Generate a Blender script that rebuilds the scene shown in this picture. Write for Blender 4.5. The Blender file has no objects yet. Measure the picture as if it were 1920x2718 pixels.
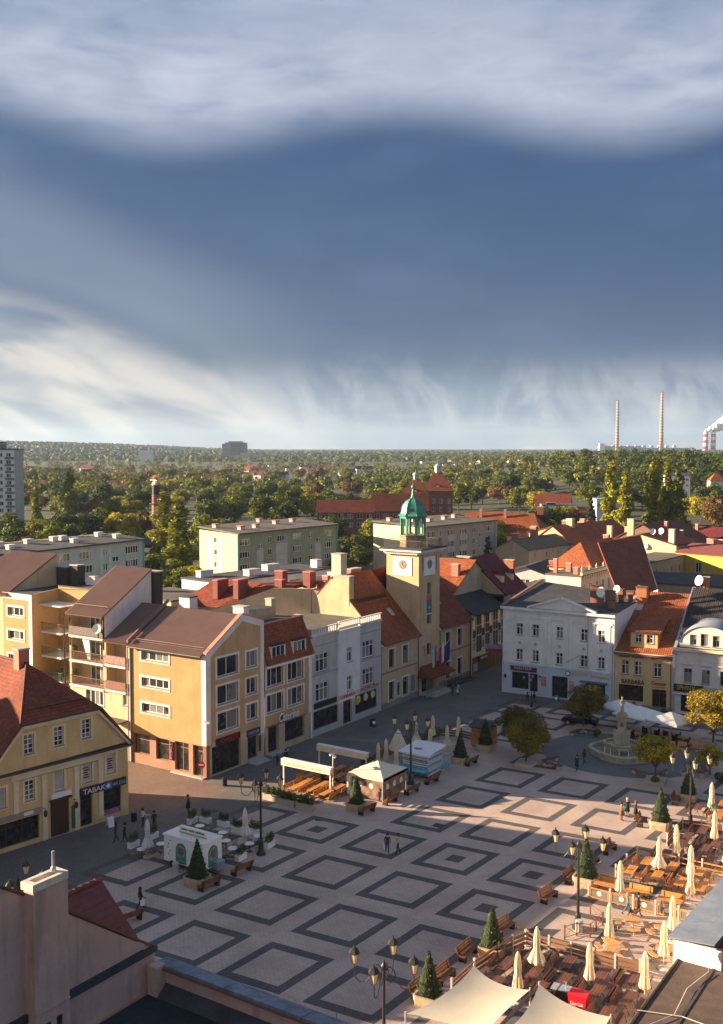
import bpy, math, random
from math import sin, cos, pi, radians, sqrt, atan2, hypot
from mathutils import Vector, Matrix, Euler, noise as mnoise
from mathutils.geometry import tessellate_polygon
random.seed(7)
S = bpy.context.scene
COL = S.collection

# ------------------------------------------------------------------ camera
# world frame: X/Y follow the house fronts of the square, the corner of the orange corner house is the origin, metres
CAM = (72.5, -79.5, 34.5)
cd = bpy.data.cameras.new('camera'); cam = bpy.data.objects.new('camera', cd); COL.objects.link(cam)
cam.location = CAM
cam.rotation_euler = (pi/2 - math.atan(166/2750), 0, radians(33.5))
cd.sensor_fit = 'VERTICAL'; cd.sensor_height = 36.0; cd.lens = 36.0*2750/2718
cd.clip_start = 0.5; cd.clip_end = 30000
S.camera = cam
S.render.resolution_x, S.render.resolution_y = 723, 1024

# ------------------------------------------------------------------ light
SUN_AZ = radians(23.5)      # direction the light travels, from +X towards +Y
SUN_EL = radians(13.9)
sd = bpy.data.lights.new('sun', 'SUN'); sd.energy = 5.0; sd.angle = radians(0.55); sd.color = (1.0, 0.76, 0.50)
sun = bpy.data.objects.new('sun', sd); COL.objects.link(sun)
ld = Vector((cos(SUN_AZ)*cos(SUN_EL), sin(SUN_AZ)*cos(SUN_EL), -sin(SUN_EL)))
sun.rotation_euler = ld.to_track_quat('-Z', 'Y').to_euler()
S.view_settings.view_transform = 'Standard'; S.view_settings.look = 'None'
S.view_settings.exposure = 2.08; S.view_settings.gamma = 1.0
S.cycles.max_bounces = 5; S.cycles.diffuse_bounces = 3; S.cycles.glossy_bounces = 3; S.cycles.transmission_bounces = 4
S.cycles.volume_bounces = 1; S.cycles.transparent_max_bounces = 8
S.cycles.sample_clamp_indirect = 4.0
S.cycles.use_denoising = True

# ------------------------------------------------------------------ node helper
class NT:
    def __init__(s, tree): s.t = tree; s.n = tree.nodes; s.l = tree.links
    def new(s, typ, ins=None, **kw):
        n = s.n.new(typ)
        for k, v in kw.items(): setattr(n, k, v)
        for k, v in (ins or {}).items(): s.put(n.inputs[k], v)
        return n
    def put(s, sock, v):
        if isinstance(v, bpy.types.NodeSocket): s.l.new(v, sock)
        else:
            if sock.type == 'RGBA' and len(v) == 3: v = (*v, 1)
            sock.default_value = v
    def m(s, op, a, b=0.0, c=None, clamp=False):
        n = s.n.new('ShaderNodeMath'); n.operation = op; n.use_clamp = clamp
        s.put(n.inputs[0], a); s.put(n.inputs[1], b)
        if c is not None: s.put(n.inputs[2], c)
        return n.outputs[0]
    def sstep(s, x, a, b):       # smoothstep a..b -> 0..1
        n = s.n.new('ShaderNodeMapRange'); n.interpolation_type = 'SMOOTHSTEP'; n.clamp = True
        s.put(n.inputs[0], x); s.put(n.inputs[1], a); s.put(n.inputs[2], b)
        return n.outputs[0]
    def mix(s, f, a, b, blend='MIX'):
        n = s.n.new('ShaderNodeMix'); n.data_type = 'RGBA'; n.blend_type = blend
        s.put(n.inputs[0], f); s.put(n.inputs[6], a); s.put(n.inputs[7], b)
        return n.outputs[2]
    def noise(s, vec, scale, detail=3.0, rough=.5, dist=0.0):
        n = s.n.new('ShaderNodeTexNoise')
        if vec is not None: s.l.new(vec, n.inputs['Vector'])
        n.inputs['Scale'].default_value = scale; n.inputs['Detail'].default_value = detail
        n.inputs['Roughness'].default_value = rough; n.inputs['Distortion'].default_value = dist
        return n.outputs[0]
    def scale(s, vec, v):
        n = s.n.new('ShaderNodeVectorMath'); n.operation = 'MULTIPLY'
        s.put(n.inputs[0], vec); s.put(n.inputs[1], v); return n.outputs[0]

# ------------------------------------------------------------------ sky: low clear sky under layered rain cloud
W = bpy.data.worlds.new('World'); S.world = W; W.use_nodes = True
nt = NT(W.node_tree); nt.n.clear()
tc = nt.new('ShaderNodeTexCoord').outputs['Generated']
rotn = nt.new('ShaderNodeVectorRotate', rotation_type='Z_AXIS'); nt.l.new(tc, rotn.inputs['Vector']); rotn.inputs['Angle'].default_value = -radians(33.5)
sep = nt.new('ShaderNodeSeparateXYZ'); nt.l.new(rotn.outputs[0], sep.inputs[0])
DEG = 180/pi
el = nt.m('MULTIPLY', nt.m('ARCSINE', sep.outputs[2]), DEG)
az = nt.m('MULTIPLY', nt.m('ARCTAN2', sep.outputs[0], sep.outputs[1]), DEG)
sky = nt.new('ShaderNodeTexSky', sky_type='NISHITA'); sky.sun_disc = False
sky.sun_elevation = SUN_EL; sky.sun_rotation = atan2(-cos(SUN_AZ), -sin(SUN_AZ)) ; sky.air_density = 1.0; sky.dust_density = 1.2
comb = nt.new('ShaderNodeCombineXYZ'); nt.put(comb.inputs[0], nt.m('MULTIPLY', az, .05)); nt.put(comb.inputs[1], nt.m('MULTIPLY', el, .16)); 
cv = comb.outputs[0]
n1 = nt.m('SUBTRACT', nt.noise(cv, 1.0, 4, .45), .5)          # broad
n2 = nt.m('SUBTRACT', nt.noise(cv, 3.2, 5, .5, .4), .5)       # wisps
nlow = nt.m('SUBTRACT', nt.noise(cv, 0.45, 2, .4), .5)
comb2 = nt.new('ShaderNodeCombineXYZ'); nt.put(comb2.inputs[0], nt.m('ADD', nt.m('MULTIPLY', az, .13), nt.m('MULTIPLY', el, .05))); nt.put(comb2.inputs[1], nt.m('SUBTRACT', nt.m('MULTIPLY', el, .34), nt.m('MULTIPLY', az, -.08)))
n3 = nt.m('SUBTRACT', nt.noise(comb2.outputs[0], 1.3, 3, .5, .5), .5)   # slanting streaks low on the left
DK = (.010, .050, .150); MID = (.062, .115, .235); LT = (.42, .45, .56); CREAM = (.62, .57, .52)
# lower edge of the pale band wanders with azimuth
edge = nt.m('ADD', nt.m('ADD', 16.3, nt.m('MULTIPLY', nt.m('SINE', nt.m('ADD', nt.m('MULTIPLY', az, .25), 1.1)), .85)), nt.m('ADD', nt.m('MULTIPLY', n1, .9), nt.m('MULTIPLY', n2, .9)))
pale = nt.sstep(nt.m('SUBTRACT', el, edge), -1.0, 2.4)
core = nt.m('MULTIPLY', nt.m('SUBTRACT', 1.0, nt.sstep(nt.m('ADD', el, nt.m('MULTIPLY', n1, 5)), 19.0, 24.5)), 1.0)
hi = nt.sstep(nt.m('ADD', nlow, nt.m('MULTIPLY', n1, .6)), -.12, .22)         # cloud cover higher up, broken
topc = nt.mix(nt.m('MULTIPLY', hi, nt.m('SUBTRACT', 1.0, nt.m('MULTIPLY', nt.sstep(el, 24, 36), .55))), (.10, .165, .29), (.36, .41, .52))
palec = nt.mix(nt.m('MULTIPLY', core, nt.sstep(n2, -.42, .2)), topc, LT)
darkc = nt.mix(nt.m('ADD', nt.m('MULTIPLY', nt.sstep(nt.m('ADD', n1, nt.m('MULTIPLY', n2, .4)), -.12, .3), .5), nt.m('MULTIPLY', nt.sstep(az, 4, -19), .12)), DK, MID)
c = nt.mix(pale, darkc, palec)
# towards the horizon: rain veils, lighter air
low = nt.sstep(nt.m('ADD', el, nt.m('MULTIPLY', n2, 2.6)), 5.4, 1.6)
c = nt.mix(nt.m('MULTIPLY', low, .9), c, nt.mix(nt.sstep(nt.m('ADD', n2, nt.m('MULTIPLY', n1, .5)), -.1, .22), (.145, .215, .33), (.44, .46, .50)))
# pale rain veils and torn cloud under the dark bank
comb3 = nt.new('ShaderNodeCombineXYZ'); nt.put(comb3.inputs[0], nt.m('ADD', nt.m('MULTIPLY', az, .30), nt.m('MULTIPLY', el, .05))); nt.put(comb3.inputs[1], nt.m('MULTIPLY', el, .16))
n4 = nt.noise(comb3.outputs[0], 1.1, 5, .6, .6)
veil = nt.m('MULTIPLY', nt.m('MULTIPLY', nt.sstep(el, .3, 2.0), nt.sstep(nt.m('ADD', el, nt.m('MULTIPLY', nt.m('SUBTRACT', n4, .5), 5.0)), 6.2, 2.4)), nt.sstep(n4, .42, .68))
c = nt.mix(nt.m('MULTIPLY', veil, .75), c, (.50, .52, .56))
n5 = nt.noise(cv, 5.5, 6, .62, .8)
c = nt.mix(.09, c, nt.mix(1.0, c, nt.mix(nt.sstep(n5, .3, .7), (.35, .40, .5), (1.9, 1.8, 1.65)), 'MULTIPLY'))
# lit cloud on the left, falling to the right
lim = nt.m('ADD', nt.m('SUBTRACT', 1.6, nt.m('MULTIPLY', az, .36)), nt.m('MULTIPLY', n1, 3.0))
lft = nt.m('MULTIPLY', nt.sstep(nt.m('SUBTRACT', lim, el), -1.0, 2.2), nt.sstep(az, 2.0, -9.0))
strk = nt.sstep(n3, -.2, .22)
c = nt.mix(nt.m('MULTIPLY', lft, .95), c, nt.mix(strk, (.13, .18, .27), CREAM))
grey = nt.m('MULTIPLY', nt.m('MULTIPLY', nt.sstep(nt.m('SUBTRACT', el, lim), -.5, 1.8), nt.sstep(nt.m('SUBTRACT', el, nt.m('ADD', lim, 5)), 2., -1.5)), nt.sstep(az, 1.0, -13))
c = nt.mix(nt.m('MULTIPLY', grey, .5), c, (.19, .22, .31))
# sky brightens towards the sun, well outside the view (the Sky Texture carries the sun's own glow)
gap = nt.m('ADD', .06, nt.m('MULTIPLY', nt.sstep(el, 24, 60), .12))
skyc = nt.mix(1.0, sky.outputs[0], (.16, .16, .16), 'MULTIPLY')
c = nt.mix(gap, c, skyc)
bg = nt.new('ShaderNodeBackground'); nt.l.new(c, bg.inputs[0]); bg.inputs[1].default_value = 0.30
out = nt.new('ShaderNodeOutputWorld'); nt.l.new(bg.outputs[0], out.inputs[0])
# ------------------------------------------------------------------ materials (all procedural)
MATS = {}
def base_mat(name):
    m = bpy.data.materials.new(name); m.use_nodes = True
    t = NT(m.node_tree); t.n.clear()
    b = t.new('ShaderNodeBsdfPrincipled'); o = t.new('ShaderNodeOutputMaterial'); t.l.new(b.outputs[0], o.inputs[0])
    MATS[name] = m
    return m, t, b
def pos(t): return t.new('ShaderNodeNewGeometry').outputs['Position']
def bump(t, b, h, strength=.3, dist=.02):
    n = t.new('ShaderNodeBump'); t.put(n.inputs['Height'], h); n.inputs['Strength'].default_value = strength; n.inputs['Distance'].default_value = dist
    t.l.new(n.outputs[0], b.inputs['Normal'])
def mul(c, k): return tuple(min(1, max(0, x*k)) for x in c)
def plain(name, col, rough=.75, var=.14, sc=1.6, metal=0.0, bmp=.0, bsc=30, dirt=.0, rnd=0.0, spec=.4):
    if name in MATS: return MATS[name]
    m, t, b = base_mat(name); p = pos(t)
    f = t.noise(p, sc, 5, .6); f2 = t.noise(p, sc*9, 3, .6)
    f = t.m('ADD', t.m('MULTIPLY', f, .7), t.m('MULTIPLY', f2, .3))
    c = t.mix(t.sstep(f, .28, .72), mul(col, 1-var), mul(col, 1+var))
    if dirt:
        d = t.noise(t.scale(p, (1.3, 1.3, .16)), 1.0, 5, .65)
        c = t.mix(t.m('MULTIPLY', t.sstep(d, .48, .75), dirt), c, mul(col, .45))
    if rnd:
        r = t.new('ShaderNodeObjectInfo').outputs['Random']
        c = t.mix(1.0, c, t.mix(r, (1-rnd,)*3, (1+rnd,)*3), 'MULTIPLY')
    t.put(b.inputs['Base Color'], c); b.inputs['Roughness'].default_value = rough; b.inputs['Metallic'].default_value = metal
    b.inputs['Specular IOR Level'].default_value = spec
    if bmp: bump(t, b, t.noise(p, bsc, 3, .6), bmp, .02)
    return m
def stucco(name, col, dirt=.28): return plain(name, col, .9, .12, .45, bmp=.25, bsc=14, dirt=dirt+.12, spec=.2)
def tiles(name, col, w=.28, h=.36, var=.24, rough=.75):      # clay tiles, laid out in the roof's own UV (metres)
    if name in MATS: return MATS[name]
    m, t, b = base_mat(name)
    uv = t.new('ShaderNodeUVMap').outputs[0]
    br = t.new('ShaderNodeTexBrick'); t.l.new(uv, br.inputs['Vector'])
    br.inputs['Scale'].default_value = 1; br.inputs['Brick Width'].default_value = w; br.inputs['Row Height'].default_value = h; br.inputs['Mortar Size'].default_value = .018
    br.inputs['Color1'].default_value = (*mul(col, 1-var), 1); br.inputs['Color2'].default_value = (*mul(col, 1+var), 1); br.inputs['Mortar'].default_value = (*mul(col, .45), 1); br.offset = 0.0
    p = pos(t); n = t.noise(p, .35, 6, .65); n2 = t.noise(p, 2.2, 4, .6)
    c = t.mix(t.sstep(n, .35, .7), br.outputs[0], t.mix(1, br.outputs[0], (.72, .74, .78), 'MULTIPLY'))
    c = t.mix(t.m('MULTIPLY', t.sstep(n2, .58, .75), .22), c, mul(col, .5))
    t.put(b.inputs['Base Color'], c); b.inputs['Roughness'].default_value = rough; b.inputs['Specular IOR Level'].default_value = .25
    sx = t.new('ShaderNodeSeparateXYZ'); t.l.new(uv, sx.inputs[0])
    wv = t.m('ABSOLUTE', t.m('SINE', t.m('MULTIPLY', sx.outputs[0], pi/w)))
    bump(t, b, wv, .5, .05)
    return m
def brickm(name, c1, c2, mort, w=.25, h=.08, rough=.85, vertical=True):
    if name in MATS: return MATS[name]
    m, t, b = base_mat(name); p = pos(t)
    if vertical:
        s = t.new('ShaderNodeSeparateXYZ'); t.l.new(p, s.inputs[0]); cb = t.new('ShaderNodeCombineXYZ')
        t.put(cb.inputs[0], t.m('ADD', s.outputs[0], s.outputs[1])); t.put(cb.inputs[1], s.outputs[2]); vec = cb.outputs[0]
    else: vec = p
    br = t.new('ShaderNodeTexBrick'); t.l.new(vec, br.inputs['Vector'])
    br.inputs['Scale'].default_value = 1; br.inputs['Brick Width'].default_value = w; br.inputs['Row Height'].default_value = h; br.inputs['Mortar Size'].default_value = h*.09
    br.inputs['Color1'].default_value = (*c1, 1); br.inputs['Color2'].default_value = (*c2, 1); br.inputs['Mortar'].default_value = (*mort, 1)
    n = t.noise(p, .22, 6, .6); n2 = t.noise(p, 1.7, 5, .65)
    c = t.mix(t.sstep(n, .3, .75), br.outputs[0], t.mix(1, br.outputs[0], (.74, .72, .74), 'MULTIPLY'))
    c = t.mix(t.m('MULTIPLY', t.sstep(n2, .5, .75), .4), c, mul(c1, .5))
    t.put(b.inputs['Base Color'], c); b.inputs['Roughness'].default_value = rough; b.inputs['Specular IOR Level'].default_value = .25
    bump(t, b, br.outputs['Fac'], -.25, .01)
    return m
def glassm(name, dark=(.012, .016, .022), lite=(.16, .17, .18), thr=.62):
    if name in MATS: return MATS[name]
    m, t, b = base_mat(name)
    r = t.new('ShaderNodeObjectInfo').outputs['Random']
    o = t.new('ShaderNodeTexCoord').outputs['Object']
    s = t.new('ShaderNodeSeparateXYZ'); t.l.new(o, s.inputs[0])
    fold = t.m('ADD', .75, t.m('MULTIPLY', t.m('SINE', t.m('MULTIPLY', s.outputs[0], 42.0)), .2))
    cur = t.mix(1, lite, t.mix(fold, (0, 0, 0), (1, 1, 1)), 'MULTIPLY')
    n = t.noise(t.scale(pos(t), (1, 1, 1)), 1.5, 3, .6)
    c = t.mix(t.sstep(t.m('ADD', r, t.m('MULTIPLY', t.m('SUBTRACT', n, .5), .5)), thr, thr+.12), dark, cur)
    t.put(b.inputs['Base Color'], c); b.inputs['Roughness'].default_value = .06; b.inputs['Specular IOR Level'].default_value = .5
    bump(t, b, t.noise(pos(t), .9, 2, .5), .05, .05)
    return m
def shopm(name):            # shop windows: dim goods behind reflecting glass
    if name in MATS: return MATS[name]
    m, t, b = base_mat(name); p = pos(t)
    v = t.new('ShaderNodeTexVoronoi'); v.inputs['Scale'].default_value = 2.6; t.l.new(p, v.inputs['Vector'])
    g = t.mix(.6, t.mix(1, v.outputs['Color'], (.16, .14, .12), 'MULTIPLY'), (.03, .028, .026))
    c = t.mix(t.sstep(t.noise(p, 1.6, 3, .6), .42, .68), (.014, .014, .016), g)
    t.put(b.inputs['Base Color'], c); b.inputs['Roughness'].default_value = .07
    return m
def leafm(name, col, col2, var=.35):
    if name in MATS: return MATS[name]
    m, t, b = base_mat(name)
    r = t.new('ShaderNodeObjectInfo').outputs['Random']
    at = t.new('ShaderNodeAttribute'); at.attribute_name = 'leafrnd'
    f = t.m('ADD', t.m('MULTIPLY', at.outputs['Fac'], .6), t.m('MULTIPLY', r, .4))
    c = t.mix(t.sstep(f, .15, .95), col, col2)
    c = t.mix(1, c, t.mix(at.outputs['Fac'], (1-var,)*3, (1+var,)*3), 'MULTIPLY')
    t.put(b.inputs['Base Color'], c); b.inputs['Roughness'].default_value = .6; b.inputs['Specular IOR Level'].default_value = .2
    tr = t.new('ShaderNodeBsdfTranslucent'); t.put(tr.inputs[0], c)
    mx = t.new('ShaderNodeMixShader'); mx.inputs[0].default_value = .22
    t.l.new(b.outputs[0], mx.inputs[1]); t.l.new(tr.outputs[0], mx.inputs[2])
    t.l.new(mx.outputs[0], [n for n in t.n if n.type == 'OUTPUT_MATERIAL'][0].inputs[0])
    return m

# ------------------------------------------------------------------ mesh helper
class MB:
    def __init__(s): s.v = []; s.f = []; s.uv = None; s.mi = []
    def quad(s, a, b, c, d): return s.poly((a, b, c, d))
    def poly(s, pts):
        n = len(s.v); s.v += [tuple(p) for p in pts]; s.f.append(tuple(range(n, n+len(pts)))); return s
    def box(s, x0, y0, z0, x1, y1, z1):
        n = len(s.v)
        s.v += [(x0, y0, z0), (x1, y0, z0), (x1, y1, z0), (x0, y1, z0), (x0, y0, z1), (x1, y0, z1), (x1, y1, z1), (x0, y1, z1)]
        s.f += [tuple(n+i for i in q) for q in ((0, 3, 2, 1), (4, 5, 6, 7), (0, 1, 5, 4), (1, 2, 6, 5), (2, 3, 7, 6), (3, 0, 4, 7))]
        return s
    def cbox(s, c, sz, R=None):
        n = len(s.v); x, y, z = (k/2 for k in sz)
        for p in ((-x, -y, -z), (x, -y, -z), (x, y, -z), (-x, y, -z), (-x, -y, z), (x, -y, z), (x, y, z), (-x, y, z)):
            q = Vector(p)
            if R is not None: q = R @ q
            s.v.append(tuple(q+Vector(c)))
        s.f += [tuple(n+i for i in q) for q in ((0, 3, 2, 1), (4, 5, 6, 7), (0, 1, 5, 4), (1, 2, 6, 5), (2, 3, 7, 6), (3, 0, 4, 7))]
        return s
    def prism(s, pts, z0, z1):          # polygon (ccw seen from above) extruded in z; z1 may be a list
        n = len(s.v); k = len(pts)
        zt = z1 if isinstance(z1, (list, tuple)) else [z1]*k
        s.v += [(p[0], p[1], z0) for p in pts] + [(p[0], p[1], zt[i]) for i, p in enumerate(pts)]
        s.f.append(tuple(range(n+k-1, n-1, -1))); s.f.append(tuple(range(n+k, n+2*k)))
        for i in range(k): j = (i+1) % k; s.f.append((n+i, n+j, n+k+j, n+k+i))
        return s
    def slab(s, pts, off):              # 3-D polygon given thickness by vector off
        n = len(s.v); k = len(pts); off = Vector(off)
        s.v += [tuple(p) for p in pts] + [tuple(Vector(p)+off) for p in pts]
        s.f.append(tuple(range(n, n+k))); s.f.append(tuple(range(n+2*k-1, n+k-1, -1)))
        for i in range(k): j = (i+1) % k; s.f.append((n+j, n+i, n+k+i, n+k+j))
        return s
    def lathe(s, prof, n=12, c=(0, 0, 0), cap=True, rmod=None):
        b = len(s.v); k = len(prof)
        for i, (r, z) in enumerate(prof):
            for j in range(n):
                a = 2*pi*j/n; rr = r*(rmod(j, i) if rmod else 1)
                s.v.append((c[0]+rr*cos(a), c[1]+rr*sin(a), c[2]+z))
        for i in range(k-1):
            for j in range(n):
                j2 = (j+1) % n; s.f.append((b+i*n+j, b+i*n+j2, b+(i+1)*n+j2, b+(i+1)*n+j))
        if cap: s.f.append(tuple(b+n-1-j for j in range(n))); s.f.append(tuple(b+(k-1)*n+j for j in range(n)))
        return s
    def tube(s, path, r, n=6):
        P = [Vector(p) for p in path]; b = len(s.v); k = len(P)
        rr = r if isinstance(r, (list, tuple)) else [r]*k
        for i, p in enumerate(P):
            t = (P[min(i+1, k-1)]-P[max(i-1, 0)]).normalized()
            a = t.cross(Vector((0, 0, 1)) if abs(t.z) < .95 else Vector((1, 0, 0))).normalized(); c = t.cross(a)
            for j in range(n):
                w = 2*pi*j/n; s.v.append(tuple(p+(a*cos(w)+c*sin(w))*rr[i]))
        for i in range(k-1):
            for j in range(n):
                j2 = (j+1) % n; s.f.append((b+i*n+j, b+i*n+j2, b+(i+1)*n+j2, b+(i+1)*n+j))
        s.f.append(tuple(b+n-1-j for j in range(n))); s.f.append(tuple(b+(k-1)*n+j for j in range(n)))
        return s
    def mesh(s, name='mesh', smooth=False):
        me = bpy.data.meshes.new(name); me.from_pydata(s.v, [], s.f)
        if s.uv:
            ul = me.uv_layers.new(name='UVMap')
            for lp in me.loops: ul.data[lp.index].uv = s.uv[lp.vertex_index]
        if smooth:
            me.polygons.foreach_set('use_smooth', [True]*len(me.polygons))
        me.update()
        return me
def link(name, me, mat, parent=None, loc=(0, 0, 0), rz=0.0, kind=None):
    o = bpy.data.objects.new(name, me); COL.objects.link(o)
    if mat is not None and me is not None and len(me.materials) == 0: me.materials.append(mat)
    o.parent = parent; o.location = loc; o.rotation_euler = (0, 0, rz)
    if kind: o['kind'] = kind
    return o
def part(name, mb, mat, parent, loc=(0, 0, 0), rz=0.0, smooth=False, kind=None):
    return link(name, mb.mesh(name, smooth), mat, parent, loc, rz, kind)
CACHE = {}
def cpart(key, name, fn, mat, parent, loc=(0, 0, 0), rz=0.0, smooth=False):   # alike parts share one mesh
    k = (key, mat.name)
    if k not in CACHE:
        me = fn().mesh(name, smooth); me.materials.append(mat); CACHE[k] = me
    return link(name, CACHE[k], None, parent, loc, rz)
def tag(o, label, cat, group=None):
    o['label'] = label; o['category'] = cat
    if group: o['group'] = group
    return o
def thing(name, label, cat, loc=(0, 0, 0), rz=0.0, group=None):
    o = bpy.data.objects.new(name, None); COL.objects.link(o); o.empty_display_size = .3
    o.location = loc; o.rotation_euler = (0, 0, rz)
    return tag(o, label, cat, group)
def single(name, mb, mat, label, cat, loc=(0, 0, 0), rz=0, group=None, smooth=False):
    return tag(part(name, mb, mat, None, loc, rz, smooth), label, cat, group)
def dup(root, label=None, loc=None, rz=None, sc=None, group=None):
    kids = {}
    def cp(o, par):
        c = o.copy(); COL.objects.link(c); c.parent = par
        for ch in KIDS(o): cp(ch, c)
        return c
    r = cp(root, None)
    if loc is not None: r.location = loc
    if rz is not None: r.rotation_euler = (0, 0, rz)
    if sc is not None: r.scale = sc if isinstance(sc, (tuple, list)) else (sc, sc, sc)
    if label: r['label'] = label
    if group: r['group'] = group
    return r
def KIDS(o): return [c for c in o.children]
def struct(name, mb, mat, smooth=False):
    o = part(name, mb, mat, None, smooth=smooth); o['kind'] = 'structure'; return o

def text_mesh(txt, size, ext=.03, sx=1.0, shear=0.0):
    cu = bpy.data.curves.new('t', 'FONT'); cu.body = txt; cu.size = size; cu.extrude = ext; cu.align_x = 'LEFT'; cu.shear = shear
    cu.resolution_u = 2
    ob = bpy.data.objects.new('t', cu)
    me = bpy.data.meshes.new_from_object(ob); bpy.data.objects.remove(ob); bpy.data.curves.remove(cu)
    xs = [v.co.x for v in me.vertices]; x0 = min(xs) if xs else 0
    for v in me.vertices: v.co = Vector(((v.co.x-x0)*sx, -v.co.z, v.co.y))
    me.name = 'lettering'
    return me
def lettering(parent, txt, w, h, loc, rz, mat, ext=.03, shear=0.0, name='lettering'):
    me = text_mesh(txt, 1.0, ext, 1.0, shear)
    xs = [v.co.x for v in me.vertices]; zs = [v.co.z for v in me.vertices]
    kx = w/(max(xs)-min(xs)); kz = h/(max(zs)-min(zs)); z0 = min(zs)
    for v in me.vertices: v.co = Vector((v.co.x*kx, v.co.y, (v.co.z-z0)*kz))
    return link(name, me, mat, parent, loc, rz)
# ------------------------------------------------------------------ building kit
WHITE = plain('white_paint', (.74, .74, .74), .5, .05)
GLASS = glassm('window_glass', (.022, .027, .034), (.26, .26, .25), .5)
SHOP = shopm('shop_glass')
DKFRAME = plain('dark_frame', (.03, .028, .027), .5)
SILL = plain('zinc_sill', (.22, .22, .24), .45, .15)
GUTTER = plain('dark_gutter', (.045, .035, .032), .5)
FELT = plain('roof_felt', (.055, .055, .06), .85, .3, .7, bmp=.3, bsc=9, dirt=.4)
FELTW = plain('roof_felt_weathered', (.105, .092, .078), .85, .3, .6, bmp=.3, bsc=9, dirt=.5)
BRICK = brickm('red_brick', (.30, .115, .06), (.24, .085, .05), (.32, .28, .24))
CONC = plain('render_grey', (.42, .40, .37), .9, .12, .8, bmp=.2, bsc=12, dirt=.4)
ZINC = plain('zinc_sheet', (.36, .39, .44), .4, .15, 1.2, metal=.3)

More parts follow.
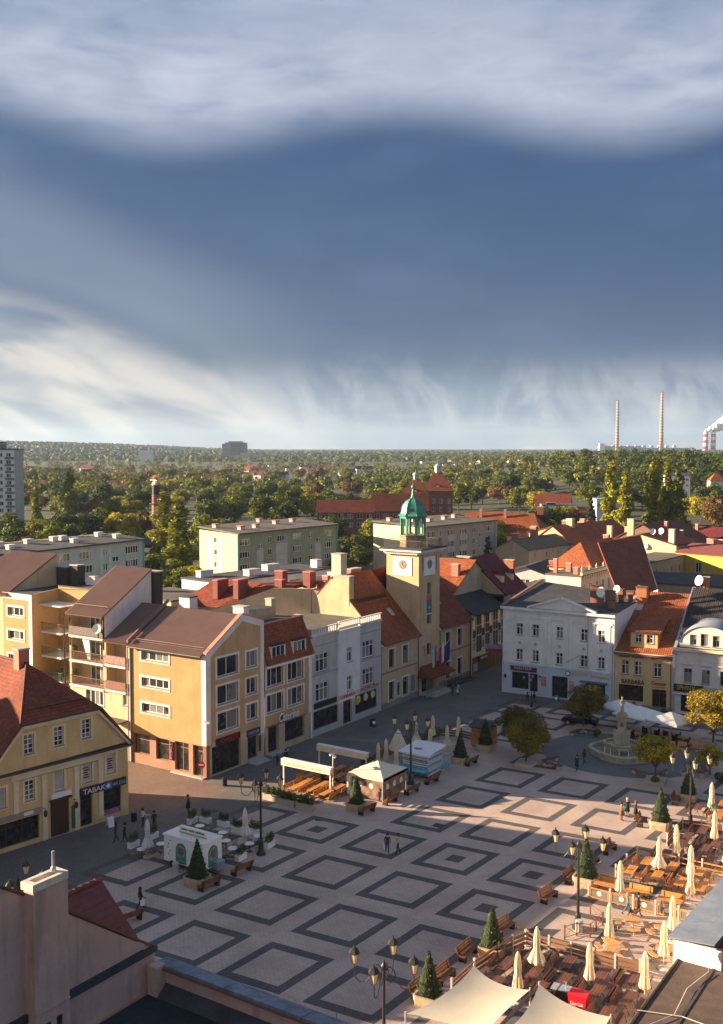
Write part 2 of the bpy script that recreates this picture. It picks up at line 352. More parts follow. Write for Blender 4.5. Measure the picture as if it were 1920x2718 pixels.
class Face:
    """a house front: p0 left foot as seen from outside, ang the direction of s in the building's own frame"""
    def __init__(s, B, p0, ang, mat): s.B = B; s.p = p0; s.a = ang; s.mat = mat
    def at(s, x, y, z=0.0):              # (along, inward, up) -> building frame
        c, d = cos(s.a), sin(s.a)
        return (s.p[0]+c*x-d*y, s.p[1]+d*x+c*y, z)
    def wall(s, outline, ops=(), rev=.22, name='wall', mat=None):
        """outline [(s,z)..] ccw; ops [(s0,z0,w,h)..] openings with reveals"""
        loops = [[Vector((x, z, 0)) for x, z in outline]]
        for (x, z, w, h) in ops: loops.append([Vector(p) for p in ((x, z, 0), (x, z+h, 0), (x+w, z+h, 0), (x+w, z, 0))])
        flat = [p for l in loops for p in l]
        m = MB(); m.v = [(p.x, 0, p.y) for p in flat]
        for t in tessellate_polygon(loops):
            a, b, c = (flat[i] for i in t)
            if ((b-a).cross(c-a)).z < 0: t = (t[0], t[2], t[1])
            m.f.append(tuple(t))
        k = len(outline)
        for (x, z, w, h) in ops:
            n = len(m.v); m.v += [(x, rev, z), (x, rev, z+h), (x+w, rev, z+h), (x+w, rev, z)]
            for i in range(4): j = (i+1) % 4; m.f.append((k+i, k+j, n+j, n+i))
            k += 4
        return part(name, m, mat or s.mat, s.B, s.at(0, 0), s.a)
    def box(s, name, x0, x1, y0, y1, z0, z1, mat, parent=None):
        m = MB().box(0, 0, 0, x1-x0, y1-y0, z1-z0)
        if parent is not None:           # sub-part, placed in the same frame through its parent's own transform
            return part(name, m, mat, parent, (x0-parent['fx'], y0, z0-parent['fz']))
        return part(name, m, mat, s.B, s.at(x0, y0, z0), s.a)
    def window(s, x, z, w, h, nx=2, nz=1, sur=0.0, surm=None, frame=None, glass=None, sill=True, y=.12, fw=.07, name='window', split=None, sillm=None, shutter=False):
        frame = frame or WHITE; glass = glass or GLASS
        xs = [i*w/nx for i in range(nx+1)]
        zs = [0, h*split, h] if split else [i*h/nz for i in range(nz+1)]
        def fr():
            m = MB(); f = fw
            m.box(0, 0, 0, f, .06, h).box(w-f, 0, 0, w, .06, h).box(f, 0, 0, w-f, .06, f).box(f, 0, h-f, w-f, .06, h)
            for q in xs[1:-1]: m.box(q-f*.6, .002, f, q+f*.6, .055, h-f)
            for q in zs[1:-1]: m.box(f, .008, q-f*.45, w-f, .05, q+f*.45)
            return m
        W_ = cpart(('win', round(w, 2), round(h, 2), nx, nz, fw, split), name, fr, frame, s.B, s.at(x, y, z), s.a)
        for i in range(len(xs)-1):
            for j in range(len(zs)-1):
                a, b, c, d = xs[i]+.03, xs[i+1]-.03, zs[j]+.03, zs[j+1]-.03
                cpart(('pane', round(b-a, 2), round(d-c, 2)), 'pane', lambda: MB().box(0, 0, 0, b-a, .012, d-c), glass, W_, (a, .03, c))
        if sill: cpart(('sill', round(w, 2), y), 'sill', lambda: MB().box(-.08, -y-.12, -.07, w+.08, -.002, -.004), sillm or SILL, W_)
        if sur:
            def su():
                g = sur; return MB().box(-g, -y-.045, -g, 0, -y+.01, h+g).box(w, -y-.045, -g, w+g, -y+.01, h+g).box(0, -y-.045, h, w, -y+.01, h+g).box(0, -y-.045, -g, w, -y+.01, 0)
            cpart(('sur', round(w, 2), round(h, 2), sur, y), 'surround', su, surm or WHITE, W_)
        return W_
    def shop(s, x, z, w, h, nx=2, transom=0.0, frame=None, y=.15, door=None, glass=None, name='shop_window', fw=.07):
        frame = frame or DKFRAME
        m = MB(); f = fw
        m.box(0, 0, 0, f, .08, h).box(w-f, 0, 0, w, .08, h).box(f, 0, 0, w-f, .08, f).box(f, 0, h-f, w-f, .08, h)
        for i in range(1, nx): m.box(i*w/nx-f/2, .004, f, i*w/nx+f/2, .076, h-f)
        zs = [0, h]
        if transom: m.box(f, .008, h-transom-f/2, w-f, .072, h-transom+f/2); zs = [0, h-transom, h]
        o = part(name, m, frame, s.B, s.at(x, y, z), s.a)
        for i in range(nx):
            for j in range(len(zs)-1):
                part('pane', MB().box(i*w/nx+.02, .035, zs[j]+.02, (i+1)*w/nx-.02, .05, zs[j+1]-.02), glass or SHOP, o)
        return o
    def sign(s, x0, z0, x1, z1, mat, txt=None, tmat=None, tw=None, th=None, tx=None, tz=None, y=-.12, dz=0.0, shear=0.0, name='sign_board'):
        """board whose right end may sit dz higher; flat print as letters on it"""
        o = part(name, MB().box(0, 0, 0, x1-x0, -y-.003, z1-z0), mat, s.B, s.at(x0, y, z0), s.a)
        if txt:
            w, h = x1-x0, z1-z0
            tw = tw or w*.86; th = th or h*.55
            lettering(o, txt, tw, th, ((w-tw)/2 if tx is None else tx, -.03, (h-th)/2 if tz is None else tz), 0, tmat or WHITE, .02, shear)
        return o
def lerp(a, b, t): return tuple(x+(y-x)*t for x, y in zip(a, b))
def roof(B, e0, e1, r1, r0, mat, kind='tile', pitch=.36, step=.045, th=.16, name='roof'):
    """one roof slope: eave e0-e1 (left-right seen from outside), ridge r0-r1, with courses or ribs as geometry"""
    e0, e1, r1, r0 = (Vector(p) for p in (e0, e1, r1, r0))
    N = (e1-e0).cross(r0-e0)
    if N.length < 1e-6: N = (e1-e0).cross(r1-e0)
    N.normalize()
    m = MB(); uv = []
    ud = (e1-e0).normalized(); vd = N.cross(ud)
    def add(p): m.v.append(tuple(p)); q = Vector(p)-e0; uv.append((q.dot(ud), q.dot(vd))); return len(m.v)-1
    slope = max(((r0+r1)/2-(e0+e1)/2).length, .1)
    if kind == 'tile':
        n = max(2, int(round(slope/pitch))); prev = None
        for i in range(n+1):
            t = i/n; L = e0.lerp(r0, t); R = e1.lerp(r1, t)
            lo = (add(L), add(R))
            if prev: m.f.append((prev[0], prev[1], lo[1], lo[0]))
            if i < n:
                up = (add(L+N*step), add(R+N*step)); m.f.append((lo[0], lo[1], up[1], up[0])); prev = up
    elif kind == 'rib':
        w = max((e1-e0).length, (r1-r0).length); n = max(3, int(round(w/pitch))); prev = None
        for i in range(n):
            for t, h in ((i/n, 0), ((i+.55)/n, 0), ((i+.65)/n, step), ((i+.9)/n, step)):
                L = e0.lerp(e1, t)+N*h; R = r0.lerp(r1, t)+N*h
                cur = (add(L), add(R))
                if prev: m.f.append((prev[0], cur[0], cur[1], prev[1]))
                prev = cur
        cur = (add(e1), add(r1)); m.f.append((prev[0], cur[0], cur[1], prev[1]))
    else:
        a = [add(p) for p in (e0, e1, r1, r0)]; m.f.append(tuple(a))
    a = [add(p) for p in (e0, e1, r1, r0)]; b = [add(p-N*th) for p in (e0, e1, r1, r0)]
    for i in range(4): j = (i+1) % 4; m.f.append((a[j], a[i], b[i], b[j]))
    m.f.append((b[3], b[2], b[1], b[0]))
    m.uv = uv
    return part(name, m, mat, B)
def chimney(B, x, y, z0, w, d, h, mat=None, cap=None, pots=0, rz=0.0, name='chimney'):
    o = part(name, MB().box(-w/2, -d/2, 0, w/2, d/2, h), mat or BRICK, B, (x, y, z0), rz)
    part('chimney_cap', MB().box(-w/2-.08, -d/2-.08, h+.003, w/2+.08, d/2+.08, h+.14), cap or CONC, o)
    for i in range(pots):
        part('chimney_pot', MB().lathe([(.11, 0), (.1, .4)], 8, ((i+.5)*w/pots-w/2, 0, h+.14)), cap or CONC, o)
    return o
def dish(B_or_none, loc, r, face, label=None, mat=None):
    """satellite dish: bowl, arm, post; face = heading of the bowl"""
    mat = mat or plain('dish_white', (.78, .78, .76), .4, .05)
    if B_or_none is None: o = thing('satellite_dish', label, 'dish', loc, face)
    else:
        o = None
    prof = [(r*t, .25*r*t*t) for t in (.02, .3, .55, .8, 1.0)]
    m = MB().lathe(prof, 16, cap=False); m.lathe([(rr*1.0, zz-.03) for rr, zz in prof][::-1], 16, cap=False)
    R = Euler((0, radians(75), 0)).to_matrix()
    m.v = [tuple(R @ Vector(p)+Vector((.12, 0, .25+r))) for p in m.v]
    arm = MB().tube([(.05, 0, .25+r*.3), (r*1.0, 0, .25+r*.75)], .02, 5)
    post = MB().tube([(0, 0, -.3), (0, 0, .3+r*.8)], .035, 6)
    if o is None:
        o = part('satellite_dish', m, mat, B_or_none, loc, face, True)
        part('dish_arm', arm, SILL, o); part('dish_post', post, SILL, o)
    else:
        part('bowl', m, mat, o, smooth=True); part('dish_arm', arm, SILL, o); part('dish_post', post, SILL, o)
    return o
def pipe(B, path, r=.055, mat=None, name='downpipe'): return part(name, MB().tube(path, r, 6), mat or GUTTER, B)
# ------------------------------------------------------------------ ground, streets, square
YAW = radians(33.5)
def fw(lat, d): return (CAM[0]+lat*cos(YAW)-d*sin(YAW), CAM[1]+lat*sin(YAW)+d*cos(YAW))   # metres to the right / ahead -> world
def sst(x, a, b):
    t = max(0, min(1, (x-a)/(b-a))); return t*t*(3-2*t)
def terr(lat, d):
    z = -0.05
    z += 16*sst(d, 1500, 4200) + 10*sst(d, 4500, 7500) + 9*sst(d, 8000, 9500)
    z += 42*sst(-lat, 300, 1500)*sst(d, 2200, 4200)*(1-sst(d, 5200, 7000))
    z += 20*math.exp(-((lat-235)/120)**2)*sst(d, 430, 780)*(1-sst(d, 1300, 2200))
    if d > 1200: z += 5*mnoise.noise(Vector((lat/900, d/1400, 3)))*sst(d, 1200, 3000)
    return z
m = MB(); ds = [-400, -100, 0, 60, 120, 200, 300, 420, 520, 620, 720, 850, 1000, 1300, 1700, 2200, 2800, 3400, 4200, 5000, 6000, 7000, 8000, 8700, 9500, 12000, 16000]
ls = [-9000, -6000, -4500, -3300, -2400, -1800, -1300, -900, -600, -400, -250, -120, 0, 60, 120, 180, 235, 290, 350, 420, 600, 900, 1300, 1800, 2600, 3600, 5000, 7000, 9500]
for d in ds:
    for l in ls: m.v.append((*fw(l, d), terr(l, d)))
n = len(ls)
for i in range(len(ds)-1):
    for j in range(n-1): m.f.append((i*n+j, i*n+j+1, (i+1)*n+j+1, (i+1)*n+j))
mt, t, b = base_mat('field_ground'); p = pos(t)
c = t.mix(t.sstep(t.noise(p, .004, 6, .6), .35, .65), (.022, .030, .010), (.045, .045, .02))
c = t.mix(t.sstep(t.noise(p, .05, 5, .6), .45, .7), c, (.03, .042, .013)); t.put(b.inputs['Base Color'], c); b.inputs['Roughness'].default_value = .95
struct('ground', m, mt, True)
STREET = brickm('street_setts', (.20, .18, .17), (.155, .145, .145), (.10, .095, .09), .24, .12, vertical=False)
PAVE = brickm('square_pavers', (.56, .43, .365), (.50, .385, .325), (.37, .29, .25), .42, .21, vertical=False)
BAND = brickm('dark_pavers', (.105, .095, .10), (.14, .125, .125), (.085, .08, .08), .22, .11, vertical=False)
REDP = brickm('red_pavers', (.26, .175, .13), (.21, .14, .11), (.18, .14, .12), .22, .11, vertical=False)
COBB = brickm('granite_cobbles', (.16, .165, .165), (.22, .22, .215), (.09, .09, .085), .14, .13, vertical=False)
struct('street', MB().poly([(-75, -95, -.012), (110, -95, -.012), (110, 95, -.012), (-75, 95, -.012)]), STREET)
struct('side_street', MB().poly([(-60, -11.5, -.006), (-1, -11.5, -.006), (3.5, -8.0, -.006), (4.5, -.9, -.006), (0, .3, -.006), (-60, .3, -.006)]), REDP)
LU = Vector((6.857, .480)); LV = Vector((.439, 7.611)); LO = Vector((32.76, 11.48))
def lat(i, j): return LO+LU*i+LV*j
sq = struct('square', MB().poly([(8.6, -44, 0), (62, -44, 0), (64, 50, 0), (13, 48, 0)]), PAVE)
FX, FY = 33.4, 33.2                      # fountain
def ring_cell(i, j, hh=.374, w=.105):
    c = lat(i, j); m = MB()
    o = [c+LU*(a*hh)+LV*(b_*hh) for a, b_ in ((-1, -1), (1, -1), (1, 1), (-1, 1))]
    q = [c+LU*(a*(hh-w))+LV*(b_*(hh-w)) for a, b_ in ((-1, -1), (1, -1), (1, 1), (-1, 1))]
    z0, z1 = -.01, .005
    for k in range(4):
        l = (k+1) % 4
        m.quad((*o[k], z1), (*o[l], z1), (*q[l], z1), (*q[k], z1))
        m.quad((*o[k], z0), (*o[l], z0), (*o[l], z1), (*o[k], z1))
    part('dark_paving_frame', m, BAND, sq)
CENT = {(0, 0), (0, -2), (1, -2), (-2, -2), (1, -3)}
for i in range(-4, 3):
    for j in range(-8, 6):
        c = lat(i, j)
        if c.x < 9.5+max(0, c.y)*.06 or c.x > 60: continue
        if i == -2 and j in (0, 1, 2, -1) : continue
        if hypot(c.x-FX, c.y-FY) < 9.6: continue
        if c.x < 14 and c.y > 20 and c.y < 32: continue
        ring_cell(i, j)
        if (i, j) in CENT and (i, j) != (0, 0):
            part('dark_centre_tile', MB().prism([c+LU*(a*.095)+LV*(b_*.095) for a, b_ in ((-1, -1), (1, -1), (1, 1), (-1, 1))], -.01, .005), BAND, sq)
pts = [(FX+9.2*cos(2*pi*k/40), FY+8.4*sin(2*pi*k/40), .009) for k in range(40)]
struct('fountain_court', MB().poly(pts), COBB)
for k in range(4):
    a = radians(38+90*k); d = Vector((cos(a), sin(a))); e = Vector((-d.y, d.x))*.45
    s0 = Vector((FX, FY))+d*4.9; s1 = Vector((FX, FY))+d*8.0
    o = struct('red_paving_strip', MB().poly([(*(s0-e), .014), (*(s1-e), .014), (*(s1+e), .014), (*(s0+e), .014)]), REDP)
# manholes and drains
IRON = plain('cast_iron', (.035, .032, .03), .6)
for k, (x, y, lb) in enumerate([(26.9, 2.2, 'square iron manhole cover between two paving frames'), (7.1, -6.2, 'round manhole cover where the side street meets the square'), (9.4, -4.6, 'round manhole cover nearest the planters'), (16.8, -2.6, 'round manhole cover before the cone tree at the tent'), (9.0, 26.0, 'round manhole cover in the shaded street before the grey house')]):
    if k == 0: single('manhole_cover', MB().box(-.5, -.5, -.02, .5, .5, .011), IRON, lb, 'manhole', (x, y, 0), .06, 'manhole covers')
    else: single('manhole_cover', MB().lathe([(.42, -.02), (.42, .008), (.36, .012), (.01, .012)], 18), IRON, lb, 'manhole', (x, y, 0), 0, 'manhole covers')
# ------------------------------------------------------------------ houses of the left row (their fronts lie on X = 0)
ORANGE = stucco('orange_render', (.43, .275, .125), .25)
OCHRE = stucco('ochre_render', (.48, .325, .17), .25)
CREAMW = stucco('cream_render', (.52, .405, .265), .4)
WTRIM = stucco('white_trim', (.70, .655, .62), .15)
YELL = stucco('yellow_render', (.60, .45, .22), .2)
RIB = plain('brown_sheet_roof', (.235, .14, .115), .55, .1, .4, dirt=.15)
RIBD = plain('brown_sheet_roof_dark', (.18, .105, .085), .55, .1, .4, dirt=.15)
SALM = plain('salmon_flashing', (.50, .22, .16), .6)
TRED = tiles('tiles_red', (.24, .058, .03))
TORG = tiles('tiles_orange_red', (.30, .08, .03))
TBRT = tiles('tiles_bright_orange', (.36, .105, .042))
TBRN = tiles('tiles_brown_red', (.20, .065, .04))
TDRK = tiles('tiles_dark_grey', (.06, .05, .05))
TMAR = tiles('tiles_maroon', (.17, .03, .035))
REDL = plain('red_letters', (.60, .02, .02), .5); BLKB = plain('black_board', (.015, .015, .017), .4); NAVY = plain('navy_board', (.02, .035, .10), .4)
WOODF = plain('brown_wood_frame', (.30, .14, .045), .5); GOLD = plain('gold_letters', (.62, .42, .08), .4)
R90 = pi/2
def hood(B, f, x0, x1, z, d=.1, h=.12, mat=None, name='ledge'): return f.box(name, x0, x1, -d, .05, z, z+h, mat or WTRIM)

# --- orange corner house
B = thing('corner_house', 'orange four-storey corner house with a brown ribbed roof and flower shop', 'house', (0, .6, 0), R90)
F = Face(B, (0, 0), 0, OCHRE)
ops = [(1.75, z, 3.4, 2.0) for z in (10.42, 7.42, 4.5)]+[(6.55, z, 1.8, 1.75) for z in (10.6, 7.6, 4.72)]
F.wall([(0, 3.45), (9.6, 3.45), (9.6, 15.45), (5.9, 16.6), (0, 13.1)], ops)
for (x, z, w, h) in ops: F.window(x, z, w, h, 2 if w > 2 else 2, 1, .24, WTRIM, y=.2)
low = [(.85, .05, 4.7, 3.05), (6.7, .25, 1.8, 2.55)]
F.wall([(.55, -.3), (9.6, -.3), (9.6, 3.45), (.55, 3.45)], low, .35, mat=CREAMW)
F.box('brick_pier', -.003, .55, 0, .5, -.3, 3.44, BRICK)
F.shop(.85, .05, 4.7, 3.05, 3, 0, y=.3); F.shop(6.7, .25, 1.8, 2.55, 2, y=.3, frame=NAVY)
F.sign(1.45, 3.16, 5.35, 3.85, BLKB, 'KWIATY', REDL, 2.9, .42, .65); F.sign(6.55, 2.9, 8.75, 3.62, NAVY, 'KANTOR', plain('pale_letters', (.35, .4, .5), .5), 1.8, .36)
F.sign(8.62, .8, 8.95, 2.6, NAVY, y=-.08, name='upright_sign')
F.box('front_step', 6.5, 8.9, -1.1, -.002, -.05, .2, CONC); F.box('front_step', 6.5, 8.9, -1.5, -1.104, -.05, .1, CONC)
F.box('corner_strip', -.03, .72, -.035, .3, 3.47, 12.9, WTRIM); F.box('corner_strip', 9.0, 9.6, -.035, -.002, 2.7, 15.2, WTRIM)
for (a, b_) in (((0, 13.12), (5.9, 16.62)), ((5.9, 16.62), (9.6, 15.47))):
    part('gable_band', MB().slab([(a[0], -.04, a[1]-.75), (b_[0], -.04, b_[1]-.75), (b_[0], -.04, b_[1]), (a[0], -.04, a[1])], (0, .038, 0)), WTRIM, B)
    part('gable_coping', MB().slab([(a[0], -.1, a[1]+.01), (b_[0], -.1, b_[1]+.01), (b_[0], .42, b_[1]+.01), (a[0], .42, a[1]+.01)], (0, 0, .14)), SALM, B)
Sd = Face(B, (0, 11.1), -R90, ORANGE)
sops = [(1.75, z, 4.05, .95) for z in (11.65, 8.75, 5.9)]
Sd.wall([(0, 3.45), (11.1, 3.45), (11.1, 13.1), (0, 13.1)], sops)
for (x, z, w, h) in sops: Sd.window(x, z, w, h, 4, 1, .24, WTRIM, y=.2)
gops = [(.35, 1.1, 2.5, 2.2), (3.8, .95, 2.0, 2.35), (6.6, .25, 2.0, 3.1), (9.2, .1, 1.5, 3.25)]
Sd.wall([(0, -.3), (11.1, -.3), (11.1, 3.45), (0, 3.45)], gops, .3, mat=brickm('pink_brick', (.42, .20, .125), (.36, .165, .10), (.38, .30, .25)))
for k, (x, z, w, h) in enumerate(gops): Sd.shop(x, z, w, h, 1 if k in (0, 1, 3) else 2, .62, frame=WOODF, y=.24)
Sd.sign(5.95, 1.2, 6.45, 3.2, BLKB, y=-.1, name='upright_sign'); lettering(B, 'KWIATY', 1.7, .3, Sd.at(6.3, -.14, 1.35), -R90, plain('pink_letters', (.75, .1, .3), .5)).rotation_euler = (0, -R90, -R90)
Sd.box('corner_strip', 10.5, 11.1, -.035, -.002, 3.47, 13.0, WTRIM); Sd.box('eave_board', 0, 11.0, -.12, -.003, 12.75, 13.0, WTRIM)
Sd.box('door_step', 6.4, 11.0, -.5, -.003, -.05, .12, CONC)
roof(B, (-.45, 11.1, 12.98), (-.45, .38, 12.98), (5.9, .38, 16.6), (5.9, 11.1, 16.6), RIB, 'rib', .21, .04)
roof(B, (9.6, .38, 15.45), (9.6, 11.1, 15.45), (5.9, 11.1, 16.6), (5.9, .38, 16.6), RIBD, 'rib', .3, .04)
part('back_wall', MB().box(.1, 10.8, 0, 9.5, 11.08, 13.0), CREAMW, B); part('party_wall', MB().prism([(9.3, .1), (9.6, .1), (9.6, 11.1), (9.3, 11.1)], 0, 15.3), CREAMW, B)
part('snow_guard', MB().tube([(.35, 11.0, 13.75), (.35, .5, 13.75)], .045, 5), RIBD, B); part('snow_guard', MB().tube([(.3, 11.0, 13.55), (.3, .5, 13.55)], .03, 5), RIBD, B)
part('gutter', MB().tube([(-.5, 11.1, 12.9), (-.5, .3, 12.9)], .09, 6), GUTTER, B)
pipe(B, [(-.12, 11.0, 12.8), (-.12, 11.0, 0)], .08, ZINC)
chimney(B, 8.0, 1.9, 15.5, 1.0, 1.5, 1.5, WTRIM, CONC); chimney(B, 6.9, 8.8, 15.8, 1.3, 1.6, 1.9, WTRIM, FELT)
# small double chimney block
# --- stepped flats with balconies along the side street
def flats(name, label, x0, x1, eave, ridge_y, ridge_z, floors, back, y0=.6):
    B = thing(name, label, 'house', (x0, y0, 0)); w = x1-x0
    return B, Face(B, (0, 0), 0, CREAMW), w
RAILM = plain('balcony_rail', (.16, .08, .055), .6); PLANTM = None
def balcony(B, f, x0, x1, z, solid=None, depth=1.15, bars=True):
    o = f.box('balcony', x0, x1, -.25, .02, z-.22, z, WTRIM)
    m = MB(); w = x1-x0
    m.box(0, 0, 1.0, w, .05, 1.06).box(0, 0, .08, w, .05, .13)
    k = int(w/.16)
    if not solid:
        for i in range(k+1): m.box(i*(w-.03)/k, .01, .13, i*(w-.03)/k+.025, .035, 1.0)
    r = part('railing', m, RAILM, o, (0, .03, .22))
    if solid: part('railing_panel', MB().box(.02, .012, .14, w-.02, .034, .99), solid, o, (0, .03, .22))
    return o
# lower step, dark roof
B = thing('stepped_house', 'narrow cream flats with two balconies beside the orange corner house', 'house', (-15.1, .6, 0)); f = Face(B, (0, 0), 0, CREAMW)
rec = [(.25, z, 3.2, 2.5) for z in (10.5, 7.65)]
f.wall([(0, -.2), (3.9, -.2), (3.9, 13.3), (0, 13.3)], rec+[(2.8, 6.15, .65, 1.15)], 1.3)
for (x, z, w, h) in rec:
    part('loggia_wall', MB().box(x-.01, 1.3, z-.01, x+w+.01, 1.4, z+h+.01), CREAMW, B)
    f.window(x+1.95, z+.05, .95, 2.0, 1, 1, y=1.2, sill=False, name='balcony_door')
f.window(2.8, 6.15, .65, 1.15, 1)
balcony(B, f, .25, 3.45, 10.52, plain('patterned_panel', (.28, .16, .14), .7, .6, 6)); balcony(B, f, .25, 3.45, 7.67, plain('brown_panel', (.19, .075, .05), .6))
f.box('shed_roof', .2, 3.7, -2.4, -.003, 4.4, 4.55, FELTW)
roof(B, (-.1, -.35, 13.1), (3.9, -.35, 13.1), (3.9, 5.9, 16.7), (-.1, 5.9, 16.7), RIBD, 'rib', .21, .04)
part('parapet_coping', MB().slab([(3.9, -.4, 13.35), (4.15, -.4, 13.35), (4.15, 6.0, 17.05), (3.9, 6.0, 17.05)], (0, 0, .3)), RIBD, B)
pipe(B, [(3.75, -.12, 12.9), (3.75, -.12, 0)], .07, ZINC)
part('party_wall', MB().box(-.05, 5.6, 0, 3.9, 5.9, 16.5), CREAMW, B)
# taller step, white side wall
B = thing('balcony_house', 'tall cream flats with planted balconies and a brown roof sloping down to the street', 'house', (-20.9, .6, 0)); f = Face(B, (0, 0), 0, CREAMW)
rec = [(.3, z, 5.2, 2.5) for z in (13.25, 10.4, 7.55)]
f.wall([(0, -.2), (5.8, -.2), (5.8, 15.95), (0, 15.95)], rec+[(2.6, 5.6, 2.9, 1.6), (2.6, 2.6, 2.9, 1.6)], 1.3)
for k, (x, z, w, h) in enumerate(rec):
    part('loggia_wall', MB().box(x-.01, 1.3, z-.01, x+w+.01, 1.4, z+h+.01), CREAMW, B)
    f.window(x+1.9, z+.05, 2.4, 2.1, 3, 1, y=1.2, sill=False, name='balcony_door')
    balcony(B, f, .15, 5.75, z+.02, None if k else plain('flower_panel', (.12, .10, .09), .7, .8, 7))
f.window(2.6, 5.6, 2.9, 1.6, 4, 1, .15); f.window(2.6, 2.6, 2.9, 1.6, 4, 1, .15)
part('curtain', MB().slab([(2.3, -.1, 12.9), (3.4, -.1, 12.9), (3.4, .1, 10.6), (2.9, .1, 10.6)], (0, .03, 0)), WHITE, B)
roof(B, (-.15, -.5, 15.75), (5.9, -.5, 15.75), (5.9, 7.4, 20.5), (-.15, 7.4, 20.5), RIB, 'rib', .21, .04)
part('side_wall', MB().slab([(5.78, 0, 12), (5.78, 7.4, 12), (5.78, 7.4, 20.3), (5.78, 0, 15.8)], (-.25, 0, 0)), WTRIM, B)
part('side_wall', MB().slab([(.02, 0, 12), (.02, 7.4, 12), (.02, 7.4, 20.3), (.02, 0, 15.8)], (.25, 0, 0)), WTRIM, B); part('party_wall', MB().box(.3, 7.1, 0, 5.5, 7.38, 20.1), CREAMW, B)
part('snow_guard', MB().tube([(.2, .7, 16.75), (5.7, .7, 16.75)], .05, 5), RIBD, B)
pipe(B, [(-.25, -.5, 15.6), (-.7, -.3, 15.2), (-.7, -.15, 14.6), (-.7, -.15, 0)], .09, GUTTER)
dish(B, (5.0, -.25, 13.6), .55, -R90+.3)
chimney(B, 5.0, 8.3, 14.0, 2.3, 1.2, 6.0, brickm('soot_brick', (.09, .065, .055), (.06, .05, .045), (.1, .09, .08)), CONC)
# left end: recessed part and projecting bay with flat roof
B = thing('flat_roof_flats', 'orange and white flats with a flat dark roof and corner balconies at the left edge', 'house', (-32.7, .6, 0)); f = Face(B, (0, 0), 0, ORANGE)
wo = [(.85, z, 2.9, 1.0) for z in (14.55, 11.7, 8.8, 5.9)]
f.wall([(0, -.2), (5.3, -.2), (5.3, 17.3), (0, 17.3)], wo)
for (x, z, w, h) in wo: f.window(x, z, w, h, 3, 1, .26, WTRIM, y=.2)
f.box('white_band', -.03, 5.33, -.04, -.003, 16.55, 17.28, WTRIM); f.box('white_band', 4.75, 5.33, -.04, -.003, 0, 16.54, WTRIM)
g = Face(B, (5.3, 4.0), 0, ORANGE)
wo = [(4.0, z, 1.6, 1.9) for z in (13.9, 11.0, 8.1)]
g.wall([(0, -.2), (6.6, -.2), (6.6, 17.9), (0, 17.9)], wo)
for (x, z, w, h) in wo: g.window(x, z, w, h, 2, 1)
part('bay_side_wall', MB().slab([(5.3, 0, -.2), (5.3, 4.0, -.2), (5.3, 4.0, 17.6), (5.3, 0, 17.3)], (-.2, 0, 0)), ORANGE, B)
for z in (12.85, 9.95, 7.05):
    o = part('balcony', MB().box(5.32, 1.2, z-.2, 8.9, 3.98, z), WTRIM, B)
    mm = MB().box(5.35, 1.22, 1.0, 8.88, 1.27, 1.05).box(8.83, 1.28, 1.0, 8.88, 3.9, 1.05)
    for i in range(20): mm.box(5.4+i*.175, 1.23, .02, 5.43+i*.175, 1.26, 1.0)
    for i in range(14): mm.box(8.84, 1.35+i*.18, .02, 8.87, 1.38+i*.18, 1.0)
    part('railing', mm, RAILM if z > 12 else plain('green_rail', (.10, .16, .10), .5), o, (0, 0, z)).location = (0, 0, z)
part('balcony_canopy', MB().box(5.32, 1.0, 15.95, 9.1, 3.98, 16.1), WTRIM, B)
part('flat_roof', MB().poly([(-.1, -.1, 17.32), (5.4, -.1, 17.32), (5.4, 3.9, 17.6), (12, 3.9, 17.92), (12, 14, 17.92), (-.1, 14, 17.4)]), FELT, B)
part('parapet', MB().box(5.3, 3.9, 17.95, 11.9, 4.05, 18.05), GUTTER, B)
f2 = Face(B, (11.9, 4.0), R90, WTRIM); f2.wall([(0, 12), (10, 12), (10, 17.9), (0, 17.9)])
roof(B, (-8, -.4, 17.0), (1.0, -.4, 17.0), (1.0, 7.4, 21.3), (-8, 7.4, 21.3), RIB, 'rib', .21, .04); part('roof_side_wall', MB().slab([(1.0, -.2, 16.9), (1.0, 7.4, 16.9), (1.0, 7.4, 21.2), (1.0, -.2, 17.05)], (-.2, 0, 0)), CREAMW, B)
f3 = Face(B, (-6, .02), 0, CREAMW); f3.wall([(0, -.2), (5.98, -.2), (5.98, 16.9), (0, 16.9)])
chimney(B, 6.6, 8.5, 17.7, 1.6, 1.2, 1.0, WTRIM, CONC)
chimney(B, 2.2, 7.8, 17.3, 2.0, 1.2, 2.4, MATS['soot_brick'], CONC); chimney(B, 4.2, 8.0, 17.3, 1.3, 1.2, 2.7, MATS['soot_brick'], CONC)

# --- house with the steep tiled mansard, Caterina shop
B = thing('mansard_house', 'ochre house with a steep orange tiled mansard and two dormers', 'house', (0, 10.4, 0), R90); F = Face(B, (0, 0), 0, OCHRE)
ops = [(.3, z, 3.0, 2.05) for z in (7.72, 4.72)]+[(4.15, z, 3.0, 2.05) for z in (7.72, 4.72)]
F.wall([(0, 3.1), (8.75, 3.1), (8.75, 10.2), (0, 10.2)], ops)
for (x, z, w, h) in ops: F.window(x, z, w, h, 3, 1, .24, WTRIM, y=.2)
low = [(.5, .05, 2.0, 3.0), (3.6, .6, 3.8, 2.45)]
F.wall([(0, -.2), (8.75, -.2), (8.75, 3.1), (0, 3.1)], low, .5, mat=CREAMW)
F.shop(.5, .05, 2.0, 3.0, 2, y=.42, frame=plain('red_door_frame', (.12, .02, .018), .4)); F.shop(3.6, .6, 3.8, 2.45, 1, y=.3, frame=GUTTER)
F.box('ledge', .2, 7.6, -.12, -.003, 3.12, 3.24, RIBD)
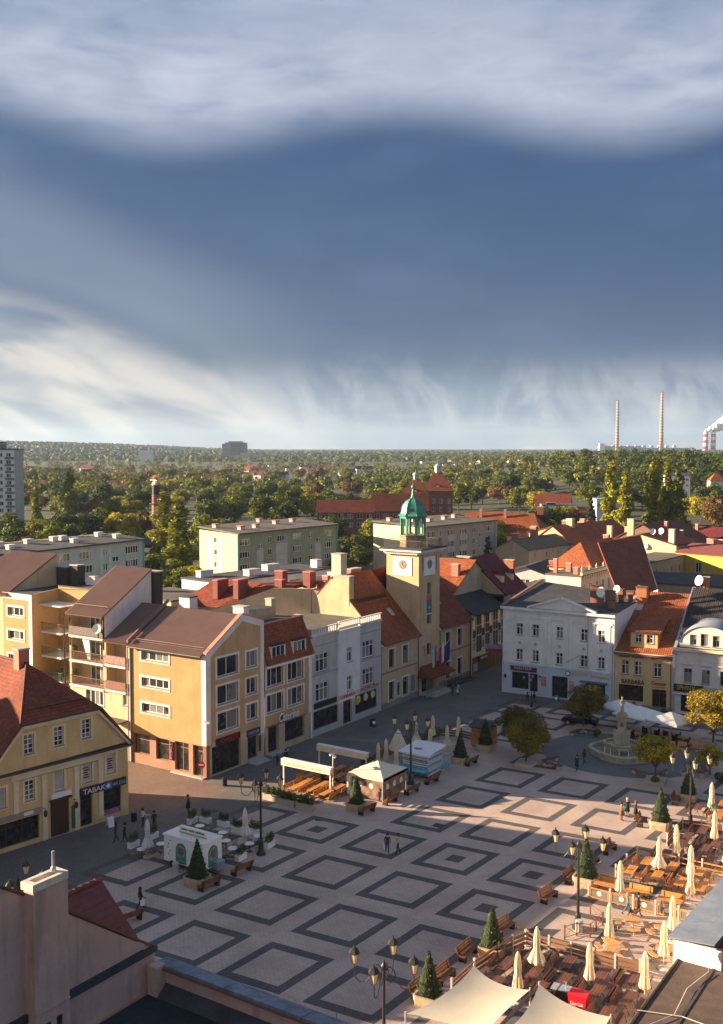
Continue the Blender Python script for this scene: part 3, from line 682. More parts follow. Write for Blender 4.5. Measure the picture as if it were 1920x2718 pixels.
lettering(B, 'Caterina', 3.7, 1.0, (2.35, -.16, 3.3), 0, WHITE, .06, .25); F.box('letter_backing', 2.5, 6.0, -.08, -.004, 3.3, 3.95, GUTTER)
F.box('corner_strip', 8.2, 8.74, -.035, -.003, 3.2, 10.0, WTRIM); F.box('eave_cornice', 0, 8.75, -.5, -.003, 9.95, 10.2, WTRIM)
F.box('front_step', .2, 3.2, -.9, -.003, -.05, .15, CONC)
roof(B, (-.0, -.45, 10.3), (8.85, -.45, 10.3), (8.35, 1.05, 14.75), (0, 1.05, 14.75), TORG, 'tile', .34)
roof(B, (8.85, -.45, 10.3), (8.85, 9, 10.3), (8.35, 9, 14.75), (8.35, 1.05, 14.75), TORG, 'tile', .34)
part('flat_roof', MB().box(0, 1.0, 14.5, 8.36, 10, 14.7), FELT, B); part('roof_edge', MB().box(0, .95, 14.7, 8.4, 1.15, 14.85), SALM, B)
for x in (1.0, 5.0):
    o = part('dormer', MB().slab([(x-.15, .35, 12.35), (x+2.45, .35, 12.35), (x+2.45, -.32, 12.3), (x-.15, -.32, 12.3)], (0, 0, .1)), GUTTER, B)
    part('dormer_cheek', MB().slab([(x+2.4, -.28, 10.75), (x+2.4, .55, 12.3), (x+2.4, -.28, 12.3)], (-.08, 0, 0)), WHITE, B)
    part('dormer_cheek', MB().slab([(x-.1, -.28, 10.75), (x-.1, .55, 12.3), (x-.1, -.28, 12.3)], (.08, 0, 0)), WHITE, B)
    F.window(x, 10.75, 2.3, 1.5, 3, 1, y=-.22, sill=False)
chimney(B, 3.4, 3.2, 14.7, 3.0, .9, 1.3, stucco('peach_render', (.58, .38, .25)), CONC); chimney(B, 6.3, 4.2, 14.7, .8, .9, 2.0, CREAMW, CONC)

# --- grey and white house, pawnshop
GREYR = stucco('grey_render', (.47, .465, .46), .3); WHIR = stucco('white_render', (.68, .68, .70), .2)
B = thing('grey_white_house', 'grey house with a white middle bay, parapet balustrade and pawnshop', 'house', (0, 19.2, 0), R90)
for (x0, x1, mt, y) in ((0, 5.35, GREYR, 0), (5.35, 10.2, WHIR, -.22), (10.2, 15.5, GREYR, 0)):
    F = Face(B, (x0, y), 0, mt); w = x1-x0
    ops = [(.9, z, 2.65, 2.15) for z in (7.72, 4.12)] if w > 5 else [(1.9, z, 1.1, 1.8) for z in (7.95, 4.3)]
    F.wall([(0, 3.3), (w, 3.3), (w, 12.2), (0, 12.2)], ops)
    for (x, z, ww, h) in ops: F.window(x, z, ww, h, 3 if w > 5 else 2, 2, 0, y=.15, split=.68, fw=.08)
    for z in (10.9, 7.35, 3.75):
        if w > 5: F.box('string_course', 0, w, -.06, -.003, z, z+.07, SILL)
    F.box('cornice', 0, w, -.18, -.003, 11.95, 12.2, mt)
    # balustrade
    hb = 12.25 if w > 5 else 12.45
    bal = F.box('balustrade', 0, w, -.12, .12, hb-.05, hb+.1, WTRIM)
    part('balustrade_rail', MB().box(0, -.02, .78, w, .26, .9), WTRIM, bal)
    k = int(w/.42)
    for i in range(k): cpart('baluster', 'baluster', lambda: MB().box(0, 0, 0, .2, .16, .63), WTRIM, bal, (i*w/k+.1, .04, .151))
    if y:
        for xx in (0, w): part('bay_side', MB().box(xx-.002 if xx else 0, 0, 3.3, xx+.002 if xx == 0 else xx, .23, 12.2), WHIR, B, (x0, y, 0))
F = Face(B, (0, 0), 0, GREYR)
low = [(.4, .75, 5.2, 2.25), (6.7, .05, 2.0, 3.0), (9.4, .75, 5.1, 2.45)]
F.wall([(0, -.2), (15.5, -.2), (15.5, 3.3), (0, 3.3)], low, .3)
F.shop(.4, .75, 5.2, 2.25, 2, frame=plain('maroon_frame', (.09, .02, .016), .4)); F.shop(6.7, .05, 2.0, 3.0, 1, y=.28); F.shop(9.4, .75, 5.1, 2.45, 3, frame=plain('oak_frame', (.10, .045, .02), .4))
for k in range(3): part('round_poster', MB().lathe([(.5, 0), (.5, .02)], 20), plain('yellow_poster', (.62, .60, .22), .6), B, (10.25+k*1.7, .1, 2.55)).rotation_euler = (R90, 0, 0)
F.sign(.45, 3.35, 5.1, 4.0, BLKB, y=-.16); F.sign(5.5, 3.42, 10.1, 4.05, plain('pale_board', (.6, .58, .58), .5), 'LOMBARD', REDL, 3.2, .42, .1, y=-.28); F.sign(10.3, 3.5, 14.9, 4.05, GREYR, 'BEZPIECZNY', REDL, 4.2, .4, y=-.1)
F.box('hanging_sign', 9.0, 9.5, -.5, -.3, 2.2, 3.1, plain('lime_board', (.45, .5, .05), .5))
part('flat_roof', MB().box(.1, .2, 11.9, 15.4, 11, 12.1), FELTW, B); part('side_wall', MB().box(15.25, .05, 0, 15.48, 11, 12.1), WHIR, B)
chimney(B, 1.3, 3.0, 12.1, .9, 1.1, 2.2, CREAMW, CONC); pipe(B, [(2.1, 3.5, 12), (2.1, 3.5, 14.6)], .03)

# --- town hall with clock tower
B = thing('town_hall', 'yellow town hall with red roof and square clock tower under a green dome', 'town hall', (0, 34.75, 0), R90)
YT = stucco('town_hall_render', (.55, .405, .245), .35)
STONE = brickm('stone_plinth', (.34, .31, .26), (.28, .26, .22), (.2, .19, .17), .5, .22)
for (x0, w, xs) in ((0, 9.65, (1.85, 5.45)), (15.6, 9.7, (1.95, 5.6))):
    F = Face(B, (x0, 0), 0, YT)
    ops = [(x, z, 1.45, 2.45) for x in xs for z in (5.35, .95)]
    if x0 == 0: ops.append((3.95, 1.15, .75, 1.9))
    F.wall([(0, .8), (w, .8), (w, 8.75), (0, 8.75)], ops, .3)
    for (x, z, ww, h) in ops[:4]: F.window(x, z, ww, h, 2, 2, .22, WTRIM, DKFRAME, y=.28, split=.7, fw=.06)
    if x0 == 0: F.window(3.95, 1.15, .75, 1.9, 1, 4, .1, WTRIM, plain('brown_frame', (.16, .08, .03), .5), y=.1, sill=False, name='notice_case'); F.sign(7.7, 1.1, 8.6, 3.3, plain('blue_grey_board', (.16, .2, .3), .5), y=-.08, name='notice_board')
    F.wall([(0, -.3), (w, -.3), (w, .8), (0, .8)], (), mat=STONE, name='plinth')
    F.box('string_course', 0, w, -.07, -.003, 4.75, 4.86, RIBD); F.box('eave_cornice', 0, w, -.3, -.003, 8.5, 8.75, WTRIM)
    L, Rr = (0, 9.65) if x0 == 0 else (15.6, 25.35)
    roof(B, (L, -.55, 8.72), (Rr, -.55, 8.72), (Rr, 8, 17.3), (L, 8, 17.3), TRED if x0 else TORG, 'tile', .4)
    part('roof_window', MB().slab([(L+(6.1 if x0 == 0 else 3.5), 2.2, 11.6), (L+(7.0 if x0 == 0 else 4.4), 2.2, 11.6), (L+(7.0 if x0 == 0 else 4.4), 3.1, 12.5), (L+(6.1 if x0 == 0 else 3.5), 3.1, 12.5)], (0, -.07, .07)), ZINC, B)
    part('gutter', MB().tube([(L, -.62, 8.68), (Rr, -.62, 8.68)], .09, 6), GUTTER, B)
roof(B, (25.35, 16, 9), (0, 16, 9), (0, 8, 17.3), (25.35, 8, 17.3), TRED, 'tile', .5)
for x in (0.02, 25.3): part('gable_wall', MB().slab([(x, 0, 0), (x, 16, 0), (x, 16, 9), (x, 8, 17.2), (x, 0, 8.9)], (.25 if x < 1 else -.25, 0, 0)), CREAMW, B)
o = part('gable_stack', MB().box(-.02, 5.1, 13.5, 1.1, 7.7, 17.35), CREAMW, B); part('stack_cap', MB().box(-.1, 5.0, 17.36, 1.2, 7.8, 17.5), CONC, o)
chimney(B, 1.7, 7.9, 16.2, 1.5, 1.5, 4.0, stucco('pale_stack', (.60, .53, .40)), CONC); chimney(B, 6.8, 9.0, 16.2, 2.6, .9, 1.4, plain('salmon_brick', (.42, .17, .13), .8), CONC)
pipe(B, [(9.55, -.6, 8.6), (9.55, -.1, 8.2), (9.55, -.1, 0)]); pipe(B, [(15.7, -.6, 8.6), (15.7, -.12, 8.2), (15.7, -.12, 4)]); pipe(B, [(25.2, -.15, 8.4), (25.2, -.15, 0)], .08)
T = Face(B, (9.65, -.05), 0, YT)
to = [(2.35, 14.05, 1.2, 1.7), (2.35, 9.75, 1.2, 1.6), (2.35, 5.35, 1.2, 1.7), (1.45, 5.3, .4, 1.6), (.9, -.2, 3.9, 2.9)]
T.wall([(0, -.3), (5.95, -.3), (5.95, 20.0), (0, 20.0)], to, .5)
for (x, z, w, h) in to[:4]: T.window(x, z, w, h, 1, 1, 0, None, DKFRAME, y=.4, sill=False, fw=.05)
T.shop(.9, -.1, 2.0, 2.8, 1, y=.45, frame=DKFRAME, name='entrance_door'); T.box('entrance_wall', 2.9, 4.8, .45, .5, -.2, 2.7, STONE)
bn = T.box('banner', 2.2, 3.55, -.06, -.02, 11.35, 14.0, plain('teal_banner', (.03, .13, .20), .7)); part('banner_stripe', MB().box(.03, -.012, 1.9, 1.3, -.003, 2.6), REDL, bn); part('banner_emblem', MB().lathe([(.22, 0), (.22, .01)], 10), GOLD, bn, (.65, -.003, .8)).rotation_euler = (R90, 0, 0)
T.box('banner_hem', 2.2, 3.55, -.07, -.02, 11.2, 11.34, WHITE)
for a, p0, w in ((-R90, (9.65, 5.25), 5.3), (R90, (15.6, -.05), 5.3), (pi, (15.6, 5.25), 5.95)):
    Face(B, p0, a, YT).wall([(0, 6), (w, 6), (w, 20.0), (0, 20.0)])
Ls = Face(B, (9.65, 5.25), -R90, YT)
CLK = plain('clock_dial', (.27, .24, .20), .6)
for f_, x0, zb in ((Ls, 1.15, 16.85), (T, 1.35, 16.8)):
    wd = 3.05 if f_ is Ls else 3.2
    pn = f_.box('clock_panel', x0, x0+wd, -.07, -.004, zb, zb+2.6, plain('clock_white', (.80, .78, .76), .6))
    c = part('clock_face', MB().lathe([(.66, 0), (.66, .03), (.58, .05), (.02, .05)], 28), CLK, pn, (wd/2, 0, 1.55)); c.rotation_euler = (R90, 0, 0)
    part('clock_hand', MB().cbox((.0, .18, .065), (.05, .42, .02)), BLKB, c); part('clock_hand', MB().cbox((.16, -.12, .066), (.05, .4, .02), Euler((0, 0, .9)).to_matrix()), BLKB, c)
for x in (1.0, 4.75): T.box('tower_slot', x, x+.25, -.02, -.004, 17.4, 19.5, plain('slot_brown', (.16, .10, .05), .8))
cor = part('tower_cornice', MB().box(9.35, -.4, 20.0, 15.9, 5.6, 20.25).box(8.95, -.8, 20.254, 16.3, 6.0, 20.5), WTRIM, B)
for i in range(18):
    cpart('dentil', 'dentil', lambda: MB().box(0, 0, 0, .18, .2, .16), WTRIM, B, (9.7+i*.34, -.28, 19.84)); cpart('dentil', 'dentil', lambda: MB().box(0, 0, 0, .18, .2, .16), WTRIM, B, (9.42, .0+i*.3, 19.84), R90)
part('tower_roof', MB().prism([(8.9, -.85), (16.35, -.85), (16.35, 6.05), (8.9, 6.05)], 20.504, 20.7), FELT, B)
cx, cy = 12.6, 2.65
COPPER = plain('verdigris_copper', (.075, .26, .19), .55, .35, .9, metal=.25, dirt=.35)
rail = part('gallery_railing', MB().box(9.5, -.3, 21.75, 15.7, -.25, 21.8).box(9.5, 5.5, 21.75, 15.7, 5.55, 21.8).box(9.5, -.249, 21.75, 9.55, 5.5, 21.8).box(15.65, -.249, 21.75, 15.7, 5.5, 21.8), plain('iron_rail', (.10, .085, .075), .5), B)
for i in range(26):
    for yy in (-.29, 5.51): cpart('bar', 'rail_bar', lambda: MB().box(0, 0, 0, .03, .03, 1.05), MATS['iron_rail'], rail, (9.52+i*.246, yy, 20.7))
    for xx in (9.51, 15.66): cpart('bar', 'rail_bar', lambda: MB().box(0, 0, 0, .03, .03, 1.05), MATS['iron_rail'], rail, (xx, -.2+i*.225, 20.7))
ln = part('lantern_base', MB().lathe([(1.9, 20.7), (1.9, 22.2), (2.05, 22.25), (2.05, 22.4), (.1, 22.45)], 8, (cx, cy, 0)), plain('soot_render', (.24, .20, .12), .8, .4, 1.5), B)
for k in range(8):
    a = 2*pi*k/8; part('lantern_column', MB().box(-.16, -.16, 22.4, .16, .16, 25.0), COPPER, B, (cx+1.68*cos(a), cy+1.68*sin(a), 0), a)
part('lantern_ring', MB().lathe([(1.45, 24.75), (1.95, 24.75), (2.0, 25.1), (1.45, 25.12)], 8, (cx, cy, 0), False), COPPER, B)
dm = part('dome', MB().lathe([(2.25, 25.1), (2.15, 25.2), (1.85, 25.45), (1.72, 25.8), (1.68, 26.2), (1.5, 26.7), (1.15, 27.15), (.7, 27.45), (.35, 27.65), (.22, 28.1), (.12, 28.9)], 8, (cx, cy, 0)), COPPER, B)
for k in range(8):
    a = 2*pi*k/8; part('dome_rib', MB().tube([(cx+r*cos(a), cy+r*sin(a), z) for r, z in ((2.26, 25.12), (1.87, 25.45), (1.73, 25.8), (1.69, 26.2), (1.51, 26.7), (1.16, 27.15), (.36, 27.66))], .05, 5), COPPER, dm)
part('finial', MB().lathe([(.05, 28.9), (.22, 29.0), (.3, 29.2), (.22, 29.4), (.05, 29.5), (.03, 31.0)], 10, (cx, cy, 0)), COPPER, B, smooth=True)
# entrance canopy, steps, flags
roof(B, (9.3, -2.3, 2.75), (16.5, -2.3, 2.75), (15.4, -.1, 4.1), (10.2, -.1, 4.1), TRED, 'tile', .3, name='canopy_roof')
roof(B, (9.3, -.06, 2.75), (9.3, -2.3, 2.75), (10.2, -.1, 4.1), (10.2, -.09, 4.1), TRED, 'tile', .3, name='canopy_roof'); roof(B, (16.5, -2.3, 2.75), (16.5, -.06, 2.75), (15.4, -.09, 4.1), (15.4, -.1, 4.1), TRED, 'tile', .3, name='canopy_roof')
for k in range(3): part('entrance_step', MB().box(10.2, -1.1-.45*(k+1), -.02, 15.3, -1.1-.45*k-.003, .42-.14*k), CONC, B)
part('entrance_step', MB().box(10.2, -1.1, -.02, 15.3, -.06, .43), CONC, B)
part('red_plaque', MB().box(15.9, -.09, 1.6, 16.9, -.06, 2.9), plain('red_plaque', (.35, .06, .04), .6), B)
FLAGS = [('blue and white city flag on the town hall tower', 12.7, -.55, [((.06, .22, .55), 0, .5), ((.75, .75, .78), .5, 1.)]), ('white and red flag above the town hall entrance', 14.4, 0, [((.78, .78, .78), 0, .5), ((.65, .02, .05), .5, 1.)]), ('dark blue flag with a star ring on the town hall', 15.6, .5, [((.02, .035, .22), 0, 1.)])]
for lb, x, lean, bands in FLAGS:
    fo = thing('flag', lb, 'flag', (0, 34.75, 0), R90, 'flags over the town hall entrance')
    p0 = Vector((x, -.08, 5.3)); p1 = Vector((x+lean*.9, -1.5, 7.2))
    part('flag_pole', MB().tube([p0, p1], .03, 6), WHITE, fo)
    for ci, (c_, a, b_) in enumerate(bands):
        m = MB(); nseg = 7
        for i in range(nseg+1):
            for w in (a, b_):
                top = p0.lerp(p1, 1-.55*w); zz = 2.7*(i/nseg)
                off = .1*sin(i*1.3+w*9)
                m.v.append((top.x+off+.12*sin(w*12), top.y+off*.8, top.z-zz-.1))
        for i in range(nseg): m.f.append((2*i, 2*i+1, 2*i+3, 2*i+2))
        part('flag_cloth', m, plain('flag_%.2f_%.2f' % (c_[0], c_[2]), c_, .8, .1), fo, smooth=True)
# ------------------------------------------------------------------ yellow gabled house, left front
B = thing('yellow_gabled_house', 'yellow gabled house with red tiled half-hip roof and tobacco shop', 'house', (-1.05, -24.4, 0), radians(81.72)); F = Face(B, (0, 0), 0, YELL)
CRM = stucco('cream_trim', (.68, .60, .42), .15)
up = [(2.5, 8.05, .95, 1.7), (5.45, 8.15, .95, 1.7), (8.3, 8.25, .95, 1.7)]
F.wall([(-1.2, 6.75), (13.25, 6.95), (9.85, 10.75), (2.35, 10.75)], up)
for (x, z, w, h) in up: F.window(x, z, w, h, 2, 4, .2, CRM, y=.16, fw=.06)
mid = [(-.3, 3.95, 1.0, 1.7), (2.5, 3.95, .95, 1.75), (5.4, 4.1, .98, 1.75), (8.3, 4.15, .98, 1.85), (10.85, 4.4, 1.0, 1.85)]
lo = [(-.8, .35, 4.65, 2.15), (4.95, .0, 1.9, 3.2), (8.0, .1, 1.3, 2.85), (10.5, .45, 1.95, 2.55)]
F.wall([(-1.2, -.3), (13.25, -.3), (13.25, 6.5), (-1.2, 6.5)], mid+lo)
for k, (x, z, w, h) in enumerate(mid):
    if k == 1: F.window(x, z, w, h, 2, 4, .2, CRM, y=.16, fw=.06)
    else:
        o = F.window(x, z, w, h, 1, 1, .2, CRM, y=.16, fw=.05, glass=plain('white_print', (.60, .58, .56) if k in (3, 4) else (.42, .40, .40), .6))
        if k in (3, 4):
            for q in range(5): part('print_line', MB().box(.2+.05*(q % 2), .02, .35+q*.22, w-.2-.06*(q % 3), .0285, .46+q*.22), BLKB, o)
F.box('cornice', -1.2, 13.4, -.35, -.003, 6.5, 6.66, CRM); F.box('cornice_roof', -1.2, 13.5, -.5, -.003, 6.66, 6.78, FELT)
F.box('frieze', 1.2, 10.4, -.1, -.003, 5.95, 6.45, CRM)
for q in range(46): cpart('td', 'dentil', lambda: MB().box(0, 0, 0, .1, .06, .09), plain('dentil_brown', (.36, .26, .13), .8), B, (1.7+q*.18, -.13, 5.9))
for (x, z0) in ((1.4, 2.6), (4.15, .0), (7.4, .0), (9.95, .6)):
    F.box('pilaster', x, x+.48, -.09, -.003, z0, 5.94, CRM); F.box('pilaster_capital', x-.05, x+.53, -.13, -.093, 5.2, 5.3, CRM); F.box('pilaster_capital', x-.05, x+.53, -.13, -.093, 5.7, 5.92, CRM)
F.shop(-.8, .35, 4.65, 2.15, 3, .55, y=.2); F.shop(8.0, .1, 1.3, 2.85, 1, .5, y=.25); F.shop(10.5, .45, 1.95, 2.55, 1, .6, y=.2)
dr = F.box('gate', 4.95, 6.85, .12, .2, 0, 3.2, plain('brown_gate', (.055, .022, .014), .5)); part('gate_panel', MB().box(.12, -.02, .2, .88, -.003, 2.5), MATS['brown_gate'], dr); part('gate_panel', MB().box(1.02, -.02, .2, 1.78, -.003, 2.5), MATS['brown_gate'], dr)
F.box('gate_hood', 4.8, 7.0, -.35, -.003, 3.3, 3.42, plain('brown_gate', (.055, .022, .014), .5)); F.sign(5.0, 3.5, 7.0, 3.95, WHITE, y=-.2)
F.sign(7.95, 3.02, 12.85, 3.72, BLKB, 'TABAK', WHITE, 2.35, .46, .2, y=-.25)
sg = F.box('blue_cross_sign', 10.42, 11.2, -.3, -.256, 3.06, 3.68, plain('blue_sign', (.03, .18, .5), .4)); part('cross', MB().box(.3, -.02, .12, .48, -.003, .5), WHITE, sg); part('cross', MB().box(.18, -.02, .24, .299, -.003, .38).box(.481, -.02, .24, .6, -.003, .38), WHITE, sg)
lettering(B, 'VAPE ZONE', 1.45, .3, (11.28, -.28, 3.2), 0, MATS['pale_letters'], .02)
F.sign(-.6, 2.6, 3.95, 3.1, plain('taupe_board', (.28, .24, .2), .6), y=-.12); F.sign(2.3, 2.72, 3.2, 3.02, WHITE, y=-.16)
F.box('menu_board', 7.05, 7.4, -.12, -.05, .3, 2.4, plain('green_board', (.02, .12, .05), .5)); F.box('poster_strip', 10.55, 12.4, .16, .19, .5, .95, plain('poster_print', (.35, .12, .30), .5, .7, 3))
roof(B, (2.0, -.45, 10.85), (10.2, -.45, 10.85), (6.2, 5.3, 14.7), (6.0, 5.3, 14.7), TRED, 'tile', .38)
roof(B, (13.7, -.4, 6.75), (13.7, 11, 6.75), (6.2, 11, 14.7), (6.2, 5.3, 14.7), TRED, 'tile', .38); roof(B, (13.7, -.4, 6.75), (13.68, -.35, 6.75), (6.2, 5.3, 14.7), (10.2, -.45, 10.85), TRED, 'tile', .38)
roof(B, (-1.7, 11, 6.65), (-1.7, -.4, 6.65), (6.0, 5.3, 14.7), (6.0, 11, 14.7), TRED, 'tile', .38); roof(B, (-1.68, -.35, 6.65), (-1.7, -.4, 6.65), (2.0, -.45, 10.85), (6.0, 5.3, 14.7), TRED, 'tile', .38)
for a, b_ in (((13.5, 6.9), (9.95, 10.72)), ((-1.4, 6.8), (2.25, 10.72))):
    part('verge_board', MB().slab([(a[0], -.32, a[1]-.42), (b_[0], -.32, b_[1]-.42), (b_[0], -.32, b_[1]-.06), (a[0], -.32, a[1]-.06)], (0, .31, 0)), CRM, B)
part('verge_board', MB().box(2.3, -.32, 10.35, 9.9, -.01, 10.68), CRM, B); part('gutter', MB().tube([(2.0, -.5, 10.8), (10.2, -.5, 10.8)], .1, 6), GUTTER, B)
part('hip_tiles', MB().tube([(2.0, -.45, 10.9), (6.0, 5.3, 14.78)], .13, 6), TRED, B); part('ridge_tiles', MB().tube([(6.1, 5.3, 14.78), (6.1, 11, 14.78)], .14, 6), TRED, B)
part('snow_guard', MB().tube([(3.2, .6, 11.75), (9.2, .6, 11.75)], .06, 5), TBRN, B)
chimney(B, 6.0, 6.2, 14.0, 1.1, .9, 2.0, plain('salmon_brick', (.42, .17, .13), .8), CONC)
Face(B, (13.25, 0), R90, YELL).wall([(0, -.3), (10.6, -.3), (10.6, 6.9), (0, 6.9)]); part('back_wall', MB().slab([(-1.2, 10.6, 0), (13.2, 10.6, 0), (13.2, 10.6, 6.7), (6.1, 10.6, 14.5), (-1.2, 10.6, 6.7)], (0, .2, 0)), YELL, B)
for x in (3.9, 7.0): o = part('wall_lantern', MB().lathe([(.05, 0), (.14, .1), (.2, .45), (.05, .62)], 6, (x+.3, -.45, 2.2)), IRON, B); part('lantern_bracket', MB().tube([(x+.3, 0, 2.9), (x+.3, -.4, 3.0), (x+.3, -.45, 2.8)], .03, 5), IRON, o)

# ------------------------------------------------------------------ north side: white pediment house, yellow dormer house, white arched-dormer house
WH = stucco('white_house_render', (.70, .70, .70), .12); WLOW = stucco('pale_blue_render', (.52, .57, .66), .15)
B = thing('pediment_house', 'long white house with a pediment, pilasters and shops on the ground floor', 'house', (8.61, 53.45, 0), radians(2.58)); F = Face(B, (0, 0), 0, WH)
cols = (2.05, 4.45, 7.95, 11.45, 13.88)
ops = [(x, z, .98, 1.65) for x in cols for z in (8.42, 4.8)]
F.wall([(0, 4.3), (16.2, 4.3), (16.2, 12.3), (0, 12.3)], ops)
for (x, z, w, h) in ops: F.window(x, z, w, h, 2, 2, 0, None, y=.16, split=.66, fw=.075, sillm=SILL)
for x in (.1, 1.2, 3.5, 6.15, 6.75, 9.3, 9.9, 12.9, 15.1): F.box('pilaster', x, x+.5, -.06, -.003, 4.35, 10.9, WH); F.box('pilaster_capital', x-.05, x+.55, -.1, -.063, 10.65, 10.88, WH)
F.box('string_course', 0, 16.2, -.14, -.003, 4.15, 4.4, WLOW); F.box('architrave', 0, 16.2, -.12, -.003, 10.9, 11.1, WH); F.box('cornice', -.25, 16.3, -.45, -.003, 12.0, 12.35, WH)
for x in cols: part('medallion', MB().lathe([(.22, 0), (.22, .04), (.1, .06)], 12), CONC, B, (x+.49, -.003, 7.3)).rotation_euler = (R90, 0, 0)
part('pediment', MB().slab([(4.0, -.2, 12.36), (13.5, -.2, 12.36), (8.7, -.2, 13.9)], (0, .5, 0)), WH, B)
for a, b_ in (((3.8, 12.36), (8.7, 13.95)), ((13.7, 12.36), (8.7, 13.95))):
    part('pediment_moulding', MB().slab([(a[0], -.5, a[1]), (b_[0], -.5, b_[1]), (b_[0], -.5, b_[1]+.25), (a[0], -.5, a[1]+.25)], (0, .7, 0)), WH, B)
low = [(1.45, .75, 2.55, 2.35), (4.15, .55, 1.2, 2.55), (7.4, .15, 2.3, 3.0), (12.2, 1.0, 2.8, 1.7)]
F2 = Face(B, (0, -.05), 0, WLOW); F2.wall([(-.05, -.3), (16.25, -.3), (16.25, 4.15), (-.05, 4.15)], low, .3)
for z in (.6, 1.15, 1.7, 2.25, 2.8, 3.35):
    for (a, b_) in ((0, 1.35), (5.5, 7.2), (9.9, 12.0), (15.2, 16.2)): F2.box('rustication', a, b_, -.025, -.002, z, z+.48, WLOW)
F2.shop(1.45, .75, 2.55, 2.35, 1, y=.2); F2.shop(4.15, .55, 1.2, 2.55, 1, .6, y=.2); F2.shop(7.4, .15, 2.3, 3.0, 2, .9, y=.28); F2.shop(12.2, 1.0, 2.8, 1.7, 2, y=.2)
F2.sign(1.3, 3.3, 5.2, 3.95, plain('purple_board', (.10, .015, .06), .5), 'HOLLYGUT', WHITE, 2.6, .3, .6, .28, y=-.15); F2.box('awning', 11.6, 15.3, -.7, -.003, 2.85, 3.0, plain('slate_awning', (.08, .13, .18), .6))
rs = part('round_sign', MB().lathe([(.36, 0), (.36, .06), (.27, .07), (.02, .07)], 20), plain('sign_rim', (.08, .04, .03), .5), B, (9.75, -.12, 3.75)); rs.rotation_euler = (R90, 0, 0); part('sign_face', MB().lathe([(.26, .072), (.02, .074)], 20), WHITE, rs)
lettering(B, 'ZŁOTO', 2.2, .36, (10.4, -.12, 3.62), 0, GOLD); lettering(B, 'SREBRO', 2.7, .36, (13.0, -.12, 3.5), 0, GOLD)
F2.box('poster', 5.8, 6.6, -.06, -.003, 1.5, 2.9, plain('poster_red_white', (.5, .22, .18), .6, .5, 1.5)); F2.box('poster', 9.95, 10.6, -.06, -.003, 1.6, 2.7, MATS['poster_red_white'])
part('flat_roof', MB().poly([(-.1, -.3, 12.37), (16.2, -.3, 12.37), (16.2, 15, 13.0), (-.1, 15, 14.2)]), FELT, B); part('roof_edge', MB().slab([(-.1, -.3, 12.4), (.3, -.3, 12.4), (.3, 15, 14.4), (-.1, 15, 14.4)], (0, 0, .2)), plain('dull_red_flashing', (.25, .12, .09), .6), B)
Face(B, (16.2, 0), R90, WH).wall([(0, 7), (15, 7), (15, 13), (0, 12.3)])
for (x, y, w, d, h, mt) in ((11.0, 7.6, 1.3, .9, 2.5, BRICK), (13.6, 6.2, 1.2, 1.0, 2.0, BRICK), (12.7, 4.6, .7, .6, 1.0, BRICK), (14.6, 3.6, .9, .6, 1.1, BRICK), (14.3, 9.0, .6, .5, 1.1, BRICK), (15.4, 9.8, .6, .5, 1.1, BRICK), (12.6, 14.0, 1.0, .8, 1.3, BRICK), (14.6, 12.5, 1.0, .8, 1.3, BRICK)): chimney(B, x, y, 12.6, w, d, h, mt, plain('chimney_slab', (.12, .07, .05), .8))
dish(B, (12.3, 6.4, 13.4), .75, -1.9); dish(B, (13.2, 10.8, 13.6), .55, -1.9)
pipe(B, [(15.95, -.12, 12), (15.95, -.12, 0)], .05, ZINC); pipe(B, [(9.45, -.5, 5.2), (11.3, -.6, 6.3), (11.3, -.05, 6.4)], .03); pipe(B, [(12.5, -.5, 12.0), (12.5, -.1, 11.7), (12.5, -.1, 4.4)], .04, ZINC)
for x in (.6,): part('wall_lantern', MB().lathe([(.05, 0), (.14, .1), (.2, .45), (.05, .62)], 6, (x, -.45, 2.1)), IRON, B)

B = thing('dormer_house', 'narrow yellow house with a red tiled roof and wide two-window dormer', 'house', (24.87, 54.18, 0), radians(6)); F = Face(B, (0, 0), 0, YELL)
PINKT = stucco('pink_trim', (.58, .40, .32), .1)
ops = [(x, 4.5, .98, 1.85) for x in (.87, 2.58, 5.12)]
low = [(.55, .95, 3.25, 2.15), (4.95, .3, 1.85, 2.55)]
F.wall([(0, -.3), (7.6, -.3), (7.6, 7.5), (0, 7.5)], ops+low)
for (x, z, w, h) in ops: F.window(x, z, w, h, 2, 2, .18, PINKT, y=.18, split=.68, sillm=DKFRAME)
F.shop(.55, .95, 3.25, 2.15, 1, y=.2); F.shop(4.95, .3, 1.85, 2.55, 2, .5, y=.35, frame=plain('brown_frame', (.16, .08, .03), .5))
for x in (.5, 2.3, 4.85): F.box('window_hood', x, x+1.5, -.25, -.003, 6.85, 7.0, RIBD)
F.box('string_course', 0, 7.6, -.08, -.003, 4.1, 4.2, PINKT); F.box('eave_cornice', 0, 7.6, -.35, -.003, 7.3, 7.5, CRM); F.box('stone_base', 0, 7.6, -.04, -.003, -.3, .55, STONE)
lettering(B, 'BARBARA', 3.0, .58, (.95, -.12, 3.3), 0, BLKB, .04); lettering(B, 'Cocoon', 1.9, .5, (4.85, -.12, 3.45), 0, BLKB, .03, .1); lettering(B, 'CAFE', 1.7, .14, (4.9, -.08, 3.1), 0, REDL, .02)
RD = 13.4; RZ = 14.0; sl = (RZ-7.35)/(RD+.4)
roof(B, (-.1, -.4, 7.35), (7.65, -.4, 7.35), (7.65, RD, RZ), (-.1, RD, RZ), TBRT, 'tile', .42); roof(B, (7.65, 24, 9), (-.1, 24, 9), (-.1, RD, RZ), (7.65, RD, RZ), TBRT, 'flat')
zr = lambda y: 7.35+sl*(y+.4)
D0 = 1.1; dz = 10.3
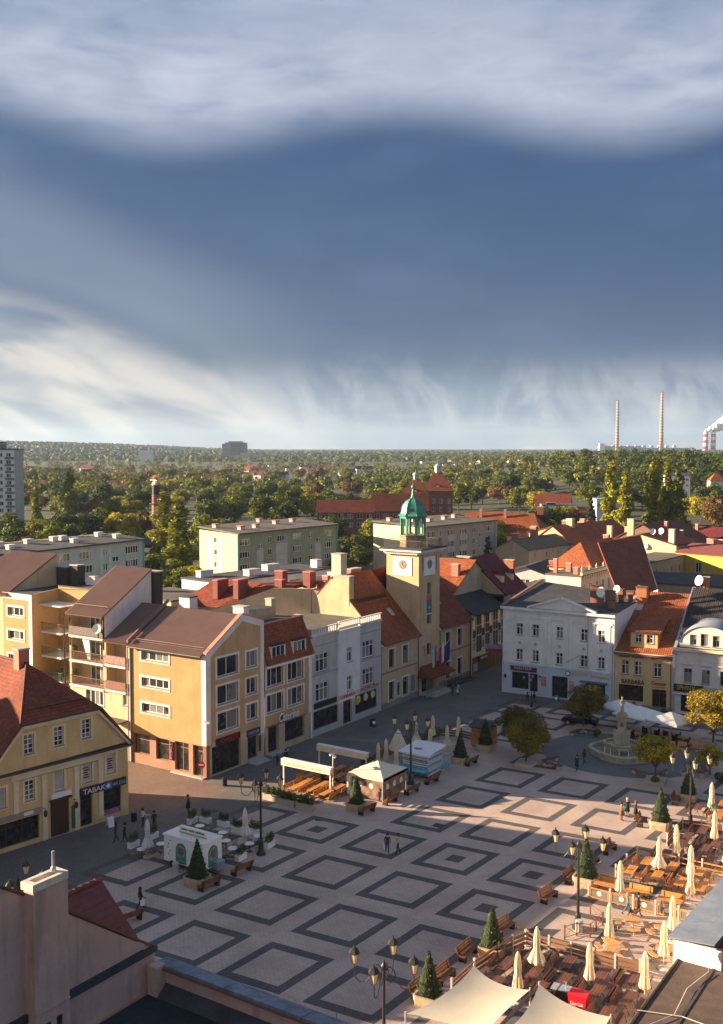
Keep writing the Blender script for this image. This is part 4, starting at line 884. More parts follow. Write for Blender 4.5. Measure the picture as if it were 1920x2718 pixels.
Fd = Face(B, (1.75, D0), 0, YELL); wo = [(.65, .95+7.75, .85, 1.15), (2.15, .95+7.75, .85, 1.15)]
Fd.wall([(0, zr(D0)-.1), (3.65, zr(D0)-.1), (3.65, dz), (0, dz)], wo, .15, 'dormer_front')
for (x, z, w, h) in wo: Fd.window(x, z, w, h, 2, 2, .12, PINKT, y=.1, split=.6)
ye = (dz+2.2*.22-7.35)/sl
for x in (1.75, 5.4): part('dormer_cheek', MB().slab([(x, D0, zr(D0)-.1), (x, 6.5, zr(6.5)), (x, D0, dz)], (-.06 if x > 3 else .06, 0, 0)), stucco('brown_cheek', (.30, .17, .09)), B)
roof(B, (1.4, D0-.4, dz), (5.75, D0-.4, dz), (5.75, 7.3, 11.25), (1.4, 7.3, 11.25), TBRT, 'tile', .42, name='dormer_roof')
part('firewall_coping', MB().slab([(7.55, -.6, 7.9), (8.0, -.6, 7.9), (8.0, RD+.3, RZ+.75), (7.55, RD+.3, RZ+.75)], (0, 0, .25)), ZINC, B); part('firewall_coping', MB().slab([(-.15, 6.6, 11.2), (.2, 6.6, 11.2), (.2, RD+.3, RZ+.6), (-.15, RD+.3, RZ+.6)], (0, 0, .2)), ZINC, B)
part('firewall', MB().slab([(7.6, -.4, 6), (7.6, RD+.2, 6), (7.6, RD+.2, RZ+.7), (7.6, -.4, 7.85)], (.35, 0, 0)), WTRIM, B)
chimney(B, 1.0, 11.3, 12.2, 1.5, 1.3, 2.6, plain('orange_brick', (.42, .16, .075), .8, .15, 3), plain('chimney_slab', (.12, .07, .05), .8)); part('roof_window', MB().slab([(.5, 8.8, zr(8.8)+.06), (1.5, 8.8, zr(8.8)+.06), (1.5, 10.2, zr(10.2)+.06), (.5, 10.2, zr(10.2)+.06)], (0, -.05, .08)), ZINC, B)
pipe(B, [(7.35, -.4, 7.2), (7.35, -.1, 6.8), (7.35, -.1, 0)], .06, RIBD); part('gutter', MB().tube([(-.1, -.5, 7.25), (7.6, -.5, 7.25)], .09, 6), RIBD, B)

a6 = radians(6); SX, SY = 24.87+cos(a6)*8.05, 54.18+sin(a6)*8.05
B = thing('arched_dormer_house', 'white house with a curved three-window dormer and dark tiled roof at the right edge', 'house', (SX, SY, 0), a6); WL = stucco('pinkish_white_render', (.66, .61, .59), .12); F = Face(B, (0, 0), 0, WL)
ops = [(x, 4.2, 1.0, 1.85) for x in (.95, 3.2, 5.45)]; low = [(.6, .3, 5.6, 2.3)]
F.wall([(-.45, -.3), (7.6, -.3), (7.6, 8.6), (-.45, 8.6)], ops+low)
for (x, z, w, h) in ops: F.window(x, z, w, h, 2, 2, .16, WL, plain('taupe_frame', (.35, .31, .26), .5), y=.18, split=.68)
F.shop(.6, .3, 5.6, 2.3, 4, y=.25); F.sign(-.3, 2.95, 3.4, 3.9, BLKB, 'SPHINX', GOLD, 2.3, .62, .45, .25, y=-.25); F.sign(3.5, 2.95, 7.5, 3.8, plain('mint_board', (.32, .42, .36), .5), y=-.22); F.box('ledge', -.45, 7.6, -.5, -.003, 2.65, 2.8, WTRIM)
for x in (.7, 3.0, 5.2): F.box('window_hood', x, x+1.5, -.22, -.003, 6.6, 6.72, WL); F.box('wall_panel', x+.3, x+1.2, -.04, -.003, 7.2, 7.8, WL)
F.box('cornice', -.45, 7.6, -.45, -.003, 8.35, 8.7, CRM); F.box('corner_quoin', -.45, -.1, -.05, -.003, 0, 8.3, WLOW)
dorm = [(.3, 8.75), (7.4, 8.75)]+[(3.85+3.55*cos(t), 9.3+1.9*sin(t)**.8+1.0*(sin(t) > .55)*(sin(t)-.55)) for t in [pi*k/20 for k in range(0, 21)] if True]
wo = [(1.6, 9.15, .85, 1.35), (2.95, 9.1, .95, 1.6), (4.45, 9.1, .85, 1.45)]
Fd = Face(B, (0, .12), 0, WL); Fd.wall(dorm, wo, .2, 'dormer_front')
for (x, z, w, h) in wo: Fd.window(x, z, w, h, 2, 2, 0, None, MATS['taupe_frame'], y=.15, split=.6, fw=.06)
mm = MB(); arc = dorm[2:]
for (x, z) in arc: mm.v += [(x, .0, z+.06), (x, 5.5, z+.4)]
for i in range(len(arc)-1): mm.f.append((2*i, 2*i+1, 2*i+3, 2*i+2))
part('dormer_roof', mm, ZINC, B, smooth=True)
roof(B, (-.05, .05, 8.72), (7.8, .05, 8.72), (7.8, 11.5, 15.2), (-.05, 11.5, 15.2), TDRK, 'tile', .38); part('back_wall', MB().box(0, 11.4, 0, 7.6, 11.6, 15.0), WL, B)
chimney(B, 1.6, 12.2, 14.0, .8, .8, 2.6, MATS['orange_brick'], CONC); dish(B, (.9, 11.6, 15.2), .75, -2.2)
pipe(B, [(-.3, -.1, 8.2), (-.3, -.1, 0)], .05, ZINC)
# ------------------------------------------------------------------ near roofs
PINK = stucco('pink_render', (.56, .365, .30), .4)
B = thing('pink_house', 'pink rendered house wall with a chimney stack at the lower left corner', 'house', (40.6, -47.7, 0)); 
part('gable_wall', MB().slab([(0, -25, 0), (0, 0, 0), (0, 0, 12.65), (0, -6.6, 17.4), (0, -8, 18.3), (0, -17, 24), (0, -25, 20)], (-.3, 0, 0)), PINK, B)
part('verge_flashing', MB().slab([(.08, .1, 12.66), (.08, -6.55, 17.42), (.08, -17, 24.1), (-.35, -17, 24.1), (-.35, .1, 12.66)], (0, 0, .1)), plain('brown_flashing', (.10, .05, .035), .5), B)
part('wall_flashing', MB().box(0, -5.15, 12.62, .14, -.75, 12.95), FELT, B); part('wall_flashing', MB().box(0, -14, 12.62, .14, -6.6, 12.95), FELT, B); part('wall_flashing', MB().box(0, -.75, 12.62, .14, .02, 12.9), FELT, B)
ch = part('chimney', MB().box(0, -6.85, 11, .55, -5.2, 17.85), PINK, B); part('chimney_cap', MB().box(-.05, -6.95, 17.853, .65, -6.7, 18.15).box(-.05, -6.699, 17.853, .12, -5.25, 18.15).box(.48, -6.699, 17.853, .65, -5.25, 18.15).box(.121, -5.5, 17.853, .479, -5.25, 18.15), plain('lime_wash', (.62, .55, .47), .9, .2, 3), ch)
part('chimney_pot', MB().lathe([(.12, 18.15), (.1, 18.3), (.06, 18.35), (.06, 18.95)], 10, (.2, -5.6, 0)), ZINC, ch); part('soot_vent', MB().box(.552, -6.4, 12.0, .57, -6.15, 12.5), GUTTER, ch); part('soot_vent', MB().box(.552, -5.85, 12.05, .57, -5.6, 12.55), GUTTER, ch); part('stack_ledge', MB().box(.552, -6.85, 13.0, .6, -5.2, 13.06), PINK, ch)
# cross roof with single tiles
SCAL = plain('maroon_tile', (.145, .035, .03), .5, .25, 2.5, rnd=.28)
rf = part('cross_roof', MB().slab([(-5.1, -6.5, 14.0), (-5.1, 1.62, 14.0), (-2.85, 1.75, 11.75), (-2.85, -6.5, 11.75)], (0, 0, -.2)), SCAL, B)
def tile_m():
    m = MB(); n = 7
    out_ = [(0, .0), (.0, .3)]+[(.16-.16*cos(pi*k/n), .33+.1*sin(pi*k/n)) for k in range(n+1)]+[(.32, .0)]
    m.slab([(p[0]-.16, p[1], .03+.05*p[1]) for p in out_], (0, 0, .03)); return m
sl_ = Matrix(((0, .7071, .7071), (1, 0, 0), (0, -.7071, .7071)))
tm = tile_m().mesh('tile'); tm.materials.append(SCAL)
for r in range(9):
    for q in range(22):
        y = 1.5-q*.335-(.1675 if r % 2 else 0)
        if y < -6: continue
        s = r*.345+.02
        o = link('tile', tm, None, rf, (-5.1+s*.7071, y, 14.0-s*.7071+.02)); o.rotation_euler = sl_.to_euler()
for q in range(16): cpart('ridget', 'ridge_tile', lambda: MB().tube([(0, 0, 0), (0, -.46, .03)], [.11, .13], 8), SCAL, rf, (-5.1, 1.65-q*.42, 14.04))
part('snow_guard', MB().tube([(-3.2, -3.5, 12.5), (-3.2, 1.4, 12.5)], .04, 5).tube([(-3.2, -1, 12.5), (-3.0, -1, 12.0)], .03, 5).tube([(-3.2, 1, 12.5), (-3.0, 1, 12.0)], .03, 5), plain('rust_rail', (.20, .06, .03), .6), B)
part('roof_slope', MB().slab([(-.35, 0, 12.6), (-14, 0, 12.6), (-14, -17, 24), (-.35, -17, 24)], (0, 0, -.2)), TBRN, B); part('front_wall', MB().box(-14, -.25, 0, -.31, -.02, 12.4), PINK, B)
B = thing('parapet_roof_house', 'flat dark roof behind a stone-capped parapet at the bottom of the picture', 'house', (40.9, -47.7, 0))
part('flat_roof', MB().poly([(.0, -25, 11.05), (32, -25, 11.05), (32, -.2, 11.05), (.0, -.2, 11.05)]), plain('teal_felt', (.018, .03, .035), .7, .5, .4, bmp=.3, bsc=3), B)
part('parapet_wall', MB().box(.0, -.2, 0, 32, .15, 12.2), PINK, B); part('corner_pier', MB().box(.0, -.75, 11, .55, -.2, 12.35), PINK, B); part('roof_upstand', MB().slab([(.55, -.75, 11.06), (32, -.75, 11.06), (32, -.21, 11.5), (.55, -.21, 11.5)], (0, 0, -.05)), FELT, B)
for k in range(16): cpart('cope', 'coping_slab', lambda: MB().slab([(0, -.35, 12.2), (1.97, -.35, 12.2), (1.97, .5, 12.1), (0, .5, 12.1)], (0, 0, .12)), plain('weathered_stone_cap', (.17, .19, .22), .8, .45, 1.6, bmp=.5, bsc=8), B, (k*2.0, 0, 0))
part('gutter_trim', MB().tube([(.55, -.4, 12.17), (32, -.4, 12.17)], .05, 5), plain('rust_rail', (.20, .06, .03), .6), B); part('mast', MB().tube([(9.6, -.3, 11), (9.6, -.3, 13.0)], .025, 5), ZINC, B)
B = thing('annex_roof_house', 'low annex with dark brown felt roof at the lower right corner', 'house', (55.55, -20.65, .85))
part('felt_roof', MB().slab([(0, -18, 3.95), (22, -18, 4.6), (22, .4, 4.6), (0, .4, 3.95)], (0, 0, -.15)), plain('brown_felt', (.105, .07, .055), .9, .3, 1.2, bmp=.5, bsc=10, dirt=.3), B)
part('eave_edge', MB().box(-.12, -18, 3.6, -.003, .4, 4.02), GUTTER, B); part('wall', MB().box(.1, -18, 0, .35, .4, 3.7), CREAMW, B)
for k in range(3): part('felt_seam', MB().slab([(1.9+k*2.2, -18, 4.02+.0295*(1.9+k*2.2)-.05), (2.05+k*2.2, -18, 4.02+.0295*(2.05+k*2.2)-.05), (2.05+k*2.2, .3, 4.02+.0295*(2.05+k*2.2)-.05), (1.9+k*2.2, .3, 4.02+.0295*(1.9+k*2.2)-.05)], (0, 0, .02)), FELT, B)
for p in ([(-.2, -6.5, 4.05), (2, -6.0, 4.15), (4, -6.3, 4.2), (9, -8.5, 4.35)], [(-.1, -9.8, 4.05), (8, -10.6, 4.3), (14, -12, 4.5)], [(-.2, -9.6, 4.05), (1.2, -6.8, 4.1), (1.6, -6.0, 4.12), (1.4, -3, 4.13), (1.9, -.5, 4.15)]): part('cable', MB().tube(p, .025, 5), plain('pale_cable', (.55, .5, .45), .6), B)
B = thing('zinc_parapet_house', 'cream house with a broad zinc-capped parapet and maroon roof at the right edge', 'house', (55, -20.6, 0), radians(-3.0))
part('end_wall', MB().box(.15, .3, 0, 3.0, .6, 6.0), WTRIM, B); part('side_wall', MB().box(.15, .601, 0, .45, 34, 6.0), WTRIM, B); part('end_wall', MB().box(3.05, .3, 0, 18, .55, 5.6), stucco('peeling_plaster', (.52, .40, .27), .6), B)
for k in range(10): cpart('zc', 'zinc_sheet', lambda: MB().slab([(-.15, 0, 6.02), (2.6, 0, 6.3), (2.6, 3.27, 6.3), (-.15, 3.27, 6.02)], (0, 0, .06)), plain('zinc_sheet_blue', (.30, .33, .38), .35, .2, .8, metal=.4, rnd=.12, dirt=.3), B, (0, .1+k*3.3, 0))
part('maroon_roof', MB().slab([(2.65, .3, 6.1), (20, .3, 5.9), (20, 34, 5.9), (2.65, 34, 6.1)], (0, 0, -.1)), plain('maroon_sheet', (.10, .02, .022), .5), B)
dish(None, (57.35, -20.75, 5.0), .5, -1.75, 'large white satellite dish on the roof corner at lower right'); 
# ------------------------------------------------------------------ houses behind the square
def house(name, label, x, y, w, d, rz, eave, rise, ax='x', wall=None, rm=None, pitch=.45, fwin=(), rwin=(), hip=0.0, chim=(), kind='tile', over=.35, cat='house', group=None, ww=1.0, wh=1.5, frame=None):
    """rectangular house; origin = front left foot, front faces -y, right side faces +x; ridge along ax"""
    B = thing(name, label, cat, (x, y, 0), rz, group); wall = wall or CREAMW; o = over
    fr = Face(B, (0, 0), 0, wall); rt = Face(B, (w, 0), R90, wall)
    def ops(rows, L): return [((i+.5)*L/n-ww/2, z, ww, wh) for (n, z) in rows for i in range(n)]
    fo, ro = ops(fwin, w), ops(rwin, d)
    if rise is None: fout = [(0, -.2), (w, -.2), (w, eave), (0, eave)]; rout = [(0, -.2), (d, -.2), (d, eave), (0, eave)]
    elif ax == 'x':
        fout = [(0, -.2), (w, -.2), (w, eave), (0, eave)]; rout = [(0, -.2), (d, -.2), (d, eave)]+([] if hip else [(d/2, eave+rise)])+[(0, eave)]
    else:
        rout = [(0, -.2), (d, -.2), (d, eave), (0, eave)]; fout = [(0, -.2), (w, -.2), (w, eave)]+([] if hip else [(w/2, eave+rise)])+[(0, eave)]
    fr.wall(fout, fo, .15); rt.wall(rout, ro, .15)
    for (a, z, q, h) in fo: fr.window(a, z, q, h, 2, 1, 0, None, frame, y=.08, fw=.08)
    for (a, z, q, h) in ro: rt.window(a, z, q, h, 2, 1, 0, None, frame, y=.08, fw=.08)
    part('back_wall', MB().box(.05, d-.2, 0, w-.05, d-.02, eave), wall, B); part('left_wall', MB().box(.0, .02, 0, .2, d-.21, eave), wall, B)
    if rise is None:
        part('flat_roof', MB().box(-.1, -.15, eave+.002, w+.15, d+.1, eave+.25), rm or FELT, B); top = lambda a, b_: eave+.25
    elif ax == 'x':
        r, h = d/2, eave+rise; k = rise/r*o
        roof(B, (-o, -o, eave-k), (w+o, -o, eave-k), (w+o-hip-(o if hip else 0), r, h), (-o+hip+(o if hip else 0), r, h), rm or TRED, kind, pitch); roof(B, (w+o, d+o, eave-k), (-o, d+o, eave-k), (-o+hip+(o if hip else 0), r, h), (w+o-hip-(o if hip else 0), r, h), rm or TRED, 'flat')
        if hip: roof(B, (w+o, -o, eave-k), (w+o, d+o, eave-k), (w-hip, r+.01, h), (w-hip, r-.01, h), rm or TRED, kind, pitch); roof(B, (-o, d+o, eave-k), (-o, -o, eave-k), (hip, r-.01, h), (hip, r+.01, h), rm or TRED, kind, pitch)
        top = lambda a, b_: h-abs(b_-r)/r*rise
    else:
        r, h = w/2, eave+rise; k = rise/r*o
        roof(B, (w+o, -o, eave-k), (w+o, d+o, eave-k), (r, d+o-hip-(o if hip else 0), h), (r, -o+hip+(o if hip else 0), h), rm or TRED, kind, pitch); roof(B, (-o, d+o, eave-k), (-o, -o, eave-k), (r, -o+hip+(o if hip else 0), h), (r, d+o-hip-(o if hip else 0), h), rm or TRED, 'flat')
        if hip: roof(B, (-o, -o, eave-k), (w+o, -o, eave-k), (r+.01, hip, h), (r-.01, hip, h), rm or TRED, kind, pitch); roof(B, (w+o, d+o, eave-k), (-o, d+o, eave-k), (r-.01, d-hip, h), (r+.01, d-hip, h), rm or TRED, kind, pitch)
        top = lambda a, b_: h-abs(a-r)/r*rise
    for c in chim: chimney(B, c[0], c[1], top(c[0], c[1])-.4, c[2], c[3], c[4]+.4, c[5] if len(c) > 5 else BRICK, CONC, c[6] if len(c) > 6 else 0)
    return B
SALB = plain('salmon_brick', (.42, .17, .13), .8); MARB = plain('maroon_brick', (.20, .055, .05), .8)
# half-timbered house and dark red gabled house beyond the town hall
B = thing('half_timbered_house', 'half-timbered house with dark red panels and black roof beside the town hall', 'house', (0, 60.4, 0), R90); F = Face(B, (0, 0), 0, CRM)
wo = [(x, z, .95, 1.9) for x in (.5, 3.5, 6.2, 9.2) for z in (6.9, 3.6)]
F.wall([(0, -.3), (11.2, -.3), (11.2, 9.5), (0, 9.5)], wo, .1)
for (x, z, w, h) in wo: F.window(x, z, w, h, 2, 2, 0, y=.06, split=.7, sill=False)
PAN = plain('dark_red_panel', (.055, .012, .018), .7)
for (x, w) in ((1.75, .75), (2.65, .7), (4.75, .55), (5.45, .6), (7.5, .65), (8.35, .7), (10.4, .6)):
    for (z, h) in ((3.3, 2.5), (6.0, 1.3), (7.5, 1.7)): F.box('timber_panel', x, x+w, -.03, -.003, z, z+h, PAN)
for x in (.5, 3.5, 6.2, 9.2): F.box('timber_panel', x, x+.95, -.03, -.003, 5.6, 6.75, PAN)
F.box('shop_front', .3, 10.9, -.05, -.003, 0, 2.6, plain('shopfront_brown', (.11, .05, .03), .6)); F.sign(2.2, 1.9, 5.2, 2.6, BLKB, 'KANTOR', WHITE, 2.3, .35, y=-.3)
F.shop(2.4, .1, 2.2, 1.75, 2, y=-.08); F.shop(6.6, .1, 3.2, 2.2, 2, y=-.08, frame=WOODF); F.box('poster', .6, 1.9, -.1, -.053, .4, 1.6, plain('pale_blue_poster', (.25, .4, .5), .6, .5, 3))
roof(B, (-.2, -.8, 9.3), (11.3, -.8, 9.3), (11.3, 10.5, 15.0), (-.2, 10.5, 15.0), plain('black_felt_roof', (.035, .033, .036), .8, .3, .8, dirt=.3), 'flat'); part('back_wall', MB().box(0, 10.3, 0, 11, 10.5, 14.7), CREAMW, B)
bn = thing('street_banner', 'blue and red banner hung across the alley beside the town hall', 'banner', (2.2, 60.8, 3.55), radians(28)); part('banner_cloth', MB().box(0, 0, .8, 6.3, .05, 1.5), plain('blue_white_banner', (.28, .38, .55), .6, .3, 2), bn); part('banner_stripe', MB().box(0, -.012, .25, 6.3, .045, .79), plain('red_banner', (.45, .03, .06), .6, .3, 4), bn)
single('white_dormer_box', MB().box(0, 0, 0, 2.2, 2.4, 3.0), WHITE, 'small white rooftop stair box with dark window behind the town hall roof', 'roof box', (-6.5, 58.2, 11.6), R90)
house('maroon_gabled_house', 'cream gabled house with a maroon roof and arched attic windows', -9.6, 71.6, 9.6, 8.6, 0, 10.9, None, wall=CREAMW, rm=FELT)
B = thing('maroon_roof', 'steep maroon tiled roof with two small dormers above the half-timbered house', 'roof', (0, 71.6, 0), R90); F = Face(B, (0, 0), 0, CRM)
F.wall([(0, 9.2), (8.7, 9.2), (8.7, 11.3), (0, 11.3)], [(1.2, 9.5, 1.5, 1.4), (5.4, 9.5, 1.5, 1.4)], .15); F.window(1.2, 9.5, 1.5, 1.4, 2, 1, .1, RIBD); F.window(5.4, 9.5, 1.5, 1.4, 2, 1, .1, RIBD)
roof(B, (-.1, -.5, 11.1), (9.0, -.5, 11.1), (9.0, 6.2, 16.8), (-.1, 6.2, 16.8), TMAR, 'tile', .4)
part('gable', MB().slab([(0, 0, 7), (0, 10, 7), (0, 10, 14.0), (0, 8.7, 16.7), (0, 6.1, 16.6), (0, 0, 11.2)], (.25, 0, 0)), CREAMW, B); chimney(B, .4, 7.4, 14.5, .8, 2.4, 2.3, CREAMW, CONC)
for x in (2.2, 5.8): part('dormer', MB().box(x, 1.4, 12.6, x+.9, 3.4, 14.0), CRM, B); roof(B, (x+.95, 1.2, 13.9), (x+.95, 4, 13.9), (x+.45, 4, 14.6), (x+.45, 1.2, 14.6), TMAR, 'flat', name='dormer_roof'); roof(B, (x-.05, 4, 13.9), (x-.05, 1.2, 13.9), (x+.45, 1.2, 14.6), (x+.45, 4, 14.6), TMAR, 'flat', name='dormer_roof')
dish(B, (-.3, 5.2, 13.8), .5, pi)
# red-tiled court house behind the left row, yellow party walls
B = thing('court_house', 'low house with red tiled roof and maroon chimneys behind the corner house', 'house', (-24.5, 30.0, 0)); 
part('party_wall', MB().slab([(0, -2, 8), (13.2, 4.5, 8), (13.2, 4.5, 15.4), (8.4, 2.2, 15.4), (1.2, -1.4, 12.4), (0, -2, 12.0)], (0, .3, 0)), CREAMW, B)
roof(B, (-7.4, 0, 12.3), (.4, -.3, 12.3), (4.5, 4.6, 15.6), (-4.6, 5.4, 15.6), TRED, 'tile', .4); roof(B, (.4, -.3, 12.3), (9.0, 3.6, 15.0), (13.0, 9.0, 16.0), (4.5, 4.6, 15.6), TRED, 'tile', .4)
part('roof_block', MB().box(8.5, 6, 8, 20, 13, 14.3), TRED, B); part('wall', MB().box(-7.3, .1, 6, .3, .4, 12.2), CREAMW, B); part('eave_moulding', MB().box(-7.3, -.25, 11.6, .3, .1, 11.8), CRM, B)
part('party_wall', MB().slab([(13.3, 4.6, 8), (17.0, 5.4, 8), (17.0, 5.4, 14.6), (13.3, 4.6, 15.3)], (0, .3, 0)), CREAMW, B)
for (x, y, w, d, h, z) in ((-1.1, 2.2, .9, 2.4, 2.6, 13.3), (2.8, 2.0, .9, 2.2, 2.6, 13.6), (6.5, 6.5, 1.4, 1.2, 2.0, 15.2), (11.5, 6.5, 1.2, 1.4, 2.2, 15.2), (7.6, 4.8, 1.3, .8, 1.0, 15.2), (13.4, 7.0, 1.4, .7, 1.0, 15.2), (16.0, 8.0, 1.2, .7, .9, 15.2)): chimney(B, x, y, z, w, d, h, MARB, SALB)
house('white_penthouse_block', 'long flat-roofed white block with strip windows behind the red court roof', -40.5, 40.0, 8.5, 26, radians(-8), 14.2, None, wall=WHIR, rm=FELT, rwin=((7, 12.2),), ww=2.6, wh=1.1, chim=((2, 3, 1.2, 2.6, .9, WHIR), (6.4, 9, 1.4, 2.4, .9, WHIR), (3.4, 16, 1.4, 2.8, .9, WHIR), (6.2, 24, 1.5, 1.2, 1.2, WHIR)))
house('low_white_block', 'low pale block with a felt roof left of the red court roof', -41, 27.5, 11, 9.5, radians(-4), 13.0, None, wall=CREAMW, rm=FELTW, chim=((1.6, 5, 1.8, 1.0, 1.2, WHIR),))
house('flat_annex', 'flat dark annex roof with small brick vents left of the town hall ridge', -24, 46, 12, 16, 0, 14.0, None, wall=CREAMW, rm=FELT, chim=((5, 3, 1.0, .8, .9, SALB), (7.5, 4, 1.0, .8, .9, SALB), (3, 8, 2, 1, .8, WHIR)))
house('orange_roof_back', 'orange tiled roof showing just behind the clock tower', -16, 62, 12, 14, 0, 12.6, 4.2, 'x', CREAMW, TBRT, chim=((10.6, 3.4, 1.2, .8, 1.6, SALB), (4, 8, .8, .8, 1.2, SALB)))
# apartment blocks
def block(name, label, F1, F2, F4, top, wall, wall2, end, rm, rows, pattern, vents, vm, endwin=(), n=None):
    a = atan2(F2[1]-F1[1], F2[0]-F1[0]); L = hypot(F2[0]-F1[0], F2[1]-F1[1]); D = hypot(F4[0]-F1[0], F4[1]-F1[1])
    B = thing(name, label, 'apartment block', (F1[0], F1[1], 0), a); f = Face(B, (0, 0), 0, wall)
    ops = []; bands = []
    for (p, w, h, dz) in pattern:
        for z in rows: ops.append((p*L, z+dz, w, h))
    f.wall([(0, -1), (L, -1), (L, top), (0, top)], ops, .15)
    for (x, z, w, h) in ops: f.window(x, z, w, h, max(2, int(w/.75)), 1, y=.08, fw=.09)
    for (p, w) in n or (): f.box('pale_strip', p*L, p*L+w, -.06, -.003, 0, top-.4, wall2) if False else None
    c = (F4[0]-F1[0], F4[1]-F1[1]); ca, sa = cos(-a), sin(-a); q = (c[0]*ca-c[1]*sa, c[0]*sa+c[1]*ca)
    ea = atan2(-q[1], -q[0]); e = Face(B, q, ea, end)
    eo = [(x, z, 1.5, 1.3) for x in endwin for z in rows]
    e.wall([(0, -1), (D, -1), (D, top), (0, top)], eo, .15)
    for (x, z, w, h) in eo: e.window(x, z, w, h, 2, 1, y=.08, fw=.08)
    f.box('corner_pipe', -.25, .0, -.25, -.003, 0, top, wall2); f.box('corner_pipe', L, L+.35, -.2, .3, 0, top, wall2)
    part('roof', MB().slab([(-.4, -.6, top), (L+.4, -.6, top), (L+q[0]+.4, q[1]+.4, top+.5), (q[0]-.4, q[1]+.4, top+.5)], (0, 0, .35)), rm, B)
    part('back_wall', MB().slab([(q[0], q[1], -1), (q[0]+L, q[1], -1), (q[0]+L, q[1], top), (q[0], q[1], top)], (0, .2, 0)), wall, B)
    for (u_, v_) in vents:
        x, y = u_*L+q[0]*v_, q[1]*v_
        o = part('roof_vent', MB().box(-.75, -.5, 0, .75, .5, .7), WTRIM, B, (x, y, top+.3+.5*v_)); part('vent_cap', MB().box(-.85, -.6, .703, .85, .6, 1.0), vm, o)
    return B, f, e, L, D
GRN = stucco('sage_render', (.27, .31, .20), .2); GRN2 = stucco('lime_render', (.50, .53, .27), .15); PALE = stucco('pale_grey_render', (.46, .46, .42), .2)
pat = lambda: [(.02, 3.4, 1.5, 0), (.19, 1.6, 1.1, -1.2), (.285, 1.3, 1.5, 0), (.375, 3.4, 1.5, 0), (.53, 3.4, 1.5, 0), (.70, 1.3, 1.5, 0), (.78, 1.6, 1.1, -1.2), (.87, 3.4, 1.5, 0)]
B, f, e, L, D = block('green_apartment_block', 'sage green apartment block with lime end wall and orange vent caps', (-80, 100.1), (-78.9, 137.5), (-97.75, 106.97), 15.2, GRN, plain('teal_strip', (.10, .30, .27), .6), GRN2, FELTW, (12.6, 9.7, 6.8, 3.9), pat(), ((.05, .7), (.14, .3), (.30, .35), (.55, .9), (.58, .55), (.78, .6)), plain('orange_cap', (.62, .19, .07), .7), (7.5,))
for (p, w) in ((.175, 2.3), (.36, 4.2), (.765, 2.3)): f.box('pale_strip', p*L, p*L+w, -.03, -.003, 1, 11.2 if w < 3 else 12.3, PALE)
for (x0, x1) in ((4.4, 11.2),): e.box('pale_panel', x0, x1-3.7, -.05, -.003, 1, 13.6, stucco('cream_panel', (.60, .56, .42), .1)); e.box('pale_panel', x1-1.7, x1, -.05, -.003, 1, 13.6, MATS['cream_panel'])
GRY = stucco('grey_block_render', (.33, .32, .29), .25)
B, f, e, L, D = block('grey_apartment_block', 'grey apartment block with pale yellow end wall behind the clock tower', (-56.5, 144.2), (-52.9, 176.5), (-75.1, 149.35), 15.0, GRY, PALE, stucco('pale_yellow_render', (.52, .49, .34), .15), FELTW, (12.4, 9.5, 6.6, 3.7), [(.04, 3.0, 1.5, 0), (.2, 1.2, 1.5, 0), (.30, 3.2, 1.5, 0), (.47, 3.2, 1.5, 0), (.655, 1.3, 1.5, 0), (.75, 1.4, 1.1, -1.3), (.845, 2.9, 1.5, 0)], ((.08, .8), (.22, .55), (.34, .4), (.52, .9), (.62, .5), (.84, .6)), MATS['orange_cap'], (13.4,))
for p in (.30, .47):
    for z in (11.1, 8.2, 5.3): f.box('balcony_panel', p*L-.1, p*L+3.3, -.12, -.003, z, z+1.15, PALE)
BLU = stucco('grey_green_render', (.33, .41, .40), .2)
B, f, e, L, D = block('teal_apartment_block', 'grey-green apartment block with white roof vents at the left edge', (-86.4, 34.0), (-89.36, 79.7), (-99.0, 37.0), 15.0, BLU, plain('teal_strip', (.10, .30, .27), .6), BLU, FELT, (12.5, 9.6, 6.7, 3.8), [(.02, 3.6, 1.6, 0), (.14, 1.4, 1.6, 0), (.23, 3.6, 1.6, 0), (.36, 1.4, 1.6, 0), (.46, 3.6, 1.6, 0), (.595, 3.6, 1.6, 0), (.74, 1.3, 1.6, 0), (.80, 1.8, 1.1, -1.3), (.885, 3.8, 1.6, 0)], [(a, b_) for a in (.05, .1, .22, .27, .43, .58, .63, .86, .9) for b_ in (.35, .75) if (a*7+b_*3) % .5 > .12], WTRIM)
part('parapet', MB().slab([(-.4, D, 15.4), (L+.4, D-2, 15.4), (L+.4, D-1.7, 15.4), (-.4, D+.3, 15.4)], (0, 0, .6)), WTRIM, B)
for p in (.14, .36, .74): f.box('mint_strip', p*L-.9, p*L-.1, -.04, -.003, 0, 14.6, plain('mint_strip', (.33, .50, .47), .7)); f.box('mint_strip', p*L+1.5, p*L+2.3, -.04, -.003, 0, 14.6, MATS['mint_strip'])
lettering(B, 'MAXIMA', 5.0, 1.9, (.33*L, -22, 18.6), 0, BLKB, .1) if False else None
